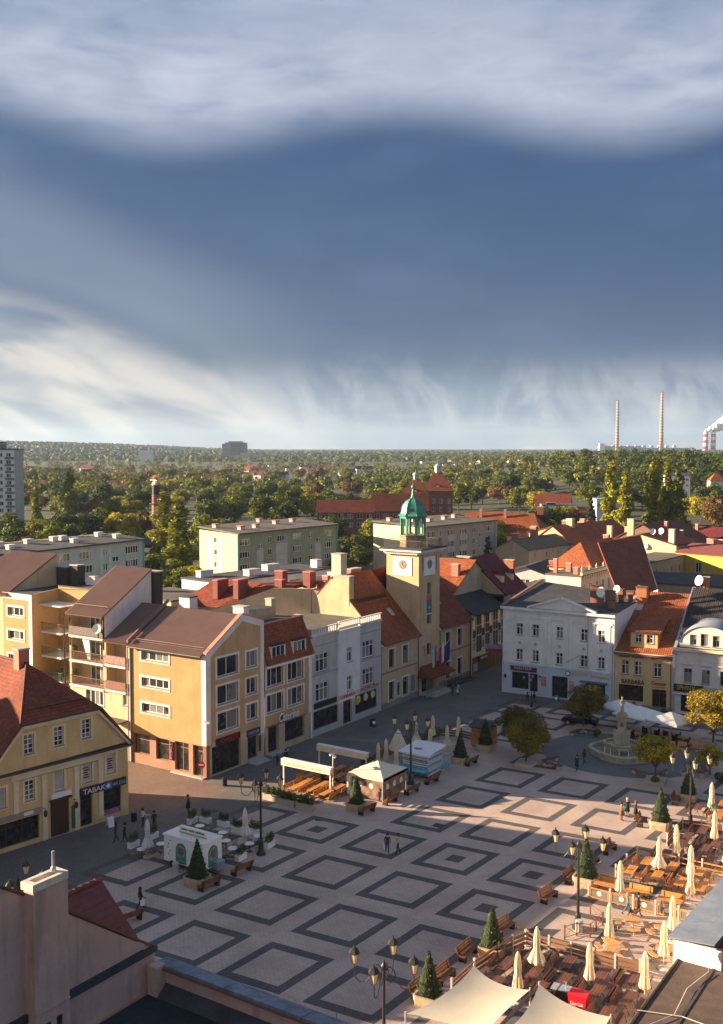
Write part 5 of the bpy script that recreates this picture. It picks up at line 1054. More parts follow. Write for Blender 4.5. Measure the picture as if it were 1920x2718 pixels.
# right-hand quarter
house('beige_gable_house', 'plain beige house with a slanted gable wall half in shadow', -50.5, 172.0, 10, 26, radians(-6), 8.2, 2.6, 'y', stucco('beige_render', (.42, .35, .26), .2), FELTW, kind='flat', rwin=((4, 5.6), (4, 2.8)), chim=((3.5, 4, 1.6, 1.2, 1.8, BRICK, 2), (5.2, 11, 1.8, 1.4, 2.6, BRICK, 3)))
house('tall_beige_house', 'taller beige house with dark flat roof and brick chimneys', -55, 203, 15, 19, radians(-6), 10.2, 2.0, 'y', stucco('sand_render', (.50, .40, .26), .15), FELT, kind='flat', rwin=((4, 7.5), (4, 4.0)), chim=((10, 4, 2.0, 1.4, 2.0, BRICK, 3), (12, 10, 2.0, 1.4, 2.0, BRICK, 3), (6, 12, 2, 1.2, 1.4, SALB)))
house('long_red_roof_house', 'long house with a broad red tiled roof left of the beige houses', -88, 214, 30, 18, radians(14), 7.5, 6.5, 'x', CREAMW, TORG, hip=4, chim=((9, 7, .8, .8, 2.4, SALB), (17, 7, .8, .8, 2.4, SALB), (28, 9, 2, 1, 2.0, MARB)))
house('small_gabled_house', 'small pale gabled house with dark roof left of the long red roof', -84, 196, 11, 13, radians(-12), 6.2, 4.8, 'y', PALE, TMAR, fwin=((2, 3.4),), chim=())
house('orange_gable_house', 'pale gabled house with bright orange roof beyond the dark-roofed one', -104, 236, 12, 12, radians(-14), 6.5, 5.0, 'y', CREAMW, TBRT)
house('ornate_house', 'ornate pale house with tall windows and green-edged parapet behind the white house', -7.0, 104.5, 7.2, 19, radians(-1), 10.6, None, wall=stucco('lilac_white_render', (.55, .50, .50), .2), rm=FELTW, rwin=((6, 7.0), (6, 3.4)), ww=1.1, wh=2.1, chim=((1.2, 2, .7, .7, 2.6, SALB), (2.6, 5, 1.0, .8, 1.6, SALB), (5.4, 2.0, .9, .9, 1.2, SALB)))
B = thing('parapet_ornament', 'green copper parapet with urn finials along the ornate pale house', 'parapet', (-7, 104.5, 10.85), radians(-1)); part('parapet', MB().box(6.9, .2, 0, 7.35, 19, .6), CRM, B); part('copper_edge', MB().box(6.8, .1, .603, 7.45, 19.1, .78), COPPER, B)
for k in range(6): part('urn_finial', MB().lathe([(.16, .78), (.1, .95), (.24, 1.2), (.1, 1.45), (.03, 1.7)], 8, (7.1, .6+k*3.6, 0)), CRM, B)
for k in range(16): part('frieze_bracket', MB().box(7.22, .7+k*1.15, -.9, 7.5, 1.1+k*1.15, -.1), CRM, B)
house('orange_hip_house', 'house with a bright orange hipped roof above the ornate parapet', -12.5, 119, 9.5, 24, radians(-4), 10.8, 4.6, 'y', CREAMW, TBRT, hip=4.5, pitch=.5, chim=((2.0, 15, 1.4, 1.0, 1.2, SALB), (4.0, 19, 1.2, 1.0, 1.2, SALB)))
B = thing('steep_red_roof', 'steep red-brown roof slope falling towards the white house roof', 'roof', (0, 0, 0)); roof(B, (14.8, 85, 9.5), (14.8, 104, 9.5), (3.5, 128, 17.0), (.5, 112, 16.6), TORG, 'tile', .5); part('verge', MB().tube([(14.9, 85, 9.6), (14.9, 104, 9.6)], .12, 6), GUTTER, B); part('gable_wall', MB().slab([(14.8, 104.2, 0), (3.5, 128.2, 0), (3.5, 128.2, 16.8), (14.8, 104.2, 9.4)], (0, .3, 0)), stucco('slate_blue_render', (.33, .33, .40), .3), B)
house('black_roof_shed', 'low building with a black roof and white clerestory behind the white house', -14, 98, 16, 14, radians(8), 7.4, 1.8, 'y', plain('white_board', (.55, .55, .57), .7), MATS['black_felt_roof'], kind='flat')
house('black_roof_back', 'upper black roof with white clerestory windows beside the maroon roof', -22, 112, 14, 16, radians(8), 8.6, 2.2, 'y', MATS['white_board'], MATS['black_felt_roof'], kind='flat', fwin=((5, 7.2),), ww=1.8, wh=1.0, chim=((3, 2, 2.0, 1.2, 2.2, MATS['orange_brick'], 0), (10, 12, 2.6, 1, 1.0, SALB)))
house('rounded_terrace_house', 'beige terrace house with small framed windows behind the steep red roof', -7, 139, 8, 28, radians(-4), 9.8, None, wall=stucco('khaki_render', (.36, .31, .21), .2), rm=FELTW, rwin=((6, 6.4), (6, 2.8)), ww=1.3, wh=1.9)
house('beige_firewall_house', 'beige house with blank fire wall hung with satellite dishes', -18, 166, 18, 15, radians(-4), 12.0, 2.2, 'y', stucco('cream_firewall', (.55, .46, .33), .35), TRED, chim=((1.0, .6, 1.2, .9, 3.4, CREAMW), (6.5, .5, 1.6, 1.0, 4.0, CREAMW), (16.6, 1.0, 1.4, 1.2, 3.2, PALE)))
for k, (x, z, lb) in enumerate(((3.5, 11.6, 'round white dish left of the tall stack on the fire wall'), (10.5, 11.2, 'white dish in the middle of the beige fire wall'), (11.5, 14.6, 'left of two dishes on top of the beige house'), (13.5, 14.8, 'right of two dishes on top of the beige house'))): dish(None, (-18+x, 165.3+(2.5 if z > 14 else 0), z-1), .8, -1.9, lb)
house('yellow_block_house', 'bright yellow block with a single dark window and maroon roof at the right edge', .5, 163, 34, 16, radians(-13), 10.6, 1.6, 'x', stucco('lemon_render', (.46, .36, .085), .12), MARB, kind='flat', fwin=((3, 6.2),), ww=1.4, wh=2.3, chim=((17, 5, 1.2, 1.0, 2.6, SALB), (20, 5, 1.2, 1.0, 2.6, SALB), (5, 9, 4, .6, 1.2, SALB)))
house('dark_flat_roofs', 'dark felt roofs with brick edge behind the red dormer roof', 9.0, 113, 34, 18, radians(10), 9.4, 1.0, 'x', stucco('sand_brick_render', (.40, .31, .2), .4), FELT, kind='flat', chim=((20, 1.5, .9, .9, 2.2, MATS['orange_brick']),))
house('low_court_roof', 'brown felt court roof just behind the red dormer roof', 19, 84, 30, 22, radians(8), 8.6, 1.2, 'y', stucco('sand_brick_render', (.40, .31, .2), .4), FELTW, kind='flat')
house('long_brown_gable_house', 'broad brown gabled roof with a square attic opening', -28, 190, 24, 22, radians(-8), 8.6, 6.4, 'y', plain('brown_boarding', (.17, .09, .07), .8), TBRN, chim=((5, 6, 1.6, 1.2, 2.2, CREAMW), (15, 8, .8, .8, 1.8, SALB), (19, 9, .8, .8, 1.8, SALB)))
house('orange_strip_house', 'long orange roof at the foot of the poplars', -52, 196, 16, 34, radians(-10), 7.5, 5.5, 'y', CREAMW, TBRT, chim=((9, 8, 2, 1.6, 2.2, CREAMW),))
house('orange_low_hip', 'small orange hipped roof right of the tall beige house', -60, 236, 18, 16, radians(-8), 7.0, 4.4, 'x', CREAMW, TBRT, hip=6, chim=((6, 6, 1.6, 1.0, 1.6, SALB),))
house('maroon_long_house', 'long dark maroon roof below the right-hand poplars', -20, 214, 26, 20, radians(-10), 7.5, 5.0, 'x', CREAMW, TMAR, chim=((3, 8, .8, .8, 1.6, SALB), (8, 8, .8, .8, 1.6, SALB)))
house('salmon_low_house', 'low salmon wall and roof at the right edge beyond the yellow block', 2, 232, 40, 12, radians(-10), 7.0, 1.0, 'x', stucco('salmon_render', (.62, .32, .22), .1), FELT, kind='flat')
house('green_wood_house', 'green boarded house with brown roof at the right edge', 0, 292, 20, 14, radians(-12), 9.0, 3.5, 'x', plain('green_boards', (.13, .19, .11), .7), TBRN, fwin=((2, 4.5),), ww=2.0)
house('brick_balustrade_house', 'buff brick house with balustraded flat roof behind the green one', 0, 320, 26, 16, radians(-12), 17.0, None, wall=stucco('buff_brick', (.40, .29, .16), .3), rm=ZINC, fwin=((4, 12.0),), ww=1.6, wh=2.2, chim=((4, 3, .8, .8, 1.6, SALB), (16, 5, .8, .8, 1.4, WTRIM)))
house('blue_white_hall', 'blank bluish-white hall with rooftop panels above the orange roofs', -115, 350, 15, 14, radians(28), 9.6, None, wall=stucco('bluish_white_render', (.50, .54, .63), .1), rm=FELT, chim=((4, 3, 4, 2, .8, NAVY),))
house('pale_corner_hall', 'pale bluish hall with a glazed top beside the poplars', -92, 356, 9, 14, radians(28), 12.5, None, wall=MATS['bluish_white_render'], rm=ZINC, fwin=((2, 9.6),), ww=3.2, wh=1.4)
house('brown_tiled_shed', 'brown tiled shed between the two pale halls', -102, 353, 9, 10, radians(28), 5.5, 3.5, 'x', SALB, TBRN)
# school with red roofs
BRK2 = stucco('dark_brick_render', (.20, .075, .055), .25)
house('school_wing', 'long school wing with red tiled roof and white window bays', *fw(-18, 420), 23, 11, radians(33.5), 9.2, 4.6, 'x', BRK2, TRED, fwin=((6, 6.4), (6, 3.0)), ww=2.2, wh=2.0)
house('school_wing_tall', 'taller red-roofed school wing behind the dome', *fw(4.5, 440), 24, 13, radians(33.5), 8.6, 7.0, 'x', BRK2, TRED, fwin=((6, 5.0),), ww=2.2, wh=2.2)
for nm, lb, x, y, w, ev, rs, lan in (('school_pavilion', 'red brick school pavilion with pyramid roof and small lantern', -169, 318, 12, 14.0, 8.0, .8), ('school_main_building', 'tall red school building with steep hipped roof and domed lantern', -178, 352, 14.5, 15.0, 9.5, 1.1)):
    B = house(nm, lb, x, y, w, w, radians(28), ev, rs, 'x', BRK2, TORG, .6, fwin=((4, 8.5), (4, 4.5)), hip=w/2-1.2, ww=1.6, wh=2.4)
    h = ev+rs; part('lantern', MB().lathe([(1.5*lan, h-1.4), (1.5*lan, h+1.2*lan), (1.8*lan, h+1.3*lan), (1.5*lan, h+1.9*lan), (.9*lan, h+2.5*lan), (.1, h+2.8*lan), (.05, h+4.6*lan)], 10, (w/2, w/2, 0)), plain('pale_copper', (.32, .40, .44), .5), B)
    o = part('eyebrow_dormer', MB().slab([(w*.36, 1.2, ev+1.0)]+[(w*.36+w*.14*(1-cos(pi*k/8)), 1.2, ev+1.0+1.8*sin(pi*k/8)) for k in range(1, 8)]+[(w*.64, 1.2, ev+1.0)], (0, 2.2, 0)), TRED, B); part('dormer_window', MB().box(w*.44, 1.14, ev+1.3, w*.56, 1.19, ev+2.2), WHITE, o)
house('red_corner_house', 'red roofed house at the right of the school among trees', -128, 372, 16, 14, radians(20), 7.5, 6.0, 'x', CREAMW, TRED)
house('white_far_hall', 'long low white hall standing among trees right of the school', *fw(160, 1010), 62, 20, radians(33.5), 13.5, None, wall=WHIR, rm=PALE, fwin=((7, 6),), ww=5, wh=3)
house('white_hill_house', 'white two-storey house on the wooded hill at the right', *fw(165, 560), 12.5, 8, radians(30), 20.5, 1.4, 'x', WHIR, FELT, kind='flat', fwin=((4, 14.5), (4, 17.6)), ww=1.4, wh=1.2)
house('red_hill_house', 'house with bright red hipped roof at the right edge of the hill', *fw(182, 540), 7.5, 7, radians(30), 18.5, 3.6, 'x', WHIR, TBRT, hip=3)
house('cream_hill_house', 'cream house with red roof below the hill at the right edge', *fw(166, 500), 6, 6, radians(30), 13.5, 3, 'x', CREAMW, TRED, hip=2.4)
# workshop yard and graffiti chimney at the left
house('blue_workshop', 'blue-walled workshop with a flat roof among trees behind the teal block', -216, 178, 9, 22, radians(-30), 7.5, None, wall=plain('workshop_wall', (.16, .24, .38), .7, .4, .3), rm=FELTW, rwin=((3, 3.5),), ww=3.5, wh=2.4)
house('grey_workshop', 'grey workshop with white doors beside the brick chimney', -200, 196, 10, 26, radians(-30), 8.0, None, wall=plain('grey_workshop_wall', (.25, .27, .30), .7), rm=FELTW, rwin=((4, 3.0),), ww=4.0, wh=3.0)
house('workshop_shed', 'small pale shed with red roof right of the brick chimney', -178, 188, 8, 12, radians(-30), 4.5, 2.2, 'y', PALE, TBRN)
B = thing('factory_chimney', 'tall banded brick factory chimney painted with blue graffiti', 'chimney', (-184.8, 180.3, 0)); part('shaft', MB().lathe([(1.75, 0), (1.6, 8), (1.45, 16), (1.35, 21.8), (1.5, 21.9), (1.5, 22.3), (1.1, 22.4)], 18), brickm('banded_brick', (.30, .10, .075), (.22, .075, .06), (.45, .38, .33), 1.2, .62), B, smooth=True)
part('iron_top', MB().lathe([(1.4, 19.0), (1.37, 21.9)], 18, cap=False), BLKB, B); part('platform', MB().lathe([(1.5, 15.6), (2.3, 15.7), (2.3, 15.9), (1.5, 15.95)], 16), MARB, B); part('platform_rail', MB().lathe([(2.25, 16.9), (2.3, 17.0)], 16, cap=False), MARB, B)
for k, (z, h) in enumerate(((9, 2.4), (12.2, 1.8), (17.2, 2.0))): part('graffiti_patch', MB().lathe([(1.7-z*.018, z), (1.69-z*.018, z+h)], 18, cap=False), plain('blue_graffiti', (.12, .24, .48), .7, .7, .9), B)
B = thing('tower_block', 'tall green and white tower block at the left edge', 'apartment block', fw(-163.5, 425)+(0,), radians(33.5)); f = Face(B, (0, 0), 0, stucco('tower_green', (.20, .33, .20), .15)); f.wall([(0, 0), (13.5, 0), (13.5, 37), (0, 37)]); part('core', MB().box(0, .3, 0, 13.4, 14, 36.8), MATS['tower_green'], B)
g = Face(B, (13.5, 1.0), 0, WHIR); wo = [(x, 3+k*2.85, 2.0, 1.5) for k in range(11) for x in (.5, 4.0)]; g.wall([(0, 0), (7.4, 0), (7.4, 34.3), (0, 34.3)], wo, .4)
for (x, z, w, h) in wo: g.window(x, z, w, h, 2, 1, y=.3)
part('roof', MB().box(-.2, -.2, 37.002, 13.6, 14, 37.6), GUTTER, B); part('wing_roof', MB().box(13.5, .8, 34.302, 21.2, 13, 34.8), FELT, B); part('wing_side', MB().box(20.7, 1.1, 0, 20.88, 12.5, 34.2), PALE, B)
for k in range(11): g.box('balcony_strip', 3.6, 7.3, -.5, -.003, 2.0+k*2.85, 2.9+k*2.85, plain('dark_balcony', (.14, .15, .15), .7))
house('shading_neighbour_house', 'unseen house continuing the row left of the yellow gabled house, added for its shadow', -16, -47.5, 14.5, 21.5, radians(-6), 10.3, 3.2, 'y', CREAMW, TBRN)  # out of view; row continued here so its shadow covers the near square
house('shading_gable_house', 'unseen tall gabled house added behind the yellow gabled house to shade its roof', -30, -44, 11, 15, 0, 13.5, 4.0, 'y', CREAMW, TBRN)  # not in view; added to keep sun off the yellow house's roof
# far landmarks
B = thing('hospital_block', 'large grey hospital slab on the left horizon', 'hospital', fw(-342, 2600)+(20,), radians(33.5)); part('slab', MB().box(0, 0, -12, 50, 16, 32), plain('hospital_grey', (.27, .27, .27), .8, .2, .05), B); part('stair_tower', MB().box(-7, -2, -12, -.02, 12, 29), plain('hospital_brown', (.34, .27, .22), .8), B); part('plant_floor', MB().box(8, 3, 32.01, 44, 13, 35), MATS['hospital_brown'], B); part('side_tower', MB().box(50.02, 2, -12, 55, 14, 31), MATS['hospital_brown'], B)
for r in range(9): part('window_band', MB().box(14, -.3, 1+r*3.3, 46, -.02, 2.6+r*3.3), plain('hospital_glass', (.06, .08, .09), .3), B)
part('low_wing', MB().box(40, -18, -12, 62, -2.02, 6), plain('hospital_pale', (.46, .42, .38), .8), B); part('low_wing', MB().box(62.02, -10, -12, 110, 8, 2), MATS['hospital_pale'], B)
house('far_white_hall', 'small white hall on the left horizon', *fw(-515, 2400), 32, 12, radians(33.5), 33, None, wall=WHIR, rm=PALE)
RW = base_mat('red_white_bands'); t, b = RW[1], RW[2]
def bands(name, n_, c1, c2, z0, z1):
    m_, t, b = base_mat(name); sx = t.new('ShaderNodeSeparateXYZ'); t.l.new(pos(t), sx.inputs[0])
    f_ = t.m('FRACT', t.m('MULTIPLY', t.m('SUBTRACT', sx.outputs[2], z0), n_/(z1-z0)))
    t.put(b.inputs['Base Color'], t.mix(t.m('GREATER_THAN', f_, .5), c1, c2)); b.inputs['Roughness'].default_value = .8; return m_
ST1 = bands('chimney_stripes', 13, (.40, .31, .27), (.34, .10, .065), 75, 250); ST2 = bands('stack_stripes', 3.5, (.75, .72, .7), (.60, .03, .03), 22, 118)
PD = 4800
B = thing('power_station_chimney', 'left of the two tall slender striped power station chimneys', 'chimney', fw(1182, PD)+(20,), 0, 'power station chimneys'); part('shaft', MB().lathe([(10, 0), (8, 70), (6.6, 150), (5.2, 240)], 20), ST1, B, smooth=True); part('top_ring', MB().lathe([(5.2, 236), (5.6, 240.5), (4.4, 240.6)], 20), MARB, B)
B = thing('power_station_chimney', 'right and taller of the two slender striped power station chimneys', 'chimney', fw(1386, PD)+(20,), 0, 'power station chimneys'); part('shaft', MB().lathe([(11, 0), (9, 80), (7, 180), (5.4, 279)], 20), ST1, B, smooth=True); part('top_ring', MB().lathe([(5.4, 274), (5.8, 279.5), (4.5, 279.6)], 20), MARB, B)
for l, lb, h in ((1558, 'left of the pair of short red and white banded stacks', 92), (1592, 'right of the pair of short red and white banded stacks', 95)): B = thing('banded_stack', lb, 'chimney', fw(l, PD-100)+(20,), 0, 'red and white banded stacks'); part('shaft', MB().lathe([(11.5, 0), (10.5, h)], 24), ST2, B, smooth=True); part('rim', MB().lathe([(10.6, h-1), (11.2, h+.6), (9.0, h+.7)], 24), MARB, B)
B = thing('power_station_hall', 'long grey power station boiler hall below the chimneys', 'power station', fw(1120, PD+60)+(20,), radians(33.5)); part('hall', MB().box(0, 0, -5, 190, 60, 30), plain('plant_blue_grey', (.30, .33, .38), .8, .2, .03), B); part('conveyor', MB().slab([(-70, 0, -6), (0, 0, 20), (0, 0, 25), (-70, 0, -1)], (0, 8, 0)), WHIR, B); part('bunker', MB().box(-6, -4, -5, 18, 20, 42), WHIR, B); part('annex', MB().box(190.1, 0, -5, 420, 50, 22), MATS['plant_blue_grey'], B)
for k in range(10): part('roof_box', MB().box(20+k*36, 10, 22, 34+k*36, 24, 34), WHIR, B)
for k in range(7): part('wall_pier', MB().box(6+k*29, -1.5, -5, 12+k*29, -.02, 30), plain('plant_dark', (.16, .18, .22), .8), B)
# ------------------------------------------------------------------ things on the square
import numpy as np
WOODB = plain('bench_wood', (.20, .075, .03), .55, .3, 5, rnd=.15); STEELB = plain('black_steel', (.022, .02, .02), .45)
ORW = plain('orange_wood', (.50, .205, .045), .5, .2, 4, rnd=.18); BRW = plain('brown_wood', (.135, .055, .035), .5, .25, 4, rnd=.2); LTW = plain('light_wood', (.48, .25, .10), .5, .2, 4, rnd=.12)
GREYM = plain('grey_post', (.42, .42, .41), .4); CANV = plain('cream_canvas', (.66, .58, .42), .85, .12, 3, rnd=.06, dirt=.2); CANVW = plain('white_canvas', (.70, .70, .69), .8, .08, 3)
def make_bench():
    t = thing('park_bench', 'x', 'bench')
    for s in (-1, 1):
        part('support', MB().box(s*.8-.1, -.28, 0, s*.8+.1, .26, .4).slab([(s*.8-.06, .2, .4), (s*.8-.06, .28, .4), (s*.8-.06, .46, .92), (s*.8-.06, .40, .92)], (.12, 0, 0)), STEELB, t)
    for k in range(4): cpart('bslat', 'seat_slat', lambda: MB().box(-1.02, 0, 0, 1.02, .115, .045), WOODB, t, (0, -.28+k*.135, .403))
    for k in range(3): o = cpart('bback', 'back_slat', lambda: MB().box(-1.02, 0, 0, 1.02, .04, .13), WOODB, t, (0, .26+k*.055, .52+k*.155)); o.rotation_euler = (-.32, 0, 0)
    return t
BENCHES = [(18.7, -16.0, 81, 'red-brown bench right of the white food trailer'), (18.5, -19.7, 81, 'red-brown bench beside the cone tree in front of the food trailer'), (17.6, -27.3, 75, 'bench behind the maroon tiled roof at the lower left'), (19.6, 1.3, 80, 'bench touching the planter of the cone tree at the beer tent'), (20.0, 4.9, 86, 'bench along the right wall of the beer tent'), (20.2, 8.6, 84, 'bench between the beer tent and the ice cream kiosk'), (20.3, 12.5, 84, 'bench in front of the striped ice cream kiosk'), (20.8, 20.4, 86, 'bench beside the dark cone tree near the wooden hut'),
           (43.3, 20.4, 276, 'bench left of the far right cone tree'), (42.4, 12.8, 276, 'bench left of the sunlit cone tree at right'), (42.2, 4.8, 264, 'bench just beyond the lantern post at the orange tables'), (42.0, 1.2, 264, 'bench end half hidden behind the cone tree at the lantern post'), (41.7, -6.9, 264, 'lone bench in the shade before the orange tables'), (41.8, -2.6, 270, 'bench left of the cone tree at the orange tables'), (40.7, -18.3, 270, 'bench left of the near cone tree by the brown fence'), (41.2, -13.6, 264, 'bench behind the near cone tree by the brown fence'), (40.5, -24.2, 270, 'bench left of the nearest cone tree'), (40.9, -21.9, 268, 'bench between the two nearest cone trees')]
bt = make_bench()
for k, (x, y, a, lb) in enumerate(BENCHES):
    o = bt if k == 0 else dup(bt)
    o.location = (x, y, 0); o.rotation_euler = (0, 0, radians(a-180)); tag(o, lb, 'bench', 'benches along the square')
# lanterns
LGL = plain('lantern_glass', (.62, .52, .30), .2, .1)
def make_lamp():
    t = thing('lantern_post', 'x', 'street lamp')
    part('base', MB().lathe([(.42, 0), (.42, .12), (.26, .3), (.2, .9), (.24, 1.0), (.13, 1.15)], 12), STEELB, t)
    part('pole', MB().lathe([(.12, 1.1), (.1, 2.8), (.13, 2.85), (.1, 2.95), (.085, 5.9), (.14, 5.95), (.16, 6.2), (.08, 6.35), (.02, 6.6)], 10), STEELB, t)
    for k in range(4):
        a = pi/2*k+.1
        P_ = [(.08, 5.95), (.35, 6.2), (.6, 6.0), (.75, 5.5), (1.05, 5.1), (1.4, 5.05), (1.65, 5.25), (1.72, 5.7), (1.72, 6.0)]
        part('arm', MB().tube([(r*cos(a), r*sin(a), z) for r, z in P_], .032, 6), STEELB, t)
        part('scroll', MB().tube([((.45+.3*(1-q/14)*cos(q*.75))*cos(a), (.45+.3*(1-q/14)*cos(q*.75))*sin(a), 5.45+.3*(1-q/14)*sin(q*.75)) for q in range(14)], .022, 5), STEELB, t)
        c = (1.72*cos(a), 1.72*sin(a), 6.0)
        L_ = part('lantern', MB().lathe([(.1, 0), (.13, .06)], 6), STEELB, t, c); part('lantern_cap', MB().lathe([(.3, .62), (.34, .66), (.22, .86), (.08, .95), (.03, 1.12)], 6), STEELB, L_)
        part('lantern_glass', MB().lathe([(.13, .06), (.26, .62)], 6), LGL, L_)
        mm = MB()
        for q in range(6): w = 2*pi*q/6; mm.tube([(.135*cos(w), .135*sin(w), .05), (.27*cos(w), .27*sin(w), .63)], .014, 4)
        part('lantern_cage', mm, STEELB, L_)
    return t
lt = make_lamp()
for k, (x, y, a, s, lb) in enumerate([(17.6, -12.1, .3, 1, 'lantern post right of the white food trailer'), (18.7, 11.0, .2, 1.02, 'lantern post between the beer tent and the ice cream kiosk'), (45.3, -10.1, 0, 1, 'lantern post at the brown railing of the round tables'), (46.2, 14.9, .4, .96, 'lantern post by the far right cone tree'), (43.0, -32.7, .15, 1, 'lantern post at the bottom centre'), (16.6, -36.2, .5, .96, 'lantern post behind the pink chimney at the left'), (46.9, 30.0, .7, .94, 'lantern post half hidden by the yellow shrub tree at right'), (15.8, 47.5, .2, .62, 'small lantern post in front of the white pediment house')]):
    o = lt if k == 0 else dup(lt)
    o.location = (x, y, 0); o.rotation_euler = (0, 0, a); o.scale = (s, s, s); tag(o, lb, 'street lamp', 'lantern posts')
# foliage
rng = np.random.default_rng(5)
def leaf_mesh(name, blobs, n, size, up=.25, shell=(.7, 1.02), flat=1.0, seedy=None):
    """blobs [(centre, (rx,ry,rz))]; n leaf-sized faces through the blobs' outer volume"""
    C = np.array([b_[0] for b_ in blobs], float); Rr = np.array([b_[1] for b_ in blobs], float)
    wt = (Rr.prod(1))**(2/3); wt /= wt.sum()
    idx = rng.choice(len(blobs), n, p=wt)
    d = rng.normal(size=(n, 3)); d /= np.linalg.norm(d, axis=1)[:, None]
    rad = rng.uniform(shell[0], shell[1], n)**.8
    p = C[idx]+d*Rr[idx]*rad[:, None]
    nr = d+rng.normal(size=(n, 3))*.55+np.array([0, 0, up]); nr /= np.linalg.norm(nr, axis=1)[:, None]
    a = np.cross(nr, rng.normal(size=(n, 3))); a /= np.linalg.norm(a, axis=1)[:, None]; b_ = np.cross(nr, a)
    s = (size*rng.uniform(.6, 1.35, n))[:, None]
    v = np.stack([p-a*s, p-b_*s*.62, p+a*s, p+b_*s*.62], 1).reshape(-1, 3)
    me = bpy.data.meshes.new(name); me.vertices.add(4*n); me.vertices.foreach_set('co', v.ravel().astype(np.float32))
    me.loops.add(4*n); me.loops.foreach_set('vertex_index', np.arange(4*n, dtype=np.int32))
    me.polygons.add(n); me.polygons.foreach_set('loop_start', np.arange(0, 4*n, 4, dtype=np.int32))
    try: me.polygons.foreach_set('loop_total', np.full(n, 4, dtype=np.int32))
    except Exception: pass
    br = rng.uniform(0, 1, len(blobs))[idx]
    val = np.clip(.55*br+.45*rng.uniform(0, 1, n), 0, 1)
    at = me.attributes.new('leafrnd', 'FLOAT', 'FACE'); at.data.foreach_set('value', val.astype(np.float32))
    me.update(calc_edges=True); me.validate()
    return me
BARK = plain('bark', (.09, .065, .045), .9, .3, 3)
TOP = leafm('thuja_green', (.035, .065, .012), (.075, .115, .02), .4)
cone_blobs = [((.28*math.cos(k*2.4)*(1-k/26), .28*math.sin(k*2.4)*(1-k/26), .75+k*.105), (.62*(1-k/27)+.06,)*2+(.2,)) for k in range(26)]
cm = leaf_mesh('cone_leaves', cone_blobs, 3400, .07, .5, (.75, 1.0))
cm2 = leaf_mesh('cone_leaves', cone_blobs, 3400, .07, .5, (.75, 1.0))
PLB = plain('planter_board', (.40, .31, .20), .75, .25, 3, rnd=.1)
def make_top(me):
    t = thing('cone_tree', 'x', 'topiary tree'); link('foliage', me, TOP, t)
    part('foliage_core', MB().lathe([(.66, .72), (.72, 1.0), (.45, 2.1), (.18, 3.0), (.02, 3.35)], 12), plain('thuja_shade', (.012, .022, .008), .9), t); part('stem', MB().lathe([(.09, .5), (.07, 1.0)], 8), BARK, t)  # near-black core paints the shade seen between the leaves
    p = part('planter', MB().prism([(-.82, -.6), (-.6, -.82), (.6, -.82), (.82, -.6), (.82, .6), (.6, .82), (-.6, .82), (-.82, .6)], 0, .36), PLB, t); part('planter_board', MB().prism([(-.86, -.63), (-.63, -.86), (.63, -.86), (.86, -.63), (.86, .63), (.63, .86), (-.63, .86), (-.86, .63)], .375, .72), PLB, p); part('soil', MB().prism([(-.7, -.7), (.7, -.7), (.7, .7), (-.7, .7)], .7, .73), plain('soil', (.03, .02, .015), .9), p)
    return t
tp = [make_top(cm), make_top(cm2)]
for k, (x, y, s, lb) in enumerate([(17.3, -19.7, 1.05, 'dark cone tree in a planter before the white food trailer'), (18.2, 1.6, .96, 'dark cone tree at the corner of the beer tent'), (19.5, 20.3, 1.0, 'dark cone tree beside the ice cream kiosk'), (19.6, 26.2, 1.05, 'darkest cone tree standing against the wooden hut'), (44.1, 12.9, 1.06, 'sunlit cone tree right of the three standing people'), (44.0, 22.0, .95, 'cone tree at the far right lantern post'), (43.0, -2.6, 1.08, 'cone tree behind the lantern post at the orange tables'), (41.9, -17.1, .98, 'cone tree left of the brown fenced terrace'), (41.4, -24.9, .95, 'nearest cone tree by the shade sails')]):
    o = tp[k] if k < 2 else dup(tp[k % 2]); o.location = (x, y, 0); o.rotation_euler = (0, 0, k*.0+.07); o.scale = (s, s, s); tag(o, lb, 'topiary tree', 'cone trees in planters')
# closed parasols
def make_parasol(h=3.3, r=.34, flare=.0, mat=None, seed=0):
    t = thing('closed_parasol', 'x', 'parasol'); rr = random.Random(seed)
    part('pole', MB().lathe([(.03, 0), (.03, h)], 8), GREYM, t); part('foot', MB().lathe([(.4, 0), (.4, .1), (.1, .16)], 14), plain('pale_stone', (.5, .47, .42), .8), t)
    prof = [(.03, h+.06), (.08, h-.02), (.16, h-.25), (.22, h-.8), (.2, h-1.3), (.22, h-1.45), (r+flare, h-2.2), (r*.85+flare, h-2.32), (.1, h-2.25)]
    off = [rr.uniform(.75, 1.2) for _ in range(24)]
    part('folded_canopy', MB().lathe(prof, 24, rmod=lambda j, i: 1 if i < 1 else (.72 if j % 3 == 0 else 1.08)*(1+(off[(j+i) % 24]-1)*.35*(i > 3))), mat or CANV, t); part('strap', MB().lathe([(.235, h-1.5), (.235, h-1.4)], 12, cap=False), plain('strap', (.5, .44, .33), .8), t)
    return t
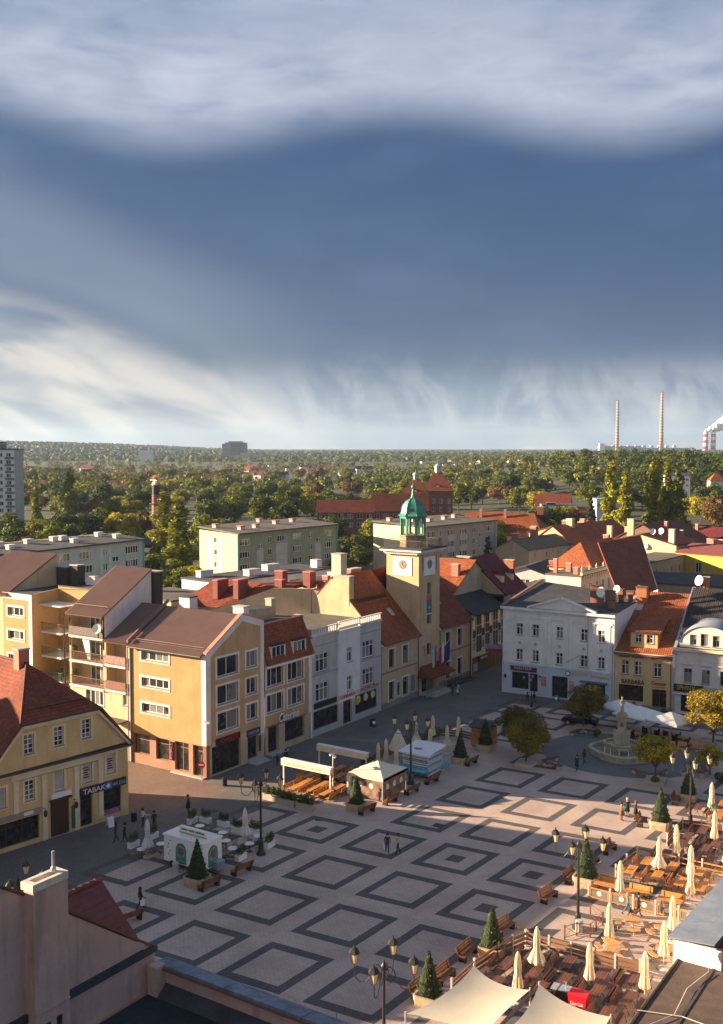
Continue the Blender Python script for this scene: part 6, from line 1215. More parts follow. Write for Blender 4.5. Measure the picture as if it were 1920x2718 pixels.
PAR = [(47.2, 18.4, 0, 'closed cream parasol with a green hem in the far right terrace'), (49.5, 10.6, 0, 'closed cream parasol at the right edge of the brown tables'), (47.7, 5.6, 0, 'closed cream parasol at the left rail of the brown tables'), (47.4, 1.9, 1, 'loosely tied cream parasol amid the orange tables'), (50.0, 1.7, 0, 'closed parasol at the right of the orange tables, the farther of two'), (46.4, -4.4, 0, 'closed parasol behind the orange framed fence'), (51.0, -1.9, 0, 'closed parasol at the right of the orange tables, the nearer of two'), (48.3, -11.9, 0, 'closed parasol at the left round table'), (51.6, -8.4, 0, 'closed parasol at the far right round table'), (52.3, -12.6, 0, 'closed parasol on a stone foot beside the near right round table'), (52.6, -17.4, 0, 'closed parasol nearest the dark felt roof'), (49.3, -18.2, 0, 'closed parasol in the middle of the brown fenced terrace'), (45.6, -18.0, 1, 'closed parasol with printed hem behind the fence of the brown terrace'), (46.0, -21.8, 0, 'closed parasol right behind the near shade sail'), (51.8, 5.6, 0, 'closed parasol cut by the right edge at the brown tables'),
       (13.3, 13.2, 2, 'small closed parasol behind the beer tent, the left of a pair'), (13.8, 14.0, 0, 'closed parasol behind the beer tent, the right of a pair'), (15.7, 13.0, 2, 'small closed parasol left of the ice cream kiosk roof'), (13.0, 21.8, 1, 'wide folded parasol behind the ice cream kiosk'), (13.2, 25.3, 0, 'tall closed parasol at the back of the shaded terrace'), (15.1, 21.3, 2, 'small closed parasol right above the ice cream kiosk'), (16.7, 22.4, 1, 'wide folded parasol left of the dark cone tree'), (15.9, 26.6, 0, 'tall closed parasol left of the wooden hut'), (10.0, -17.9, 3, 'closed white parasol left of the food trailer'), (15.1, -11.2, 3, 'closed white parasol right of the food trailer')]
protos = [make_parasol(3.25, .34), make_parasol(3.25, .42, .16, seed=2), make_parasol(2.9, .3, seed=3), make_parasol(3.25, .42, .08, plain('striped_white_canvas', (.66, .62, .62), .8), 4)]
used = set()
for k, (x, y, q, lb) in enumerate(PAR):
    o = protos[q] if q not in used else dup(protos[q]); used.add(q)
    o.location = (x, y, 0); o.rotation_euler = (0, 0, k*1.3); tag(o, lb, 'parasol', 'closed parasols')
gh = part('green_hem', MB().lathe([(.36, 1.02), (.38, 1.3)], 14, cap=False), plain('green_hem', (.05, .30, .12), .7), bpy.data.objects['closed_parasol'])
big = thing('tied_parasol', 'broad half-folded cream parasol like a pyramid behind the beer tent', 'parasol', (12.9, 18.0, 0)); part('pole', MB().lathe([(.04, 0), (.04, 3.2)], 8), GREYM, big); part('canopy', MB().lathe([(.05, 3.25), (.3, 2.9), (1.15, 1.1), (1.1, .95)], 16, rmod=lambda j, i: 1 if j % 2 else .9, cap=False), CANV, big); part('foot', MB().lathe([(.4, 0), (.4, .1)], 12), CONC, big)
# tables and benches of the terraces
def make_table(wood, L=1.8, Wd=.75):
    t = thing('terrace_table', 'x', 'table')
    for k in range(4): cpart(('tp', L, Wd), 'table_board', lambda: MB().box(-Wd/8+.008, -L/2, 0, Wd/8-.008, L/2, .04), wood, t, (-Wd/2+Wd/8+k*Wd/4, 0, .72))
    for s in (-1, 1): part('leg', MB().tube([(-.28, s*L*.36, 0), (0, s*L*.34, .5), (-.25, s*L*.34, .72)], .022, 5).tube([(.28, s*L*.36, 0), (0, s*L*.34, .5), (.25, s*L*.34, .72)], .022, 5), STEELB, t)
    return t
def make_bback(wood, L=1.8):
    t = thing('terrace_bench', 'x', 'bench')
    part('seat', MB().box(-.18, -L/2, .43, .0, L/2, .47).box(.01, -L/2, .43, .19, L/2, .47), wood, t); b_ = part('backrest', MB().slab([(.24, -L/2, .55), (.24, L/2, .55), (.34, L/2, .92), (.34, -L/2, .92)], (.035, 0, 0)), wood, t)
    for s in (-1, 1): part('leg', MB().tube([(-.2, s*L*.38, 0), (-.05, s*L*.38, .43)], .022, 5).tube([(.3, s*L*.38, 0), (.18, s*L*.38, .43), (.33, s*L*.38, .9)], .022, 5), STEELB, t)
    return t
tabs = {'o': make_table(ORW), 'b': make_table(BRW), 'l': make_table(LTW, 1.7, 1.0)}; bens = {'o': make_bback(ORW), 'b': make_bback(BRW)}
seen = set()
GRP = {'o': ('orange', 'of the sunny orange terrace'), 'b': ('brown', 'of the dark brown terraces')}
def put(kind, wood, x, y, rz, label, group):
    src = (tabs if kind == 't' else bens)[wood]; key = (kind, wood)
    o = src if key not in seen else dup(src); seen.add(key)
    o.location = (x, y, 0); o.rotation_euler = (0, 0, rz); tag(o, label, 'table' if kind == 't' else 'bench', group)
def where(x, y, col):
    return 'orange wooden table with steel legs in the sunny orange terrace' if col == 'o' else 'dark brown wooden table with steel legs in the brown terraces'
for (x, y, r) in [(46.1, 3.0, 0), (45.6, .5, 0), (48.2, 3.0, 0), (47.7, .5, 0), (49.6, .4, 0), (50.3, 3.2, 0), (51.2, .3, 0), (44.9, -3.4, R90), (47.4, -3.4, R90), (49.9, -3.4, R90)]:
    put('t', 'o', x, y, r+.06, 'orange wooden table with steel legs in the sunny orange terrace', 'orange tables of the sunny terrace')
    for s in (-1, 1):
        bx, by = (x+s*.68, y) if r == 0 else (x, y+s*.68)
        if r == 0 or s > 0: put('b', 'o', bx, by, (r if r == 0 else R90)+.06+(pi if s < 0 else 0), 'orange slatted bench with backrest pushed up to an orange table', 'orange benches of the sunny terrace')
BT = [(47.3, 10.4), (48.0, 12.5), (49.3, 8.4), (49.8, 10.2), (50.5, 5.9), (46.9, 5.4), (47.4, 8.3), (49.0, 6.1), (49.9, 12.4), (46.0, 18.4), (48.2, 17.2), (49.8, 19.5), (47.7, 20.8), (50.5, 16.6), (43.9, -18.9), (45.9, -19.0), (47.8, -18.8), (47.2, -16.5), (44.8, -16.8), (50.1, -18.9), (52.0, -18.7), (49.6, -16.5), (51.5, -16.3), (47.0, -20.6), (44.4, -21.6), (51.5, -21.0), (49.2, -22.4)]
for k, (x, y) in enumerate(BT):
    wood = 'o' if y > 15 and k % 2 == 0 else 'b'; r = .05
    put('t', wood, x, y, r, 'dark brown wooden table with steel legs in the brown terraces' if wood == 'b' else 'orange-brown table by the green-hemmed parasol', 'brown tables of the terraces' if wood == 'b' else 'tables of the far right terrace')
    for s in (-1, 1): put('b', wood, x+s*.7, y+.05*s, r+(pi if s < 0 else 0), 'dark brown bench pushed up to a brown table' if wood == 'b' else 'orange-brown bench by the green-hemmed parasol', 'brown benches of the terraces' if wood == 'b' else 'benches of the far right terrace')
BL = [(10.5, 3.9), (10.6, 2.0), (12.4, 4.3), (12.3, 2.5), (14.2, 2.3), (14.2, 4.4), (10.8, 9.6), (12.3, 7.4), (9.6, 5.6), (10.4, 7.6), (13.0, 9.6)]
for k, (x, y) in enumerate(BL):
    put('t', 'o', x, y, .05, 'narrow orange beer table under the folded awnings beside the tent', 'beer tables under the awnings')
    for s in (-1, 1): put('b', 'o', x+s*.62, y, .05+(pi if s < 0 else 0), 'narrow orange beer bench under the folded awnings beside the tent', 'beer benches under the awnings')
tl = tabs['l']; tl.location = (49.0, -13.6, 0); tl.rotation_euler = (0, 0, .05); tag(tl, 'square light wooden table beside the left round table', 'table')
def round_table(x, y, lb, rz):
    t = thing('round_picnic_table', lb, 'table', (x, y, 0), rz, 'round picnic tables with fixed seats')
    part('table_top', MB().lathe([(.62, .72), (.62, .77), (.02, .775)], 24), LTW, t); part('pedestal', MB().lathe([(.09, .05), (.07, .72)], 10), GREYM, t)
    for k in range(4):
        a = pi/2*k; st = MB(); arc = [(r*cos(a+w), r*sin(a+w)) for r, w in [(.85, -.5), (1.2, -.42), (1.25, 0), (1.2, .42), (.85, .5), (.83, 0)]]
        st.prism(arc, .43, .48); part('seat', st, LTW, t); part('seat_leg', MB().tube([(1.05*cos(a), 1.05*sin(a), 0), (1.05*cos(a), 1.05*sin(a), .43)], .03, 6).tube([(.1*cos(a), .1*sin(a), .3), (1.05*cos(a), 1.05*sin(a), .3)], .025, 5), GREYM, t)
for k, (x, y, lb) in enumerate([(48.7, -8.2, 'round wooden table with fixed seats nearest the walking couple'), (48.6, -12.1, 'round wooden table with fixed seats beside the square light table'), (50.8, -8.0, 'round wooden table with fixed seats before the zinc parapet'), (51.9, -11.0, 'round wooden table with fixed seats half hidden by the stone-footed parasol')]): round_table(x, y, lb, .4+k*.2)
# terrace fences
def fence(name, label, pts, post, h, rails, rm, panel=None, pm=None):
    t = thing(name, label, 'fence', (pts[0][0], pts[0][1], 0)); ox, oy = pts[0]
    for (x, y) in pts: part('post', MB().box(-.06, -.06, 0, .06, .06, h+.12).box(-.075, -.075, h+.121, .075, .075, h+.2), post, t, (x-ox, y-oy, 0))
    for (a, b_) in zip(pts, pts[1:]):
        L = hypot(b_[0]-a[0], b_[1]-a[1]); an = atan2(b_[1]-a[1], b_[0]-a[0])
        for (z, hh) in rails: part('rail', MB().box(.08, -.03, z, L-.08, .03, z+hh), rm, t, (a[0]-ox, a[1]-oy, 0), an)
        if panel:
            p = part('panel_frame', MB().box(.1, -.035, .15, .18, .035, h-.1).box(L-.18, -.035, .15, L-.1, .035, h-.1), rm, t, (a[0]-ox, a[1]-oy, 0), an); part('panel', MB().box(.18, -.01, .24, L-.18, .01, h-.2), pm, p); e = part('panel_emblem', MB().lathe([(.2, 0), (.2, .012)], 14), plain('emblem_grey', (.5, .5, .48), .6), p, (L/2, -.011, .55)); e.rotation_euler = (R90, 0, 0)
fence('orange_fence', 'orange framed fence with tarpaulin panels before the orange tables', [(44.1, -4.9), (45.8, -4.9), (47.6, -4.9), (49.3, -4.9), (51.0, -4.9), (52.6, -4.9)], GREYM, .95, ((.12, .09), (.82, .09)), ORW, True, plain('tarpaulin', (.16, .14, .13), .5))
fence('white_railed_fence', 'brown boarded fence with white rail around the dark brown terrace', [(42.2, -23.4), (42.2, -20.3), (42.5, -17.4), (42.9, -16.0), (43.3, -14.7), (45.0, -14.6), (46.6, -14.6), (48.2, -14.6), (49.7, -14.6), (51.3, -14.4)], GREYM, 1.0, ((.15, .22), (.48, .22), (.82, .2)), plain('fence_board', (.24, .12, .06), .6, rnd=.2))
fence('dark_board_fence', 'dark board fence with pale posts at the brown tables by the lantern post', [(45.9, 9.0), (45.8, 11.2), (45.9, 13.5), (47.5, 13.9), (49.4, 14.0)], GREYM, .95, ((.15, .2), (.45, .2), (.75, .2)), BRW)
fence('back_rail_fence', 'low orange rail with pale posts behind the orange tables', [(44.5, .0), (44.5, 2.6), (44.7, 4.6), (46.2, 5.0), (48.1, 5.0), (50.0, 5.0), (51.8, 5.0)], GREYM, .9, ((.72, .1), (.3, .08)), ORW)
fence('shaded_terrace_fence', 'dark slatted fence of the shaded terrace behind the striped kiosk', [(12.4, 12.0), (11.4, 16.0), (11.3, 20.0), (11.6, 24.0), (12.5, 28.0), (15.0, 29.0), (17.0, 28.6)], STEELB, 1.0, ((.15, .2), (.45, .2), (.75, .2)), plain('fence_board_dark', (.13, .06, .035), .6))
t = thing('brown_railing', 'zigzag brown iron railing with crossed bars by the lantern post', 'railing', (0, 0, 0)); pts = [(45.2, -12.3), (45.7, -11.3), (46.6, -11.0), (46.6, -9.9), (46.7, -8.8), (45.4, -7.9)]; RUST = plain('brown_iron', (.13, .05, .025), .5)
for (x, y) in pts: part('post', MB().box(x-.04, y-.04, 0, x+.04, y+.04, 1.05), RUST, t)
for a, b_ in zip(pts, pts[1:]):
    for z in (.15, .95): part('rail', MB().tube([(*a, z), (*b_, z)], .025, 5), RUST, t)
    m_ = [(a[0]+b_[0])/2, (a[1]+b_[1])/2]
    part('cross_bar', MB().tube([(*a, .15), (*b_, .95)], .018, 4), RUST, t); part('cross_bar', MB().tube([(*a, .95), (*b_, .15)], .018, 4), RUST, t)
# shade sails
def sail(name, lb, c, sag, rows=12):
    t = thing(name, lb, 'shade sail', (c[0][0], c[0][1], 0)); o = Vector((c[0][0], c[0][1], 0)); P_ = [Vector(p)-o for p in c]; m_ = MB(); n = rows
    for i in range(n+1):
        for j in range(n+1):
            u_, v_ = i/n, j/n
            k = .13
            uu = u_+k*(4*v_*(1-v_))*(.5-u_)*1.0; vv = v_+k*(4*u_*(1-u_))*(.5-v_)*1.0
            p = (P_[0]*(1-uu)+P_[1]*uu)*(1-vv)+(P_[3]*(1-uu)+P_[2]*uu)*vv; p.z -= sag*4*(u_*(1-u_)+v_*(1-v_))*.5; m_.v.append(tuple(p))
    for i in range(n):
        for j in range(n): a = i*(n+1)+j; m_.f.append((a, a+n+1, a+n+2, a+1))
    part('sail_cloth', m_, plain('sail_cream', (.66, .585, .45), .8, .06, 1.0), t, smooth=True)
    for p in P_: part('mast', MB().tube([(p.x, p.y, 0), (p.x, p.y, p.z+.15)], .05, 8), GREYM, t)
sail('shade_sail', 'left cream shade sail stretched over the nearest terrace', [(43.5, -31.2, 2.9), (48.2, -30.6, 3.0), (48.3, -25.1, 3.0), (44.8, -25.4, 3.6)], .35)
sail('shade_sail', 'right cream shade sail at the bottom beside the red drink cooler', [(48.7, -30.6, 2.9), (54.3, -29.5, 3.0), (53.0, -24.6, 2.6), (48.7, -24.7, 3.3)], .35)
t = thing('sail_beam', 'dark wooden beam between the two shade sails', 'beam', (48.45, -24.6, 0)); part('beam', MB().cbox((.0, -3.2, 2.9), (.14, 6.6, .16)), GUTTER, t); part('post', MB().box(-.07, .0, 0, .07, .14, 2.9), GUTTER, t); part('post', MB().box(-.07, -6.5, 0, .07, -6.36, 2.9), GUTTER, t)
t = thing('drink_cooler', 'red drink cooler box beside the right shade sail', 'cooler', (49.5, -20.5, 0), .1); RC = plain('cooler_red', (.62, .012, .025), .35, .05); part('body', MB().box(-.55, -.45, .1, .55, .45, 1.0), RC, t); part('lid', MB().box(-.58, -.48, 1.003, .58, .48, 1.12), RC, t); lettering(t, 'Coca-Cola', .8, .22, (-.4, -.46, .5), 0, WHITE, .008, .15)
for s in (-1, 1): part('foot', MB().box(s*.4-.05, -.4, 0, s*.4+.05, .4, .1), STEELB, t)
t = thing('serving_table', 'grey topped serving table with tap left of the red cooler', 'table', (48.2, -20.1, 0), .1); part('top', MB().box(-.6, -.4, .85, .6, .4, .9), ZINC, t); part('cabinet', MB().box(-.55, -.35, 0, .55, .35, .848), STEELB, t); part('tap', MB().tube([(.3, 0, .9), (.3, 0, 1.3), (.15, 0, 1.32)], .03, 6), ZINC, t)
t = thing('plank_bench', 'small pale plank bench standing alone near the cone tree', 'bench', (42.3, -13.0, 0), radians(-40)); part('seat', MB().box(-.8, -.15, .4, .8, .15, .45), LTW, t)
for s in (-1, 1): part('leg', MB().box(s*.65-.03, -.13, 0, s*.65+.03, .13, .4), GREYM, t)
for k, (x, y, lb) in enumerate([(45.6, -10.6, 'pale litter bin at the lantern post railing'), (14.2, -18.9, 'small pale bin beside the white food trailer'), (3.0, .0, 'dark litter bin at the flower shop corner'), (2.7, -12.4, 'black bin at the tobacco shop corner')]):
    single('litter_bin', MB().lathe([(.26, 0), (.28, .75), (.3, .8), (.22, .86)], 14), GREYM if k < 2 else STEELB, lb, 'bin', (x, y, 0), 0, 'litter bins')
# ------------------------------------------------------------------ beer tent, awnings, kiosks
t = thing('beer_tent', 'cream pavilion tent with a peaked roof among the beer tables', 'tent', (15.4, 4.6, 0)); Wt, Dt = 3.9, 4.4; eh = 2.35
pk = (Wt*.5, Dt*.5, 3.35); cs = [(-.15, -.15, eh), (Wt+.15, -.15, eh), (Wt+.15, Dt+.15, eh), (-.15, Dt+.15, eh)]
for i in range(4):
    a, b_ = Vector(cs[i]), Vector(cs[(i+1) % 4]); m_ = MB(); n = 8; p = Vector(pk)
    for q in range(n+1):
        for r in range(n+1):
            s = q/n; e = a.lerp(b_, r/n); v_ = e.lerp(p, s); v_.z -= .16*4*s*(1-s)*.5+(.03*abs(sin(r*pi/2)) if 0 < r < n else 0); m_.v.append(tuple(v_))
    for q in range(n):
        for r in range(n): z_ = q*(n+1)+r; m_.f.append((z_, z_+1, z_+n+2, z_+n+1))
    part('roof_panel', m_, plain('tent_canvas', (.66, .58, .44), .8, .06, 2), t, smooth=True); 
for i in range(4): a, b_ = cs[i], cs[(i+1) % 4]; part('valance', MB().slab([(a[0], a[1], eh-.28), (b_[0], b_[1], eh-.28), (b_[0], b_[1], eh), (a[0], a[1], eh)], (.0, .02, 0)), MATS['tent_canvas'], t)
for (x, y) in ((0, 0), (Wt, 0), (Wt, Dt), (0, Dt)): part('tent_pole', MB().box(x-.04, y-.04, 0, x+.04, y+.04, eh), GREYM, t)
PRT = plain('printed_plastic', (.22, .14, .11), .25, .7, 1.6)
part('clear_wall', MB().box(Wt-.02, .1, .15, Wt+.0, Dt-.1, eh-.3), PRT, t); part('clear_wall', MB().box(.5, -.02, .15, Wt-.1, 0, eh-.3), PRT, t)
for k in range(3): e = part('wall_emblem', MB().lathe([(.3, 0), (.3, .02), (.2, .025)], 16), plain('emblem_cream', (.6, .55, .45), .6), t, (Wt+.002, .9+k*1.3, 1.35)); e.rotation_euler = (0, R90, 0)
for k in range(2): e = part('wall_emblem', MB().lathe([(.28, 0), (.28, .02), (.2, .025)], 16), MATS['emblem_cream'], t, (1.3+k*1.3, -.022, 1.4)); e.rotation_euler = (R90, 0, 0)
part('tied_curtain', MB().lathe([(.1, .1), (.26, .3), (.2, 1.2), (.3, eh-.3)], 12, (0, -.05, 0), rmod=lambda j, i: 1.1 if j % 2 else .85), CANV, t)
for (x, y, lb, L) in ((7.9, 3.4, 'left folded awning on white posts with a printed cream valance', 6.2), (7.9, 9.6, 'rear folded awning on white posts over the beer tables', 6.4)):
    t = thing('folding_awning', lb, 'awning', (x, y, 0), 0, 'folded awnings over the beer tables'); part('case', MB().box(0, -.28, 2.75, L, .3, 2.88), plain('awning_white', (.72, .70, .67), .5), t); part('rolled_cloth', MB().box(.03, -.22, 2.3, L-.03, .22, 2.745), CANV, t); v_ = part('valance', MB().box(.02, -.3, 2.2, L-.02, -.27, 2.7), CANV, t)
    if y < 5: [part('print_line', MB().box(x0, -.306, 2.38, x1, -.301, 2.56), plain('faded_print', (.42, .32, .2), .8), v_) for x0, x1 in ((.9, 1.3), (1.4, 2.0), (2.1, 2.7), (2.8, 3.1), (3.7, 4.2), (4.3, 5.2))]
    for xx in (.15, L-.2): part('post', MB().box(xx-.06, -.06, 0, xx+.06, .06, 2.3), MATS['awning_white'], t)
t = thing('flood_light_pole', 'white pole with a cluster of floodlights beside the beer tables', 'light pole', (13.8, 4.0, 0)); part('pole', MB().lathe([(.05, 0), (.045, 3.9)], 8), WHITE, t)
for k in range(3): part('floodlight', MB().cbox((.2*cos(k*2.1), .2*sin(k*2.1), 3.85+.1*k), (.28, .22, .2), Euler((.4, .2, k*2.1)).to_matrix()), WHITE, t)
# hedge planters
HEDGE = leafm('hedge_green', (.035, .07, .018), (.12, .13, .03), .4)
hb = [((-.8+.2*k+.06*math.sin(k*3.1), .12*math.sin(k*2.3), .75+.12*math.sin(k*1.7)), (.3, .32, .38)) for k in range(9)]
hm = leaf_mesh('hedge_leaves', hb, 1500, .085, .4); sm_b = [((-.45+.1*k, .03*math.sin(k), .45+.25*(k % 2)), (.13, .16, .35)) for k in range(10)]; hs = leaf_mesh('box_leaves', sm_b, 900, .05, .6)
def planter(lb, x, y, rz, me, L, Wd, h, mat, group):
    t = thing('hedge_planter', lb, 'planter', (x, y, 0), rz, group); part('trough', MB().box(-L/2, -Wd/2, 0, L/2, Wd/2, h), mat, t); part('trough_rim', MB().box(-L/2-.03, -Wd/2-.03, h+.002, L/2+.03, Wd/2+.03, h+.06), mat, t); link('foliage', me, HEDGE, t, (0, 0, h-.42 if L > 1.3 else h-.12))
STN = plain('planter_stone', (.40, .34, .27), .85, .15, 2)
for (x, y, lb) in ((9.8, -.7, 'left stone trough with green hedge before the beer tables'), (12.0, -1.0, 'middle stone trough with green hedge before the beer tables'), (14.1, -1.0, 'right stone trough with green hedge before the beer tables')): planter(lb, x, y, .03, hm, 1.9, .75, .55, STN, 'stone hedge troughs')
for k, (x, y, r) in enumerate([(7.3, -16.9, R90), (7.3, -14.6, R90), (7.6, -9.8, R90), (8.5, -9.0, 0), (10.5, -8.8, 0), (12.6, -9.3, 0), (14.2, -8.8, 0), (17.2, -10.4, R90), (16.9, -13.9, R90)]): planter('white trough with upright evergreens around the food trailer seats', x, y, r+.05, hs, 1.15, .4, .42, WHITE, 'white troughs round the food trailer')
t = thing('food_trailer', 'white food trailer with arched green emblems and a sign on its roof', 'food trailer', (12.3, -18.3, 0)); TW = plain('trailer_white', (.74, .74, .73), .4, .04); part('body', MB().box(0, 0, .45, 4.4, 2.2, 2.6), TW, t); part('roof', MB().box(-.08, -.08, 2.603, 4.48, 2.28, 2.72), TW, t); part('chassis', MB().box(.2, .1, .25, 4.2, 2.1, .448), STEELB, t)
sg = part('roof_sign', MB().box(.9, .9, 2.85, 4.0, 1.0, 3.25), TW, t); [part('print_line', MB().box(x0, .885, 2.98, x1, .8985, 3.13), plain('green_print', (.03, .22, .17), .5), sg) for x0, x1 in ((1.15, 1.75), (1.83, 1.9), (2.0, 2.6), (2.7, 3.7))]; part('sign_leg', MB().box(1.1, .92, 2.72, 1.2, .98, 2.849), TW, sg); part('sign_leg', MB().box(3.7, .92, 2.72, 3.8, .98, 2.849), TW, sg); part('sign_edge', MB().box(.95, .85, 2.722, 3.95, .895, 2.83), LTW, sg)
EMG = plain('emblem_green', (.02, .15, .12), .5)
for (px, py, rz) in ((1.35, -.004, 0), (4.404, .55, R90)):
    arch = [(0, -.15), (1.15, -.15), (1.15, .95)]+[(.575+.575*cos(pi*k/10), .95+.6*sin(pi*k/10)) for k in range(1, 10)]+[(0, .95)]
    e = part('emblem_arch', MB().slab([(x, 0, z) for x, z in arch], (0, -.02, 0)), EMG, t, (px, py, .7), rz); part('emblem_field', MB().slab([(.1+x*.826, -.021, .1+z*.86) for x, z in arch], (0, -.008, 0)), plain('emblem_teal', (.10, .30, .27), .5, .5, 5), e)
    q = part('emblem_disc', MB().lathe([(.34, 0), (.34, .012)], 18), plain('emblem_brown', (.22, .09, .05), .5, .7, 6), e, (.575, -.03, .85)); q.rotation_euler = (R90, 0, 0)
    part('emblem_band', MB().box(.14, -.036, .15, 1.0, -.03, .36), plain('green_print', (.03, .22, .17), .5), e)
for x in (.5, 3.4, 4.0):
    for q in range(5): part('leaf_motif', MB().slab([(x+.12*sin(q*2), -.003, 1.0+q*.28), (x+.16+.12*sin(q*2), -.003, 1.08+q*.28), (x+.06+.12*sin(q*2), -.003, 1.2+q*.28)], (0, -.006, 0)), EMG, t)
for x in (.9, 3.4): wv = part('wheel', MB().lathe([(.3, 0), (.3, .18), (.12, .2)], 16), STEELB, t, (x, .18, .3)); wv.rotation_euler = (R90, 0, 0)
part('side_awning', MB().lathe([(.04, 2.0), (.25, 1.2), (.33, .8)], 10, (-.35, .8, 0)), CANVW, t); part('counter', MB().box(4.42, 1.0, .3, 5.0, 1.9, .95), ZINC, t)
# wicker chairs and round white tables at the trailer
WICK = plain('wicker', (.28, .19, .07), .7, .2, 8)
def cafe_set(x, y, lb_t, lb_c, n, rz):
    o = thing('bistro_table', lb_t, 'table', (x, y, 0), rz, 'white round tables at the food trailer'); part('table_top', MB().lathe([(.42, .72), (.42, .75), (.02, .755)], 18), WHITE, o); part('pedestal', MB().lathe([(.25, 0), (.25, .03), (.04, .06), (.04, .72)], 10), STEELB, o)
    for k in range(n):
        a = rz+2*pi*k/n; c = thing('wicker_chair', lb_c, 'chair', (x+.75*cos(a), y+.75*sin(a), 0), a, 'wicker chairs at the food trailer')
        part('seat', MB().lathe([(.24, .42), (.25, .46), (.02, .47)], 12), WICK, c); part('backrest', MB().tube([(.05+.2*cos(w), .25*sin(w), .47+.35*max(0, cos(w*.5))) for w in [-1.7+.34*q for q in range(11)]], .035, 5), WICK, c)
        for q in range(4): w = pi/4+q*pi/2; part('leg', MB().tube([(.2*cos(w), .2*sin(w), 0), (.17*cos(w), .17*sin(w), .43)], .018, 5), WICK, c)
for k, (x, y) in enumerate([(9.6, -18.2), (10.0, -11.4), (12.8, -11.5), (16.4, -12.2), (15.9, -13.8), (15.9, -10.4), (14.3, -12.8), (10.1, -16.4)]): cafe_set(x, y, 'round white bistro table in the seats around the food trailer', 'yellow wicker chair at a white bistro table by the food trailer', 3, k*.8)
# striped ice cream kiosk
t = thing('ice_cream_kiosk', 'white and blue striped ice cream kiosk with a flat white roof', 'kiosk', (16.2, 13.2, 0)); part('body', MB().box(.2, .2, 0, 3.1, 3.1, 2.35), plain('kiosk_brown', (.12, .09, .08), .6), t); part('roof', MB().slab([(-.2, -.3, 2.45), (3.5, -.4, 2.45), (3.5, 3.6, 2.75), (-.2, 3.6, 2.75)], (0, 0, .14)), plain('kiosk_roof', (.70, .69, .72), .5, .05), t); part('roof_logo', MB().prism([(1.4+.5*cos(2*pi*k/14), 1.2+.3*sin(2*pi*k/14)) for k in range(14)], 2.66, 2.735), plain('logo_red', (.35, .10, .07), .6), t)
KB = plain('kiosk_blue', (.12, .42, .55), .6, .5, 3); KP = plain('kiosk_pale', (.62, .58, .60), .6, .1, 3)
for k in range(9):
    z = .25+k*.24
    part('slat', MB().box(.15, .1, z, 3.15, .195, z+.15), KP if k % 3 else KB, t); part('slat', MB().box(3.105, .2, z, 3.2, 3.1, z+.15), KP if k % 3 != 1 else KB, t)
part('counter', MB().box(-.1, -.9, .85, 3.3, .08, .95), KB, t)
AQ = plain('aqua_plastic', (.07, .40, .52), .4)
for k, (x, y) in enumerate([(15.2, 11.6), (14.4, 12.6), (19.0, 18.2), (19.9, 17.4), (19.6, 16.2), (17.6, 12.0), (15.2, 14.8)]):
    c = thing('aqua_chair', 'aqua plastic chair standing by the striped ice cream kiosk', 'chair', (x, y, 0), k*1.3, 'aqua chairs by the kiosk'); part('seat', MB().lathe([(.24, .42), (.26, .46), (.02, .47)], 12), AQ, c); part('backrest', MB().slab([(.2, -.22, .5), (.2, .22, .5), (.26, .16, .92), (.26, -.16, .92)], (.03, 0, 0)), AQ, c)
    for q in range(4): w = pi/4+q*pi/2; part('leg', MB().tube([(.22*cos(w), .22*sin(w), 0), (.17*cos(w), .17*sin(w), .43)], .018, 5), GREYM, c)
for k, (x, y) in enumerate([(14.6, 17.0), (16.6, 19.6), (14.4, 23.4), (13.6, 20.0)]): o = thing('terrace_round_table', 'round aqua table in the shaded terrace behind the kiosk', 'table', (x, y, 0), 0, 'round tables of the shaded terrace'); part('table_top', MB().lathe([(.5, .72), (.5, .76), (.02, .765)], 18), AQ, o); part('pedestal', MB().lathe([(.25, 0), (.04, .06), (.04, .72)], 10), STEELB, o)
# wooden hut
t = thing('wooden_hut', 'orange-brown wooden hut with a dark roof behind the dark cone tree', 'hut', (17.6, 26.6, 0)); HW = plain('hut_wood', (.36, .15, .035), .6, .25, 2.5, rnd=.15)
for k in range(8): cpart('hw', 'wall_board', lambda: MB().box(0, 0, 0, 2.1, .06, .27), HW, t, (0, 0, .05+k*.28)); cpart('hw2', 'wall_board', lambda: MB().box(0, 0, 0, .06, 2.3, .27), HW, t, (2.102, 0, .05+k*.28))
part('inner_wall', MB().box(.05, .08, 0, 2.05, 2.3, 2.3), BRW, t); part('roof', MB().slab([(-.25, -.3, 2.3), (2.4, -.3, 2.3), (2.4, 1.2, 2.85), (-.25, 1.2, 2.85)], (0, 0, .08)), FELT, t); part('roof', MB().slab([(-.25, 1.2, 2.85), (2.4, 1.2, 2.85), (2.4, 2.6, 2.3), (-.25, 2.6, 2.3)], (0, 0, .08)), FELT, t)
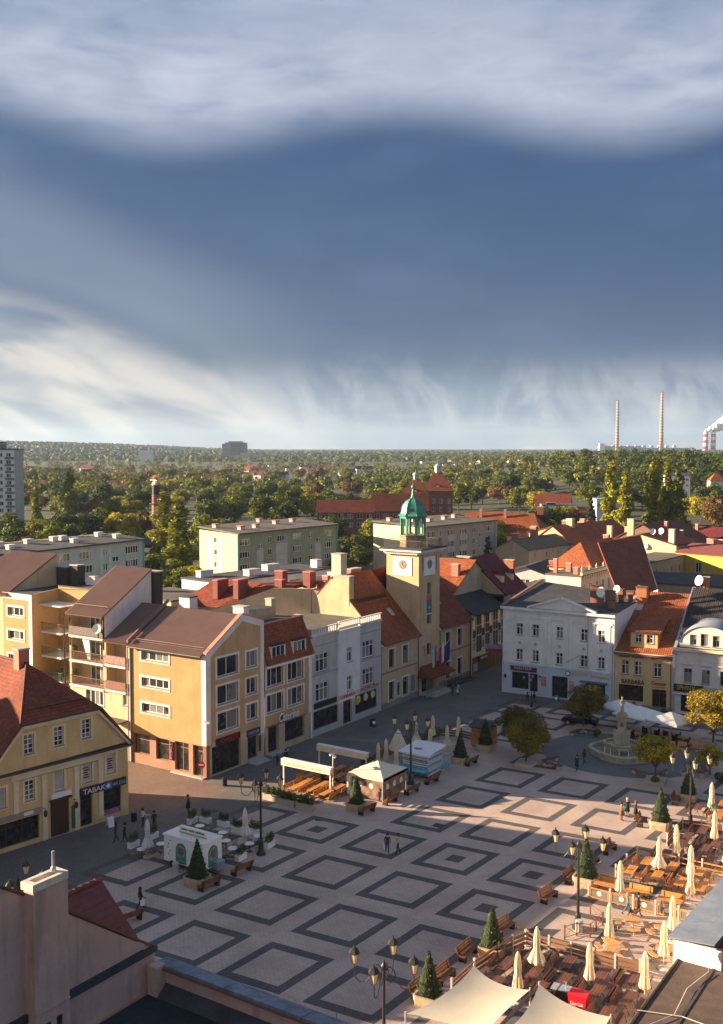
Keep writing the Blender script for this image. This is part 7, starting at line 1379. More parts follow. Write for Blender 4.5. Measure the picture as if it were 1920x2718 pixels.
# ------------------------------------------------------------------ fountain
FST = plain('fountain_stone', (.38, .335, .26), .85, .25, 1.5, bmp=.4, bsc=9, dirt=.5)
t = thing('fountain', 'stone fountain basin with a saint statue on a tall pedestal', 'fountain', (33.6, 33.1, 0), .3); t.scale = (.76, .76, 1)
lob = lambda j, i: 1+.07*max(-.3, cos(4*2*pi*j/48))
part('basin_wall', MB().lathe([(4.7, 0), (4.75, .55), (4.9, .62), (4.9, .78), (4.35, .8), (4.35, .2)], 48, rmod=lob, cap=False), FST, t)
m_, tn, b = base_mat('fountain_water'); tn.put(b.inputs['Base Color'], (.20, .24, .17)); b.inputs['Roughness'].default_value = .06; bump(tn, b, tn.noise(pos(tn), 5, 3, .6), .35, .04)
part('water', MB().lathe([(4.5, .45), (.1, .46)], 48, rmod=lob), m_, t); part('basin_floor', MB().lathe([(4.6, .05), (.1, .06)], 48, rmod=lob), FST, t)
part('upper_basin', MB().lathe([(2.3, .3), (2.45, 1.05), (2.6, 1.1), (2.6, 1.25), (2.2, 1.26), (2.2, 1.0)], 36, (-.4, 1.0, 0), False, rmod=lambda j, i: 1+.06*cos(4*2*pi*j/36)), FST, t); part('upper_water', MB().lathe([(2.3, 1.1), (.1, 1.11)], 36, (-.4, 1.0, 0)), m_, t)
part('pedestal_base', MB().cbox((-.4, 1.0, 1.2), (2.3, 2.3, 2.0)).cbox((-.4, 1.0, 2.3), (2.5, 2.5, .25)), FST, t); part('pedestal', MB().cbox((-.4, 1.0, 3.3), (1.25, 1.25, 1.75)).cbox((-.4, 1.0, 4.27), (1.65, 1.65, .22)).cbox((-.4, 1.0, 4.5), (1.3, 1.3, .24)), FST, t)
part('pedestal_relief', MB().lathe([(.28, 0), (.2, .08)], 12, (0, 0, 0)), plain('relief_dark', (.16, .13, .1), .8), t, (-.4, .37, 3.35)).rotation_euler = (R90, 0, 0)
part('shell_bowl', MB().lathe([(.1, .6), (.7, .8), (.95, 1.0), (.85, 1.0)], 16, (-.2, -1.6, 0)), FST, t)
for k in range(7):
    a = -2.6+k*.42; part('water_jet', MB().lathe([(.05, .45), (.07, .75), (.05, 1.05), (.015, 1.25)], 8, (3.2*cos(a), 3.2*sin(a), 0), rmod=lambda j, i: .7+.5*((j*7+i*3) % 5)/5), plain('water_spray', (.75, .78, .80), .3), t)
# ------------------------------------------------------------------ terrace by the fountain: open parasols, dark tables, low benches
for k, (x, y, s, lb) in enumerate([(32.0, 42.8, 3.0, 'left open white parasol behind the fountain'), (36.2, 42.0, 2.8, 'right open white parasol behind the fountain'), (28.9, 44.6, 2.4, 'open white parasol partly hidden behind the statue')]):
    t = thing('open_parasol', lb, 'parasol', (x, y, 0), .5, 'open white parasols'); m_ = MB().lathe([(s*1.06, 2.3), (s*1.06, 2.5), (.05, 3.4)], 4, cap=False); part('canopy', m_, CANVW, t); part('pole', MB().lathe([(.05, 0), (.05, 3.35)], 8), GREYM, t)
    for q in range(4): w = 2*pi*q/4; part('rib', MB().tube([(.05*cos(w), .05*sin(w), 3.3), (s*1.0*cos(w), s*1.0*sin(w), 2.48)], .02, 4), GREYM, t)
DT = plain('dark_rattan', (.025, .02, .018), .7)
for k, (x, y) in enumerate([(31.0, 41.0), (32.8, 40.2), (34.6, 40.0), (36.4, 40.2), (33.4, 43.2), (36.0, 43.0), (37.6, 41.4)]):
    o = thing('rattan_table', 'small wooden table under the open white parasols', 'table', (x, y, 0), .2, 'tables under the open parasols'); part('table_top', MB().box(-.4, -.4, .72, .4, .4, .76), LTW, o); part('pedestal', MB().box(-.05, -.05, 0, .05, .05, .72), STEELB, o)
    for s in (-1, 1): c = thing('rattan_chair', 'black rattan armchair at a table under the open white parasols', 'chair', (x+s*.75, y, 0), 0 if s > 0 else pi, 'rattan chairs under the open parasols'); part('seat', MB().box(-.28, -.28, .05, .28, .28, .45), DT, c); part('backrest', MB().box(.2, -.28, .452, .28, .28, .85), DT, c); part('armrest', MB().box(-.28, -.3, .452, .2, -.22, .65), DT, c)
for k, (x, y) in enumerate([(37.2, 38.6), (38.4, 39.0), (39.4, 40.2)]): single('planter_box', MB().box(-.5, -.3, 0, .5, .3, .8), LTW, ['pale wooden screen box at the parasol terrace, left of three', 'pale wooden screen box at the parasol terrace, middle of three', 'pale wooden screen box at the parasol terrace, right of three'][k], 'planter', (x, y, 0), .2, 'screen boxes')
LB = plain('low_bench_wood', (.14, .04, .03), .6, .2, 4)
for k, (cx_, cy_, a0, lb) in enumerate([(25.6, 40.6, -60, 'angled low bench behind the fountain at left'), (39.6, 25.6, 120, 'angled low bench round the yellow tree before the fountain'), (26.3, 24.0, 30, 'angled low bench at the olive tree left of the fountain'), (40.3, 41.4, 210, 'angled low bench right of the fountain'), (44.6, 30.0, 160, 'angled low bench by the far right shrub')]):
    t = thing('corner_bench', lb, 'bench', (cx_, cy_, 0), radians(a0), 'low angled benches round the fountain')
    for s in (-1, 1):
        p = part('seat', MB().box(.0, -.25, .38, 2.4, .25, .46), LB, t, (1.3, s*.2, 0), s*radians(42)); part('support', MB().box(.1, -.2, 0, .5, .2, .378), CONC, p); part('support', MB().box(1.9, -.2, 0, 2.3, .2, .378), CONC, p)
for k, (x, y, lb) in enumerate([(25.9, 23.6, 'olive tree at the left front of the fountain court'), (25.6, 41.1, 'one'), (39.6, 25.5, 'two'), (40.1, 42.6, 'three')]): single('tree_pit', MB().box(-1.0, -1.0, 0, 1.0, 1.0, .38), STN, ['stone tree box under the big olive tree', 'stone tree box under the tree behind the parked car', 'stone tree box under the small yellow tree', 'stone tree box under the bright round tree at right'][k], 'planter', (x, y, 0), .1, 'stone tree boxes')
# parked car behind the tree
t = thing('parked_car', 'dark parked car half hidden behind the round tree before the white house', 'car', (24.6, 42.6, 0), radians(8)); CP = plain('car_paint', (.012, .013, .018), .25, .05)
prof = [(-2.1, .35), (-2.15, .75), (-1.9, .95), (-1.2, 1.02), (-.7, 1.45), (.9, 1.48), (1.6, 1.05), (2.1, .95), (2.2, .6), (2.15, .35)]
part('body', MB().slab([(x, -.85, z) for x, z in prof], (0, 1.7, 0)), CP, t)
part('windscreen', MB().slab([(-1.16, -.75, 1.06), (-.72, -.72, 1.44), (-.72, .72, 1.44), (-1.16, .75, 1.06)], (-.02, 0, .02)), GLASS, t); part('side_window', MB().slab([(-.95, -.853, 1.06), (1.4, -.853, 1.06), (.85, -.853, 1.4), (-.62, -.853, 1.4)], (0, -.012, 0)), GLASS, t)
for (x, s) in ((-1.35, -1), (1.35, -1), (-1.35, 1), (1.35, 1)): wv = part('wheel', MB().lathe([(.32, -.11), (.33, 0), (.32, .11), (.2, .12)], 18), STEELB, t, (x, s*.78, .33)); wv.rotation_euler = (R90, 0, 0); part('rim', MB().lathe([(.2, -.115), (.2, .118), (.05, .13)], 12), ZINC, wv)
for s in (-1, 1): part('headlight', MB().box(-2.17, s*.6-.15, .65, -2.1, s*.6+.15, .8), WHITE, t)
t = dup(t, 'dark car parked in the alley left of the white house', (6.3, 64, 0), radians(95)) ; t['group'] = 'parked cars'
# bicycle, A-boards, signs, ramp railing
t = thing('bicycle', 'green bicycle leaning by the town hall steps', 'bicycle', (2.3, 43.6, 0), radians(70))
for x in (-.52, .52): wv = part('wheel', MB().tube([(x+.33*cos(a), 0, .34+.33*sin(a)) for a in [2*pi*k/18 for k in range(19)]], .025, 5), STEELB, t); part('hub', MB().lathe([(.04, -.05), (.04, .05)], 8, (x, 0, .34)), ZINC, wv)
part('frame', MB().tube([(-.52, 0, .34), (-.1, 0, .34), (.35, 0, .8), (.52, 0, .34)], .03, 5).tube([(-.1, 0, .34), (-.25, 0, .85), (.35, 0, .8)], .03, 5), plain('bike_green', (.10, .35, .06), .4), t); part('saddle', MB().box(-.38, -.08, .85, -.12, .08, .92), STEELB, t); part('handlebar', MB().tube([(.36, -.28, 1.0), (.36, 0, .95), (.36, .28, 1.0)], .02, 5).tube([(.35, 0, .8), (.36, 0, .95)], .02, 5), STEELB, t)
def aboard(lb, x, y, rz, mat, h=1.0):
    t = thing('sandwich_board', lb, 'sign', (x, y, 0), rz, 'sandwich boards')
    for s in (-1, 1): part('board', MB().slab([(-.32, s*.28, 0), (.32, s*.28, 0), (.32, s*.03, h), (-.32, s*.03, h)], (0, s*.03, 0)), mat, t)
    part('print', MB().cbox((0, -.19, h*.55), (.4, .015, .35), Euler((-.245, 0, 0)).to_matrix()), WHITE, t)
aboard('dark sandwich board in the street before the pawnshop', 3.4, 27.5, radians(70), BLKB); aboard('white sandwich board at the tobacco shop window', 1.9, -14.6, radians(80), WHITE, .9); aboard('small board at the stairs of the alley', 8.0, 58.5, radians(20), BLKB, .8); aboard('blue board before the arched door of the white house', 17.4, 52.2, 0, plain('slate_awning', (.08, .13, .18), .6), .9)
t = thing('no_entry_sign', 'round red no entry sign on a pole at the corner house', 'sign', (.55, -.75, 0), radians(20)); part('pole', MB().lathe([(.035, 0), (.035, 3.0)], 8), ZINC, t); d_ = part('disc', MB().lathe([(.38, 0), (.38, .03)], 22), plain('sign_red', (.5, .01, .02), .4), t, (0, -.04, 1.95)); d_.rotation_euler = (R90, 0, 0); part('bar', MB().box(-.26, -.085, 1.89, .26, -.072, 2.01), WHITE, t)
t = thing('corner_lamp', 'grey street lamp head on a bracket at the corner house', 'street lamp', (.35, .25, 5.2), 0); part('bracket', MB().tube([(-.2, .3, 0), (0, 0, .5), (.3, -.2, 1.0)], .035, 6), ZINC, t); part('lamp_head', MB().cbox((.45, -.3, 1.05), (.8, .35, .18)), ZINC, t)
t = thing('ramp_railing', 'dark metal ramp with railings right of the town hall entrance', 'ramp', (1.6, 52.4, 0), R90); part('ramp_slab', MB().slab([(0, 0, 0), (7, 0, .0), (7, 1.2, .0), (0, 1.2, .6)], (0, 0, .06)), IRON, t)
for y in (0, 1.2):
    part('handrail', MB().tube([(-1, y, 1.3), (7, y, .95)], .03, 5).tube([(-1, y, .8), (7, y, .5)], .025, 5), IRON, t)
    for k in range(9): part('baluster', MB().tube([(-1+k, y, 0), (-1+k, y, 1.3-.04*k)], .025, 4), IRON, t)
# ------------------------------------------------------------------ overhead wire
single('overhead_cable', MB().tube([(5.0, -12.5, .9), (9.8, -9.9, 5.2)], .015, 4), STEELB, 'thin cable hanging between lantern post and trailer', 'cable') if False else None
# ------------------------------------------------------------------ people
SKIN = plain('skin', (.46, .27, .19), .6, .05); 
def cloth(c): return plain('cloth_%.2f_%.2f_%.2f' % c, c, .85, .15, 8)
def skin_mesh(J, E, root=0, sub=2):
    """J [(pos, radius)], E edges -> one continuous skinned surface"""
    me = bpy.data.meshes.new('body'); me.from_pydata([j[0] for j in J], E, [])
    ob = bpy.data.objects.new('tmp_body', me); COL.objects.link(ob)
    sk = ob.modifiers.new('skin', 'SKIN'); sk.use_smooth_shade = True
    if not me.skin_vertices: me.attributes.new
    for i, j in enumerate(J):
        r = j[1]; r = r if isinstance(r, tuple) else (r, r)
        me.skin_vertices[0].data[i].radius = r; me.skin_vertices[0].data[i].use_root = (i == root)
    sb = ob.modifiers.new('sub', 'SUBSURF'); sb.levels = sub; sb.render_levels = sub
    dg = bpy.context.evaluated_depsgraph_get(); dg.update()
    out_ = bpy.data.meshes.new_from_object(ob.evaluated_get(dg)); bpy.data.objects.remove(ob); bpy.data.meshes.remove(me)
    return out_
def person(label, x, y, rz, h=1.72, coat=(.02, .02, .025), legs=(.02, .025, .04), hair=(.03, .02, .015), stride=.0, arm=(.1, .1), long_coat=False, skirt=None, bag=None, hairlong=False, fold=0.0, shoes=(.03, .02, .02)):
    s = h/1.72; st = stride
    hip = .93; kn = .5
    def leg(sg, f): # f forward swing
        hx = sg*.095; k = (hx, -.0+f*.32, kn+abs(f)*.02); a = (hx, f*.62-(.12 if f < 0 else 0), .09+(.08 if f < 0 else 0)); return (hx, 0, hip-.05), k, a, (hx, a[1]+.17, max(.035, a[2]-.055))
    def armj(sg, f):
        sh = (sg*.195, 0, 1.41); el = (sg*.255, f*.2-.02, 1.14); ha = (sg*.24, f*.42+.10, .93+abs(f)*.12); return sh, el, ha, (sg*.235, ha[1]+.06, ha[2]-.09)
    Lh, Lk, La, Lt = leg(-1, st); Rh, Rk, Ra, Rt = leg(1, -st)
    ls, le, lh, lf = armj(-1, arm[0]); rs, re, rh, rf = armj(1, arm[1])
    J = [((0, 0, .95), (.155, .115)), ((0, 0, 1.12), (.145, .10)), ((0, 0, 1.33), (.175, .115)), ((0, 0, 1.46), (.10, .085)), ((0, .01, 1.52), (.052, .055)), ((0, .025, 1.6), (.072, .088)), ((0, .02, 1.70), (.068, .082)),
         (Lh, .09), (Lk, .062), (La, .042), (Lt, (.045, .03)), (Rh, .09), (Rk, .062), (Ra, .042), (Rt, (.045, .03)),
         (ls, .06), (le, .045), (lh, .033), (lf, (.035, .022)), (rs, .06), (re, .045), (rh, .033), (rf, (.035, .022))]
    E_ = [(0, 1), (1, 2), (2, 3), (3, 4), (4, 5), (5, 6), (0, 7), (7, 8), (8, 9), (9, 10), (0, 11), (11, 12), (12, 13), (13, 14), (3, 15), (15, 16), (16, 17), (17, 18), (3, 19), (19, 20), (20, 21), (21, 22)]
    me = skin_mesh(J, E_)
    mats = [cloth(coat), cloth(legs), SKIN, cloth(shoes)]
    for m_ in mats: me.materials.append(m_)
    P_ = [Vector(j[0]) for j in J]
    kind = [0]*23
    for i in (7, 8, 11, 12): kind[i] = 1
    for i in (9, 10, 13, 14): kind[i] = 3
    for i in (4, 5, 6, 18, 22): kind[i] = 2
    for f in me.polygons:
        c = f.center; i = min(range(23), key=lambda q: (P_[q]-c).length_squared); k = kind[i]
        if k == 3 and c.z > .17+ (.1 if abs(st) > .2 else 0): k = 1
        if i == 0 and c.z < .9: k = 1
        f.material_index = k
    t = thing('person', label, 'person', (x, y, 0), rz); t.scale = (s, s, s)
    link('body', me, None, t)
    part('hair', MB().lathe([(.05, 1.835), (.11, 1.81), (.125, 1.74), (.12, 1.66), (.10, 1.6 if not hairlong else 1.38)], 12, (0, -.02, 0)), cloth(hair), t, smooth=True)
    part('nose', MB().cbox((0, .125, 1.655), (.03, .04, .045)), SKIN, t)
    for sg in (-1, 1): part('eye', MB().cbox((sg*.032, .104, 1.69), (.022, .012, .012)), BLKB, t); part('ear', MB().cbox((sg*.088, .01, 1.67), (.02, .04, .055)), SKIN, t)
    part('mouth', MB().cbox((0, .108, 1.605), (.045, .012, .01)), cloth((.30, .10, .09)), t)
    if long_coat: part('coat_skirt', MB().lathe([(.16, 1.05), (.2, .85), (.235, .55), (.22, .54)], 14, rmod=lambda j, i: 1.0), cloth(coat), t, smooth=True)
    if bag:
        bb = part('bag', MB().box(-.06, -.16, .45, .06, .16, .85), cloth(bag), t, (.3, .05, 0)); part('bag_handle', MB().tube([(0, -.08, .85), (0, 0, 1.0), (0, .08, .85)], .012, 4), cloth(bag), bb)
    return t
BK = (.018, .018, .022); DN = (.03, .05, .11)
PEOPLE = [('woman in black walking with a white bag behind the maroon tiled roof', 16.8, -25.4, -.4, dict(h=1.66, stride=.5, arm=(-.4, .4), hairlong=True, bag=(.7, .7, .7))),
 ('man in a white shirt at the left edge of the trailer seats', 4.6, -13.1, -.2, dict(coat=(.6, .62, .68), stride=.2, arm=(.3, 1.2))),
 ('person in black beside the man in a white shirt', 5.7, -12.8, 1.2, dict(h=1.62)),
 ('left of the two people in dark jackets before the tobacco shop', 5.2, -17.0, 2.6, dict(legs=DN, hairlong=True, stride=.25)),
 ('right of the two people in dark jackets before the tobacco shop', 5.9, -16.6, 2.5, dict(h=1.7, stride=-.25)),
 ('person in a long black coat standing in the side street light', 5.5, -8.1, -1.0, dict(long_coat=True)),
 ('child in dark clothes at the boutique window', 3.4, 8.2, 0.2, dict(h=1.3, stride=.3, arm=(.9, .1))),
 ('adult in black beside the child at the boutique window', 4.0, 9.0, 0.0, dict(h=1.72, stride=.2)),
 ('man in black with pale bags in the middle of the square', 26.5, -6.0, -2.4, dict(h=1.72, bag=(.5, .53, .6), stride=.2)),
 ('man in a yellow-green jacket in the middle of the square', 27.3, -5.6, 2.2, dict(h=1.74, coat=(.32, .36, .06), legs=BK, stride=.2)),
 ('person in a long dark coat walking left of the fountain', 31.4, 24.5, pi-.3, dict(long_coat=True, legs=DN, stride=.3)),
 ('second walker in black behind the long-coated one near the fountain', 31.2, 27.1, pi-.3, dict(h=1.66, stride=.5, hairlong=True)),
 ('woman in a brown coat and red trousers in the sunny group of three', 40.5, 12.7, -.8, dict(coat=(.16, .085, .05), legs=(.30, .03, .03), long_coat=True)),
 ('blonde woman with a turquoise bag in the sunny group of three', 40.6, 14.0, 3.4, dict(hair=(.55, .38, .16), legs=(.45, .3, .22), long_coat=True, bag=(.02, .32, .38))),
 ('woman in black with long hair at the right of the sunny group of three', 41.5, 13.7, 1.9, dict(hair=(.18, .09, .04), hairlong=True, long_coat=True)),
 ('woman in a teal jacket walking beside the orange fence', 47.6, -6.1, -1.3, dict(h=1.6, coat=(.06, .22, .24), legs=(.06, .12, .2), hair=(.5, .22, .1), hairlong=True, stride=.55, arm=(-.3, .4))),
 ('man in black walking with a dog beside the orange fence', 48.3, -5.8, -1.3, dict(h=1.72, stride=.25)),
 ('person in a turquoise top before the town hall ramp', 4.4, 48.0, -1.6, dict(coat=(.15, .5, .58), legs=BK, bag=(.6, .62, .6))),
 ('person in dark clothes beside the turquoise top', 3.8, 47.4, -1.6, dict(h=1.65)),
 ('walker with a red bag before the white house', 14.9, 48.1, 1.0, dict(bag=(.5, .02, .05), legs=DN, stride=.3)),
 ('walker in black before the white house', 15.5, 49.0, 1.0, dict(h=1.65, stride=.45)),
 ('person in black at the tent corner', 19.0, 4.6, .5, dict(h=1.25, legs=BK)),
 ('person in a blue top at the far end of the tent', 19.6, 9.9, 2.0, dict(coat=(.05, .13, .3), h=1.6)),
 ('person at the door of the yellow dormer house', 28.0, 52.9, pi, dict(coat=(.1, .12, .2), h=1.5)),
 ('person in a pale top at the door of the yellow dormer house', 28.8, 53.0, pi, dict(coat=(.5, .5, .55), h=1.5))]
for lb, x, y, rz, kw in PEOPLE: person(lb, x, y, rz, **kw)
# dog
def quad():
    J = [((0, .0, .42), (.11, .12)), ((0, .25, .44), (.10, .13)), ((0, .4, .52), (.075, .08)), ((0, .5, .64), (.06, .065)), ((0, .6, .64), (.04, .045)), ((0, .68, .61), (.025, .03)), ((0, -.25, .44), (.10, .10)), ((0, -.38, .5), .03), ((0, -.52, .6), .018),
         ((.08, .26, .3), .045), ((.08, .24, .16), .028), ((.08, .28, .02), .03), ((-.08, .26, .3), .045), ((-.08, .24, .16), .028), ((-.08, .28, .02), .03), ((.08, -.22, .3), .06), ((.08, -.34, .17), .03), ((.08, -.29, .02), .03), ((-.08, -.22, .3), .06), ((-.08, -.34, .17), .03), ((-.08, -.29, .02), .03)]
    E_ = [(0, 1), (1, 2), (2, 3), (3, 4), (4, 5), (0, 6), (6, 7), (7, 8), (1, 9), (9, 10), (10, 11), (1, 12), (12, 13), (13, 14), (6, 15), (15, 16), (16, 17), (6, 18), (18, 19), (19, 20)]
    return skin_mesh(J, E_)
t = thing('dog', 'small brown dog walking between the couple at the orange fence', 'dog', (48.0, -6.2, 0), -1.3); dm_ = quad(); dm_.materials.append(plain('brown_fur', (.10, .05, .03), .8)); link('body', dm_, None, t)
for s in (-1, 1): part('ear', MB().cbox((s*.06, .48, .72), (.03, .04, .08)), MATS['brown_fur'], t)
# statue on the fountain pedestal
J = [((0, 0, .75), (.24, .2)), ((0, 0, .05), (.32, .28)), ((0, 0, 1.1), (.2, .15)), ((0, 0, 1.38), (.22, .15)), ((0, .0, 1.52), (.07, .07)), ((.02, .05, 1.68), (.10, .11)), ((-.25, .05, 1.38), .08), ((-.33, .2, 1.12), .07), ((-.1, .34, 1.15), .06), ((.25, .05, 1.38), .08), ((.36, .15, 1.12), .07), ((.2, .34, 1.2), .06)]
sm_ = skin_mesh(J, [(0, 1), (0, 2), (2, 3), (3, 4), (4, 5), (3, 6), (6, 7), (7, 8), (3, 9), (9, 10), (10, 11)]); sm_.materials.append(FST)
fo = bpy.data.objects['fountain']; o = link('statue', sm_, None, fo, (-.4, 1.0, 4.6), pi+.3); o.scale = (1.0, 1.0, .98)
part('statue_hat', MB().lathe([(.17, 1.74), (.17, 1.78), (.11, 1.8), (.1, 1.92), (.02, 1.94)], 10, (.02, .05, 0)), FST, o); part('statue_cross', MB().cbox((.12, .4, 1.35), (.05, .05, .55)).cbox((.12, .4, 1.45), (.25, .045, .05)), FST, o); part('statue_plinth', MB().cbox((0, 0, .0), (.8, .8, .12)), FST, o)

# ------------------------------------------------------------------ trees
def crown_blobs(rx, rz_, zc, n, sd, jitter=.55):
    r = random.Random(sd); B_ = []
    for k in range(n):
        a = r.uniform(0, 2*pi); c = r.uniform(-1, 1); q = sqrt(1-c*c); d = r.uniform(.45, .85)
        B_.append(((rx*d*q*cos(a), rx*d*q*sin(a), zc+rz_*d*c), (rx*r.uniform(.28, .5), rx*r.uniform(.28, .5), rz_*r.uniform(.24, .42))))
    return B_
def trunk(h, r, spread, sd, top):
    q = random.Random(sd); m_ = MB().tube([(0, 0, 0), (.05*h*.1, 0, h*.5), (0, .02*h, h)], [r, r*.75, r*.55], 7)
    for k in range(5):
        a = 2*pi*k/5+q.random(); m_.tube([(0, 0, h*.75+.06*h*k*.3), (spread*.45*cos(a), spread*.45*sin(a), h+(top-h)*.35), (spread*.8*cos(a), spread*.8*sin(a), h+(top-h)*.65)], [r*.5, r*.3, r*.1], 5)
    return m_
OLV = leafm('olive_leaves', (.10, .085, .014), (.22, .16, .02), .45); YEL = leafm('yellow_leaves', (.26, .22, .012), (.46, .36, .02), .4); BRT = leafm('amber_leaves', (.15, .11, .012), (.32, .225, .02), .45)
G1 = leafm('green_leaves', (.050, .080, .008), (.20, .21, .014), .6); G2 = leafm('dark_leaves', (.032, .052, .010), (.10, .125, .018), .45); G3 = leafm('yellow_green_leaves', (.13, .135, .010), (.36, .30, .015), .5); G4 = leafm('rust_leaves', (.10, .065, .020), (.21, .125, .035), .4); G5 = leafm('poplar_leaves', (.10, .13, .012), (.26, .25, .020), .45); G6 = leafm('blue_spruce', (.018, .035, .022), (.04, .06, .035), .4)
def city_tree(lb, x, y, H, R, zc, mat, sd, n=6500, leaf=.11, th=1.7):
    t = thing('square_tree', lb, 'tree', (x, y, .2), sd, 'trees of the square'); part('trunk', trunk(th, .13, R, sd, zc+R*.6), BARK, t)
    link('crown', leaf_mesh('crown', crown_blobs(R, (H-th)/2, zc, 34, sd)+[((0, 0, zc), (R*.55, R*.55, (H-th)*.3))], n, leaf, .35), mat, t); part('crown_core', MB().lathe([(.05, zc-(H-th)*.36), (R*.55, zc-(H-th)*.2), (R*.66, zc), (R*.45, zc+(H-th)*.22), (.05, zc+(H-th)*.34)], 10, rmod=lambda j, i: .85+.3*((j*5+i*3) % 4)/4), plain('crown_shade', (.045, .04, .012), .9), t); return t  # dark core inside the leaves stands in for shade within the crown
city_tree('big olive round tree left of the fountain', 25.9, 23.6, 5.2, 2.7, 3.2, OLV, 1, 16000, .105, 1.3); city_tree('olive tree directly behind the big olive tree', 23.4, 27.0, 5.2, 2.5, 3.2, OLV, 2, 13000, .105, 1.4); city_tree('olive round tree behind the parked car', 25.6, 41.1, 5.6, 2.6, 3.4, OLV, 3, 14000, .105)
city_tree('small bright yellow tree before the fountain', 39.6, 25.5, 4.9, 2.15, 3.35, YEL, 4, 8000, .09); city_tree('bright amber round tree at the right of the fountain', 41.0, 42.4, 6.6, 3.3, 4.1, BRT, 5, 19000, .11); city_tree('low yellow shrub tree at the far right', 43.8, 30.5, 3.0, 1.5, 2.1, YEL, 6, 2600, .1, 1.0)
for k, (x, y, s, lb) in enumerate([(28.3, 38.6, .5, 'low green shrub in the bed behind the fountain'), (39.8, 24.8, .45, 'low green shrub under the small yellow tree'), (45.2, 29.2, .6, 'low green shrub under the far right shrub tree'), (31.9, 53.0, .45, 'small box cone at the door of the yellow dormer house'), (12.2, 12.8, .8, 'dark shrub at the rear of the beer tables'), (12.4, 26.8, .9, 'dark shrub at the back of the shaded terrace')]):
    t = thing('shrub', lb, 'shrub', (x, y, .2), k, 'shrubs of the square'); link('foliage', leaf_mesh('shrub_leaves', [((0, 0, s*.7), (s, s, s*.7))], 600, .08, .5), HEDGE, t); part('stem', MB().tube([(0, 0, -.2), (0, 0, s*.7)], .04, 5), BARK, t)
# balcony plants
for k, (x, y, z, s, lb) in enumerate([(-20.2, .75, 11.6, .55, 'leafy pot plant on the middle balcony of the cream flats'), (-20.2, .75, 8.8, .6, 'yellowing pot plant on the lower balcony of the cream flats'), (-16.4, .6, 11.2, .35, 'small flowering plant at the right of the middle balcony'), (-16.2, .6, 8.4, .35, 'small plant at the right of the lower balcony'), (-24.6, 2.4, 7.9, .7, 'tall plant on the corner balcony at the left edge')]):
    t = thing('balcony_plant', lb, 'plant', (x, y, z-s), k); link('foliage', leaf_mesh('plant_leaves', [((0, 0, s), (s*.7, s*.5, s))], 260, .09, .4), HEDGE, t); part('pot', MB().lathe([(.12, -.2), (.18, .1)], 10), SALB, t)
# woodland: individual trees from a few grown kinds
def proto(name, blobs, n, leaf, mat, th, tr, sp, top, sd, shell=(.7, 1.02)):
    t = thing('woodland_tree', 'x', 'tree'); link('crown', leaf_mesh('crown', blobs, n, leaf, .3, shell), mat, t); part('trunk', trunk(th, tr, sp, sd, top), BARK, t); return t
def pop_blobs(sd):
    r = random.Random(sd); return [((r.uniform(-1, 1)*1.5*(1-abs(k/30-.35))*.8, r.uniform(-1, 1)*1.5*(1-abs(k/30-.35))*.8, 3+k*.72), (1.5*(1.05-abs(k/30-.3)*1.05), 1.5*(1.05-abs(k/30-.3)*1.05), 1.5)) for k in range(31)]
def con_blobs(sd): return [((.3*cos(k*2.1), .3*sin(k*2.1), 1.5+k*.5), (2.9*(1-k/27)+.15, 2.9*(1-k/27)+.15, .42)) for k in range(26)]
KINDS = {}
for nm, mt, sd in (('g1a', G1, 11), ('g1b', G1, 12), ('g2a', G2, 13), ('g2b', G2, 14), ('g3a', G3, 15), ('g4a', G4, 16)):
    KINDS[nm] = proto(nm, crown_blobs(5.2, 4.6, 8.2, 30, sd)+[((0, 0, 8), (3, 3, 3))], 4200, .36, mt, 4.2, .32, 4.6, 11, sd)
KINDS['pop'] = proto('pop', pop_blobs(3), 5200, .30, G5, 4, .3, 1.0, 20, 3); KINDS['pop2'] = proto('pop2', pop_blobs(8), 5200, .30, G5, 4, .3, 1.0, 20, 8); KINDS['con'] = proto('con', con_blobs(5), 3600, .26, G6, 2, .25, 1.0, 12, 5, (.55, 1.0))
first = set()
NAMES = {'g1': ('woodland_tree', 'green'), 'g2': ('woodland_tree', 'dark green'), 'g3': ('woodland_tree', 'yellow-green'), 'g4': ('woodland_tree', 'rust brown')}
def plant(kind, lat_, d, s, lb, sx=1.0, group='trees of the wood behind the blocks', z=None):
    src = KINDS[kind]; x, y = fw(lat_, d)
    o = src if kind not in first else dup(src); first.add(kind)
    o.location = (x, y, (terr(lat_, d) if z is None else z)-.3*s); o.scale = (s*sx, s*sx, s); o.rotation_euler = (0, 0, random.uniform(0, 6.28)); tag(o, lb, 'tree', group)
    o.name = 'poplar' if kind[:3] == 'pop' else 'conifer' if kind == 'con' else 'woodland_tree'
def px(x, d): return (x-960)/2750*d          # photograph column -> metres right of the view axis at distance d
for k, (x, d, s, kd, sx, lb) in enumerate([(1625, 335, 1.22, 'pop', 1.25, 'left poplar of the left pair'), (1664, 330, 1.12, 'pop2', 1.2, 'right poplar of the left pair, slightly lower'), (1733, 335, 1.25, 'pop2', 1.35, 'broad poplar left of the gap in the right-hand pair'), (1757, 330, .95, 'pop', .9, 'slim poplar tucked against the broad left one'), (1776, 332, 1.2, 'pop', 1.2, 'tallest poplar of the right-hand group'), (1803, 330, 1.12, 'pop2', 1.35, 'rightmost poplar of the row'), (182, 420, 1.05, 'pop', 1.7, 'tall yellow-green poplar among trees at the left'), (95, 400, .82, 'pop2', 1.3, 'smaller poplar near the left edge'), (430, 300, .9, 'pop', 2.1, 'loose yellow-green tree right of the brick chimney'), (478, 270, .82, 'pop2', 2.4, 'broad yellow-green tree left of the green block')]):
    plant(kd, px(x, d), d, s, lb, sx*1.12, 'poplars')
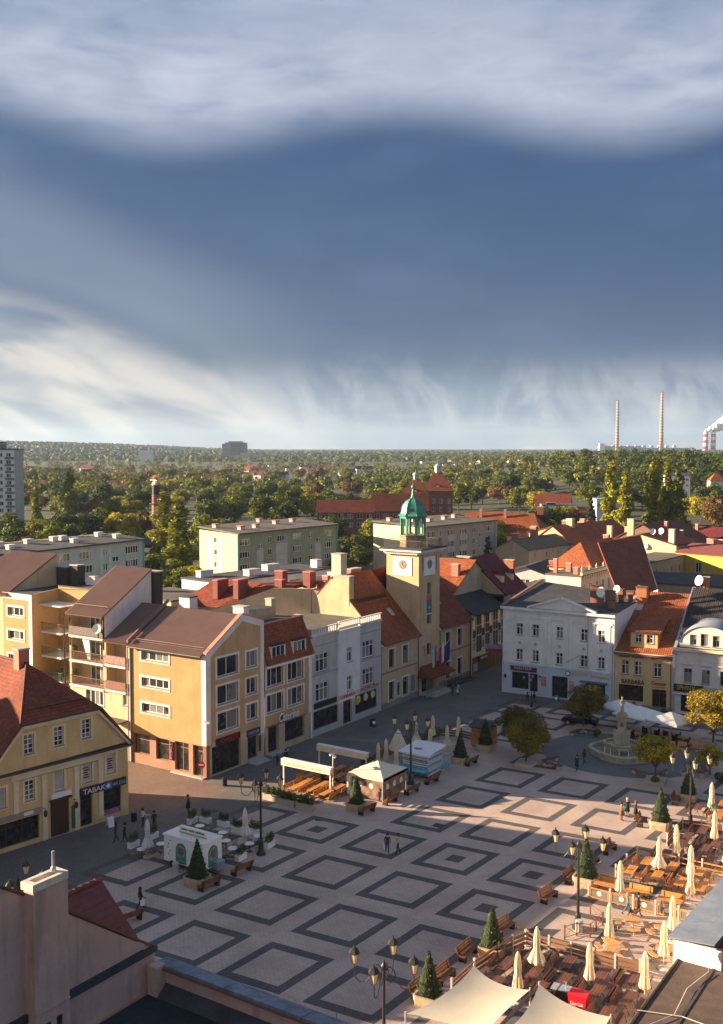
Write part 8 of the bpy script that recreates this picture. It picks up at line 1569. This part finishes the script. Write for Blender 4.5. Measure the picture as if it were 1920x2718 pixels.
for k, (x, d, s, lb) in enumerate([(1570, 360, 1.25, 'blue spruce between the pale hall and the autumn trees'), (1272, 330, .95, 'dark spruce right of the school'), (545, 228, .55, 'young spruce in front of the lime end wall'), (1297, 262, .9, 'dark spruce at the right end of the grey block'), (1305, 240, .8, 'dark conifer beside the small pale gabled house')]): plant('con', px(x, d), d, s, lb, 1, 'conifers')
# named near groups: (column, distance, scale, kind)
NEAR = [(30, 300, 1.0, 'g2a'), (75, 310, .95, 'g4a'), (130, 300, 1.0, 'g1a'), (185, 310, 1.0, 'g2b'), (235, 290, .9, 'g1b'), (20, 340, 1.1, 'g2b'), (110, 350, 1.0, 'g3a'), (160, 345, 1.1, 'g1b'), (225, 345, 1.1, 'g2a'), (275, 360, 1.15, 'g2b'), (330, 350, 1.2, 'g3a'), (372, 370, 1.1, 'g4a'), (300, 420, 1.2, 'g1a'), (350, 440, 1.2, 'g3a'), (240, 430, 1.2, 'g4a'), (395, 255, .72, 'g2b'), (380, 215, .5, 'g1a'), (300, 205, .42, 'g3a'), (240, 200, .4, 'g1b'), (345, 212, .42, 'g1b'), (480, 235, .6, 'g1a'), (520, 250, .6, 'g3a'), (440, 240, .55, 'g1b'),
        (540, 330, 1.1, 'g1a'), (600, 340, 1.0, 'g1b'), (560, 400, 1.25, 'g2a'), (640, 330, .9, 'g3a'), (690, 340, .85, 'g3a'), (720, 350, .8, 'g4a'), (620, 420, 1.3, 'g1a'), (700, 430, 1.3, 'g1b'), (760, 400, 1.15, 'g2b'), (800, 340, .9, 'g1a'), (850, 330, .9, 'g1b'), (885, 345, 1.0, 'g2a'), (760, 470, 1.35, 'g1b'), (830, 470, 1.35, 'g3a'), (900, 450, 1.2, 'g2a'), (940, 300, .8, 'g2a'), (960, 280, .7, 'g2b'), (930, 255, .6, 'g4a'), (905, 262, .62, 'g2b'), (990, 350, .9, 'g1a'), (1010, 300, .75, 'g1b'), (1000, 330, .95, 'g1a'),
        (1215, 330, .95, 'g3a'), (1180, 345, .9, 'g4a'), (1245, 350, 1.0, 'g2a'), (1330, 330, .95, 'g1a'), (1350, 350, 1.0, 'g1b'), (1395, 330, .85, 'g4a'), (1430, 345, .9, 'g4a'), (1420, 370, 1.1, 'g2a'), (1460, 380, 1.15, 'g1b'), (1500, 390, 1.2, 'g3a'), (1530, 380, 1.1, 'g4a'), (1475, 330, .7, 'g3a'), (1700, 310, .62, 'g4a'), (1740, 300, .55, 'g4a'), (1840, 320, .8, 'g3a'), (1870, 330, .95, 'g3a'), (1900, 300, .75, 'g3a'), (1905, 420, 1.1, 'g4a'), (1330, 215, .5, 'g2b'), (1545, 195, .35, 'g2a'), (1880, 205, .45, 'g3a'), (1850, 212, .4, 'g1b'), (1300, 300, .9, 'g2b'), (1835, 480, 1.0, 'g1a'), (1862, 470, 1.15, 'g3a'), (1895, 460, 1.2, 'g4a'), (1915, 470, 1.3, 'g1b'), (1870, 500, 1.25, 'g2a'), (1905, 505, 1.3, 'g2b'), (60, 285, .9, 'g4a'), (100, 275, .85, 'g1a'), (10, 270, .95, 'g2b'), (150, 270, .8, 'g2a'), (210, 265, .75, 'g3a'), (260, 275, .85, 'g2b'), (330, 300, .9, 'g1b'), (590, 300, .9, 'g2a'), (660, 300, .8, 'g1b'), (740, 310, .85, 'g1a'), (780, 300, .8, 'g2a'), (830, 305, .85, 'g1a'), (870, 300, .8, 'g3a')]
WHERE = [(300, 'at the left of the wood'), (470, 'around the brick chimney'), (760, 'behind the green block'), (1060, 'between the green block and the school'), (1320, 'beside the school'), (1600, 'behind the beige houses'), (1960, 'around the poplars')]
HUE = {'g1': 'mid green', 'g2': 'dark green', 'g3': 'yellow-green', 'g4': 'rust brown'}
for (x, d, s, kd) in NEAR:
    if s <= 0: continue
    w = next(b_ for a, b_ in WHERE if x < a)
    plant(kd, px(x, d), d, s, '%s %s broadleaf tree %s' % ('low' if s < .6 else 'tall' if s > 1.05 else 'rounded', HUE[kd[:2]], w), 1.0, 'broadleaf trees ' + w)
R_ = random.Random(21)
band = [(480, 620, 60), (620, 850, 62), (850, 1150, 52)]
for (d0, d1, n) in band:
    for k in range(n):
        d = R_.uniform(d0, d1); x = (k+R_.random())/n*2060-70
        if 1450 < x and d > 520 and d < 700 and R_.random() < .3: continue
        kd = R_.choice(['g1a', 'g1b', 'g2a', 'g2b', 'g3a', 'g1a', 'g3a', 'g4a'] if x < 1500 else ['g2a', 'g2b', 'g1a', 'g2b', 'g1b'])
        ord_ = 'nearer' if d < 620 else 'middle' if d < 850 else 'farther'
        plant(kd, px(x, d), d, R_.uniform(.85, 1.3), '%s tree of the %s belt of the wood' % (HUE[kd[:2]], ord_), R_.uniform(.95, 1.25), 'trees of the %s belt of the wood' % ord_)
# far wood: canopy too far away to tell trees apart
ico_v = []; ico_f = []
def far_wood(n, seed):
    r = np.random.default_rng(seed); V = []; F_ = []; A_ = []
    nu, nv = 7, 5
    for k in range(n):
        t_ = r.random(); d = 2500*(2.5**(t_**1.1)); la = r.uniform(-.40, .40)*d
        
        # clearings
        if mnoise.noise(Vector((la/260, d/420, 7.7))) > .36 and d < 4200: continue
        x, y = fw(la, d); z = terr(la, d); R0 = r.uniform(3.5, 8)*1.5; H0 = r.uniform(9, 15)
        b0 = len(V); ph = r.uniform(0, 6.28); col = r.random()
        for j in range(nv):
            a = pi*.5*j/(nv-1); rr = R0*cos(a)**.6 if j < nv-1 else .2; zz = z-2+H0*(.25+.75*sin(a)) if j else z-3
            for i in range(nu):
                w = ph+2*pi*i/nu; q = rr*r.uniform(.75, 1.2); V.append((x+q*cos(w), y+q*sin(w), zz+r.uniform(-1, 1)*(.8 if j else 0)))
        for j in range(nv-1):
            for i in range(nu):
                i2 = (i+1) % nu; F_.append((b0+j*nu+i, b0+j*nu+i2, b0+(j+1)*nu+i2, b0+(j+1)*nu+i)); A_.append(min(1, max(0, col*.7+r.random()*.3)))
    me = bpy.data.meshes.new('far_wood'); me.from_pydata(V, [], F_); at = me.attributes.new('leafrnd', 'FLOAT', 'FACE'); at.data.foreach_set('value', np.array(A_, np.float32)); me.update()
    return me
FW = leafm('far_leaves', (.05, .068, .018), (.13, .135, .035), .3)
o = link('far_wood', far_wood(9000, 4), FW); o['kind'] = 'stuff'
def canopy(trees, per, leaf):
    B_ = []
    for (la, d, s) in trees:
        x, y = fw(la, d); z = terr(la, d); rr = random.Random(la*7+d)
        for k in range(7):
            a = rr.uniform(0, 6.28); q = rr.uniform(.2, .75)*4.6*s; B_.append(((x+q*cos(a), y+q*sin(a), z+(3.5+rr.uniform(0, 1)*7.0)*s), (2.9*s*rr.uniform(.7, 1.2),)*2+(2.6*s*rr.uniform(.7, 1.1),)))
    return leaf_mesh('wood_canopy', B_, per*len(trees), leaf, .35)
r2 = random.Random(77); tr = []
while len(tr) < 1500:
    d = 640+r2.random()**1.2*2300; la = r2.uniform(-.38, .38)*d
    if d > 1000 and mnoise.noise(Vector((la/170, d/300, 2.2))) > .25: continue
    tr.append((la, d, r2.uniform(.7, 1.35)))
cn = canopy(tr, 75, 1.15)
o = link('wood_canopy', cn, leafm('canopy_leaves', (.042, .066, .010), (.20, .20, .022), .5)); o['kind'] = 'stuff'
tr = []
while len(tr) < 330:
    d = r2.uniform(560, 980); la = r2.uniform(.235, .40)*d
    tr.append((la, d, r2.uniform(.8, 1.3)))
o = link('hill_wood', canopy(tr, 170, .8), G2); o['kind'] = 'stuff'
# far town: small houses among the trees
fh = house('far_house', 'x', 0, 0, 11, 9, 0, 5.5, 4.2, 'x', WHIR, TORG, 2.0); fh2 = house('far_house', 'x', 0, 0, 26, 10, 0, 7.0, 4.0, 'x', WHIR, TMAR, 2.0); fh3 = house('far_house', 'x', 0, 0, 12, 10, 0, 6.0, 4.5, 'y', CREAMW, TBRN, 2.0)
sp = [fh, fh2, fh3]; cnt = [0, 0, 0]; LBF = ['far white house with orange-red roof among distant trees', 'far long terrace with maroon roof among distant trees', 'far cream house with brown roof among distant trees']
R_ = random.Random(9); todo = []
for k in range(46): todo.append((R_.uniform(60, 620), R_.uniform(1000, 1650), R_.choice((0, 0, 1, 2))))
for k in range(34): todo.append((R_.uniform(560, 1000), R_.uniform(1250, 2000), R_.choice((0, 0, 0, 2, 1))))
for k in range(16): todo.append((R_.uniform(1000, 1400), R_.uniform(1500, 2400), R_.choice((0, 0, 2))))
todo += [(80+22*k, 830+8*k, 1) for k in range(3)]+[(260+24*k, 860, 1) for k in range(3)]+[(500+20*k, 1000, 1) for k in range(4)]+[(640+15*k, 1150, 1) for k in range(6)]
for (x, d, q) in todo:
    o = sp[q] if cnt[q] == 0 else dup(sp[q]); cnt[q] += 1; la = px(x, d)
    o.location = (*fw(la, d), terr(la, d)+.8); o.rotation_euler = (0, 0, radians(33.5)+R_.uniform(-.7, .7)); tag(o, LBF[q], 'house', 'far houses ' + 'abc'[q] if False else ['orange-roofed far houses', 'maroon-roofed far terraces', 'brown-roofed far houses'][q])
    s_ = R_.uniform(.7, 1.0); o.scale = (s_, s_, s_)
# steam from the banded stacks
m_ = MB(); r = random.Random(3)
sv = []
for k in range(42):
    t_ = k/41; c = fw(1560+30*(k % 2)+t_*190, PD-100); rad = 7+t_*36*r.uniform(.7, 1.1); z = 118+t_*95+r.uniform(-1, 1)*t_*26
    sv.append((Vector((c[0]+r.uniform(-1, 1)*rad*.4, c[1]+r.uniform(-1, 1)*rad*.4, z)), rad))
for (c, rad) in sv:
    b0 = len(m_.v); nu, nv = 12, 8
    for j in range(nv+1):
        a = -pi/2+pi*j/nv
        for i in range(nu):
            w = 2*pi*i/nu; p = Vector((cos(a)*cos(w), cos(a)*sin(w), sin(a))); q = 1+.28*mnoise.noise(p*2.2+c*.05); m_.v.append(tuple(c+p*rad*q))
    for j in range(nv):
        for i in range(nu): i2 = (i+1) % nu; m_.f.append((b0+j*nu+i, b0+j*nu+i2, b0+(j+1)*nu+i2, b0+(j+1)*nu+i))
o = part('steam_plume', m_, plain('steam', (.90, .90, .90), 1.0, .02, .02, spec=0), None, smooth=True, kind='stuff')
# haze
hz = MB(); q = [fw(-9400, -380), fw(9600, -380), fw(9600, 16200), fw(-9400, 16200)]
q = [fw(-9500, -450), fw(10000, -450), fw(10000, 16500), fw(-9500, 16500)]
hz.prism(q, -8, 335)
hm_ = bpy.data.materials.new('haze_air'); hm_.use_nodes = True; ht = NT(hm_.node_tree); ht.n.clear(); pv = ht.new('ShaderNodeVolumePrincipled'); pv.inputs['Color'].default_value = (.55, .74, 1.0, 1); pv.inputs['Density'].default_value = 4.6e-5; pv.inputs['Anisotropy'].default_value = 0.2; ho = ht.new('ShaderNodeOutputMaterial'); ht.l.new(pv.outputs[0], ho.inputs['Volume'])
o = part('haze', hz, hm_, None, kind='stuff')

# ------------------------------------------------------------------ labels: tell look-alikes apart by their order in the view
def col_of(o):
    x, y = o.location.x-CAM[0], o.location.y-CAM[1]; return (x*cos(YAW)+y*sin(YAW))/(-x*sin(YAW)+y*cos(YAW))
ORD = ['leftmost', 'second', 'third', 'fourth', 'fifth', 'sixth', 'seventh', 'eighth', 'ninth', 'tenth', 'eleventh', 'twelfth', '13th', '14th', '15th', '16th', '17th', '18th', '19th', '20th', '21st', '22nd', '23rd', '24th', '25th', '26th', '27th', '28th', '29th', '30th']
by = {}
for o in S.objects:
    if o.parent is None and 'label' in o.keys(): by.setdefault(o['label'], []).append(o)
for lb, L in by.items():
    if len(L) < 2 or 'tree' in lb.split() or len(L) > 52: continue
    L.sort(key=col_of); n = len(L)
    for k, o in enumerate(L):
        if k <= n//2: w = 'leftmost' if k == 0 else ORD[k]+' from left'
        else: w = 'rightmost' if k == n-1 else ORD[n-1-k]+' from right'
        o['label'] = lb+', '+w
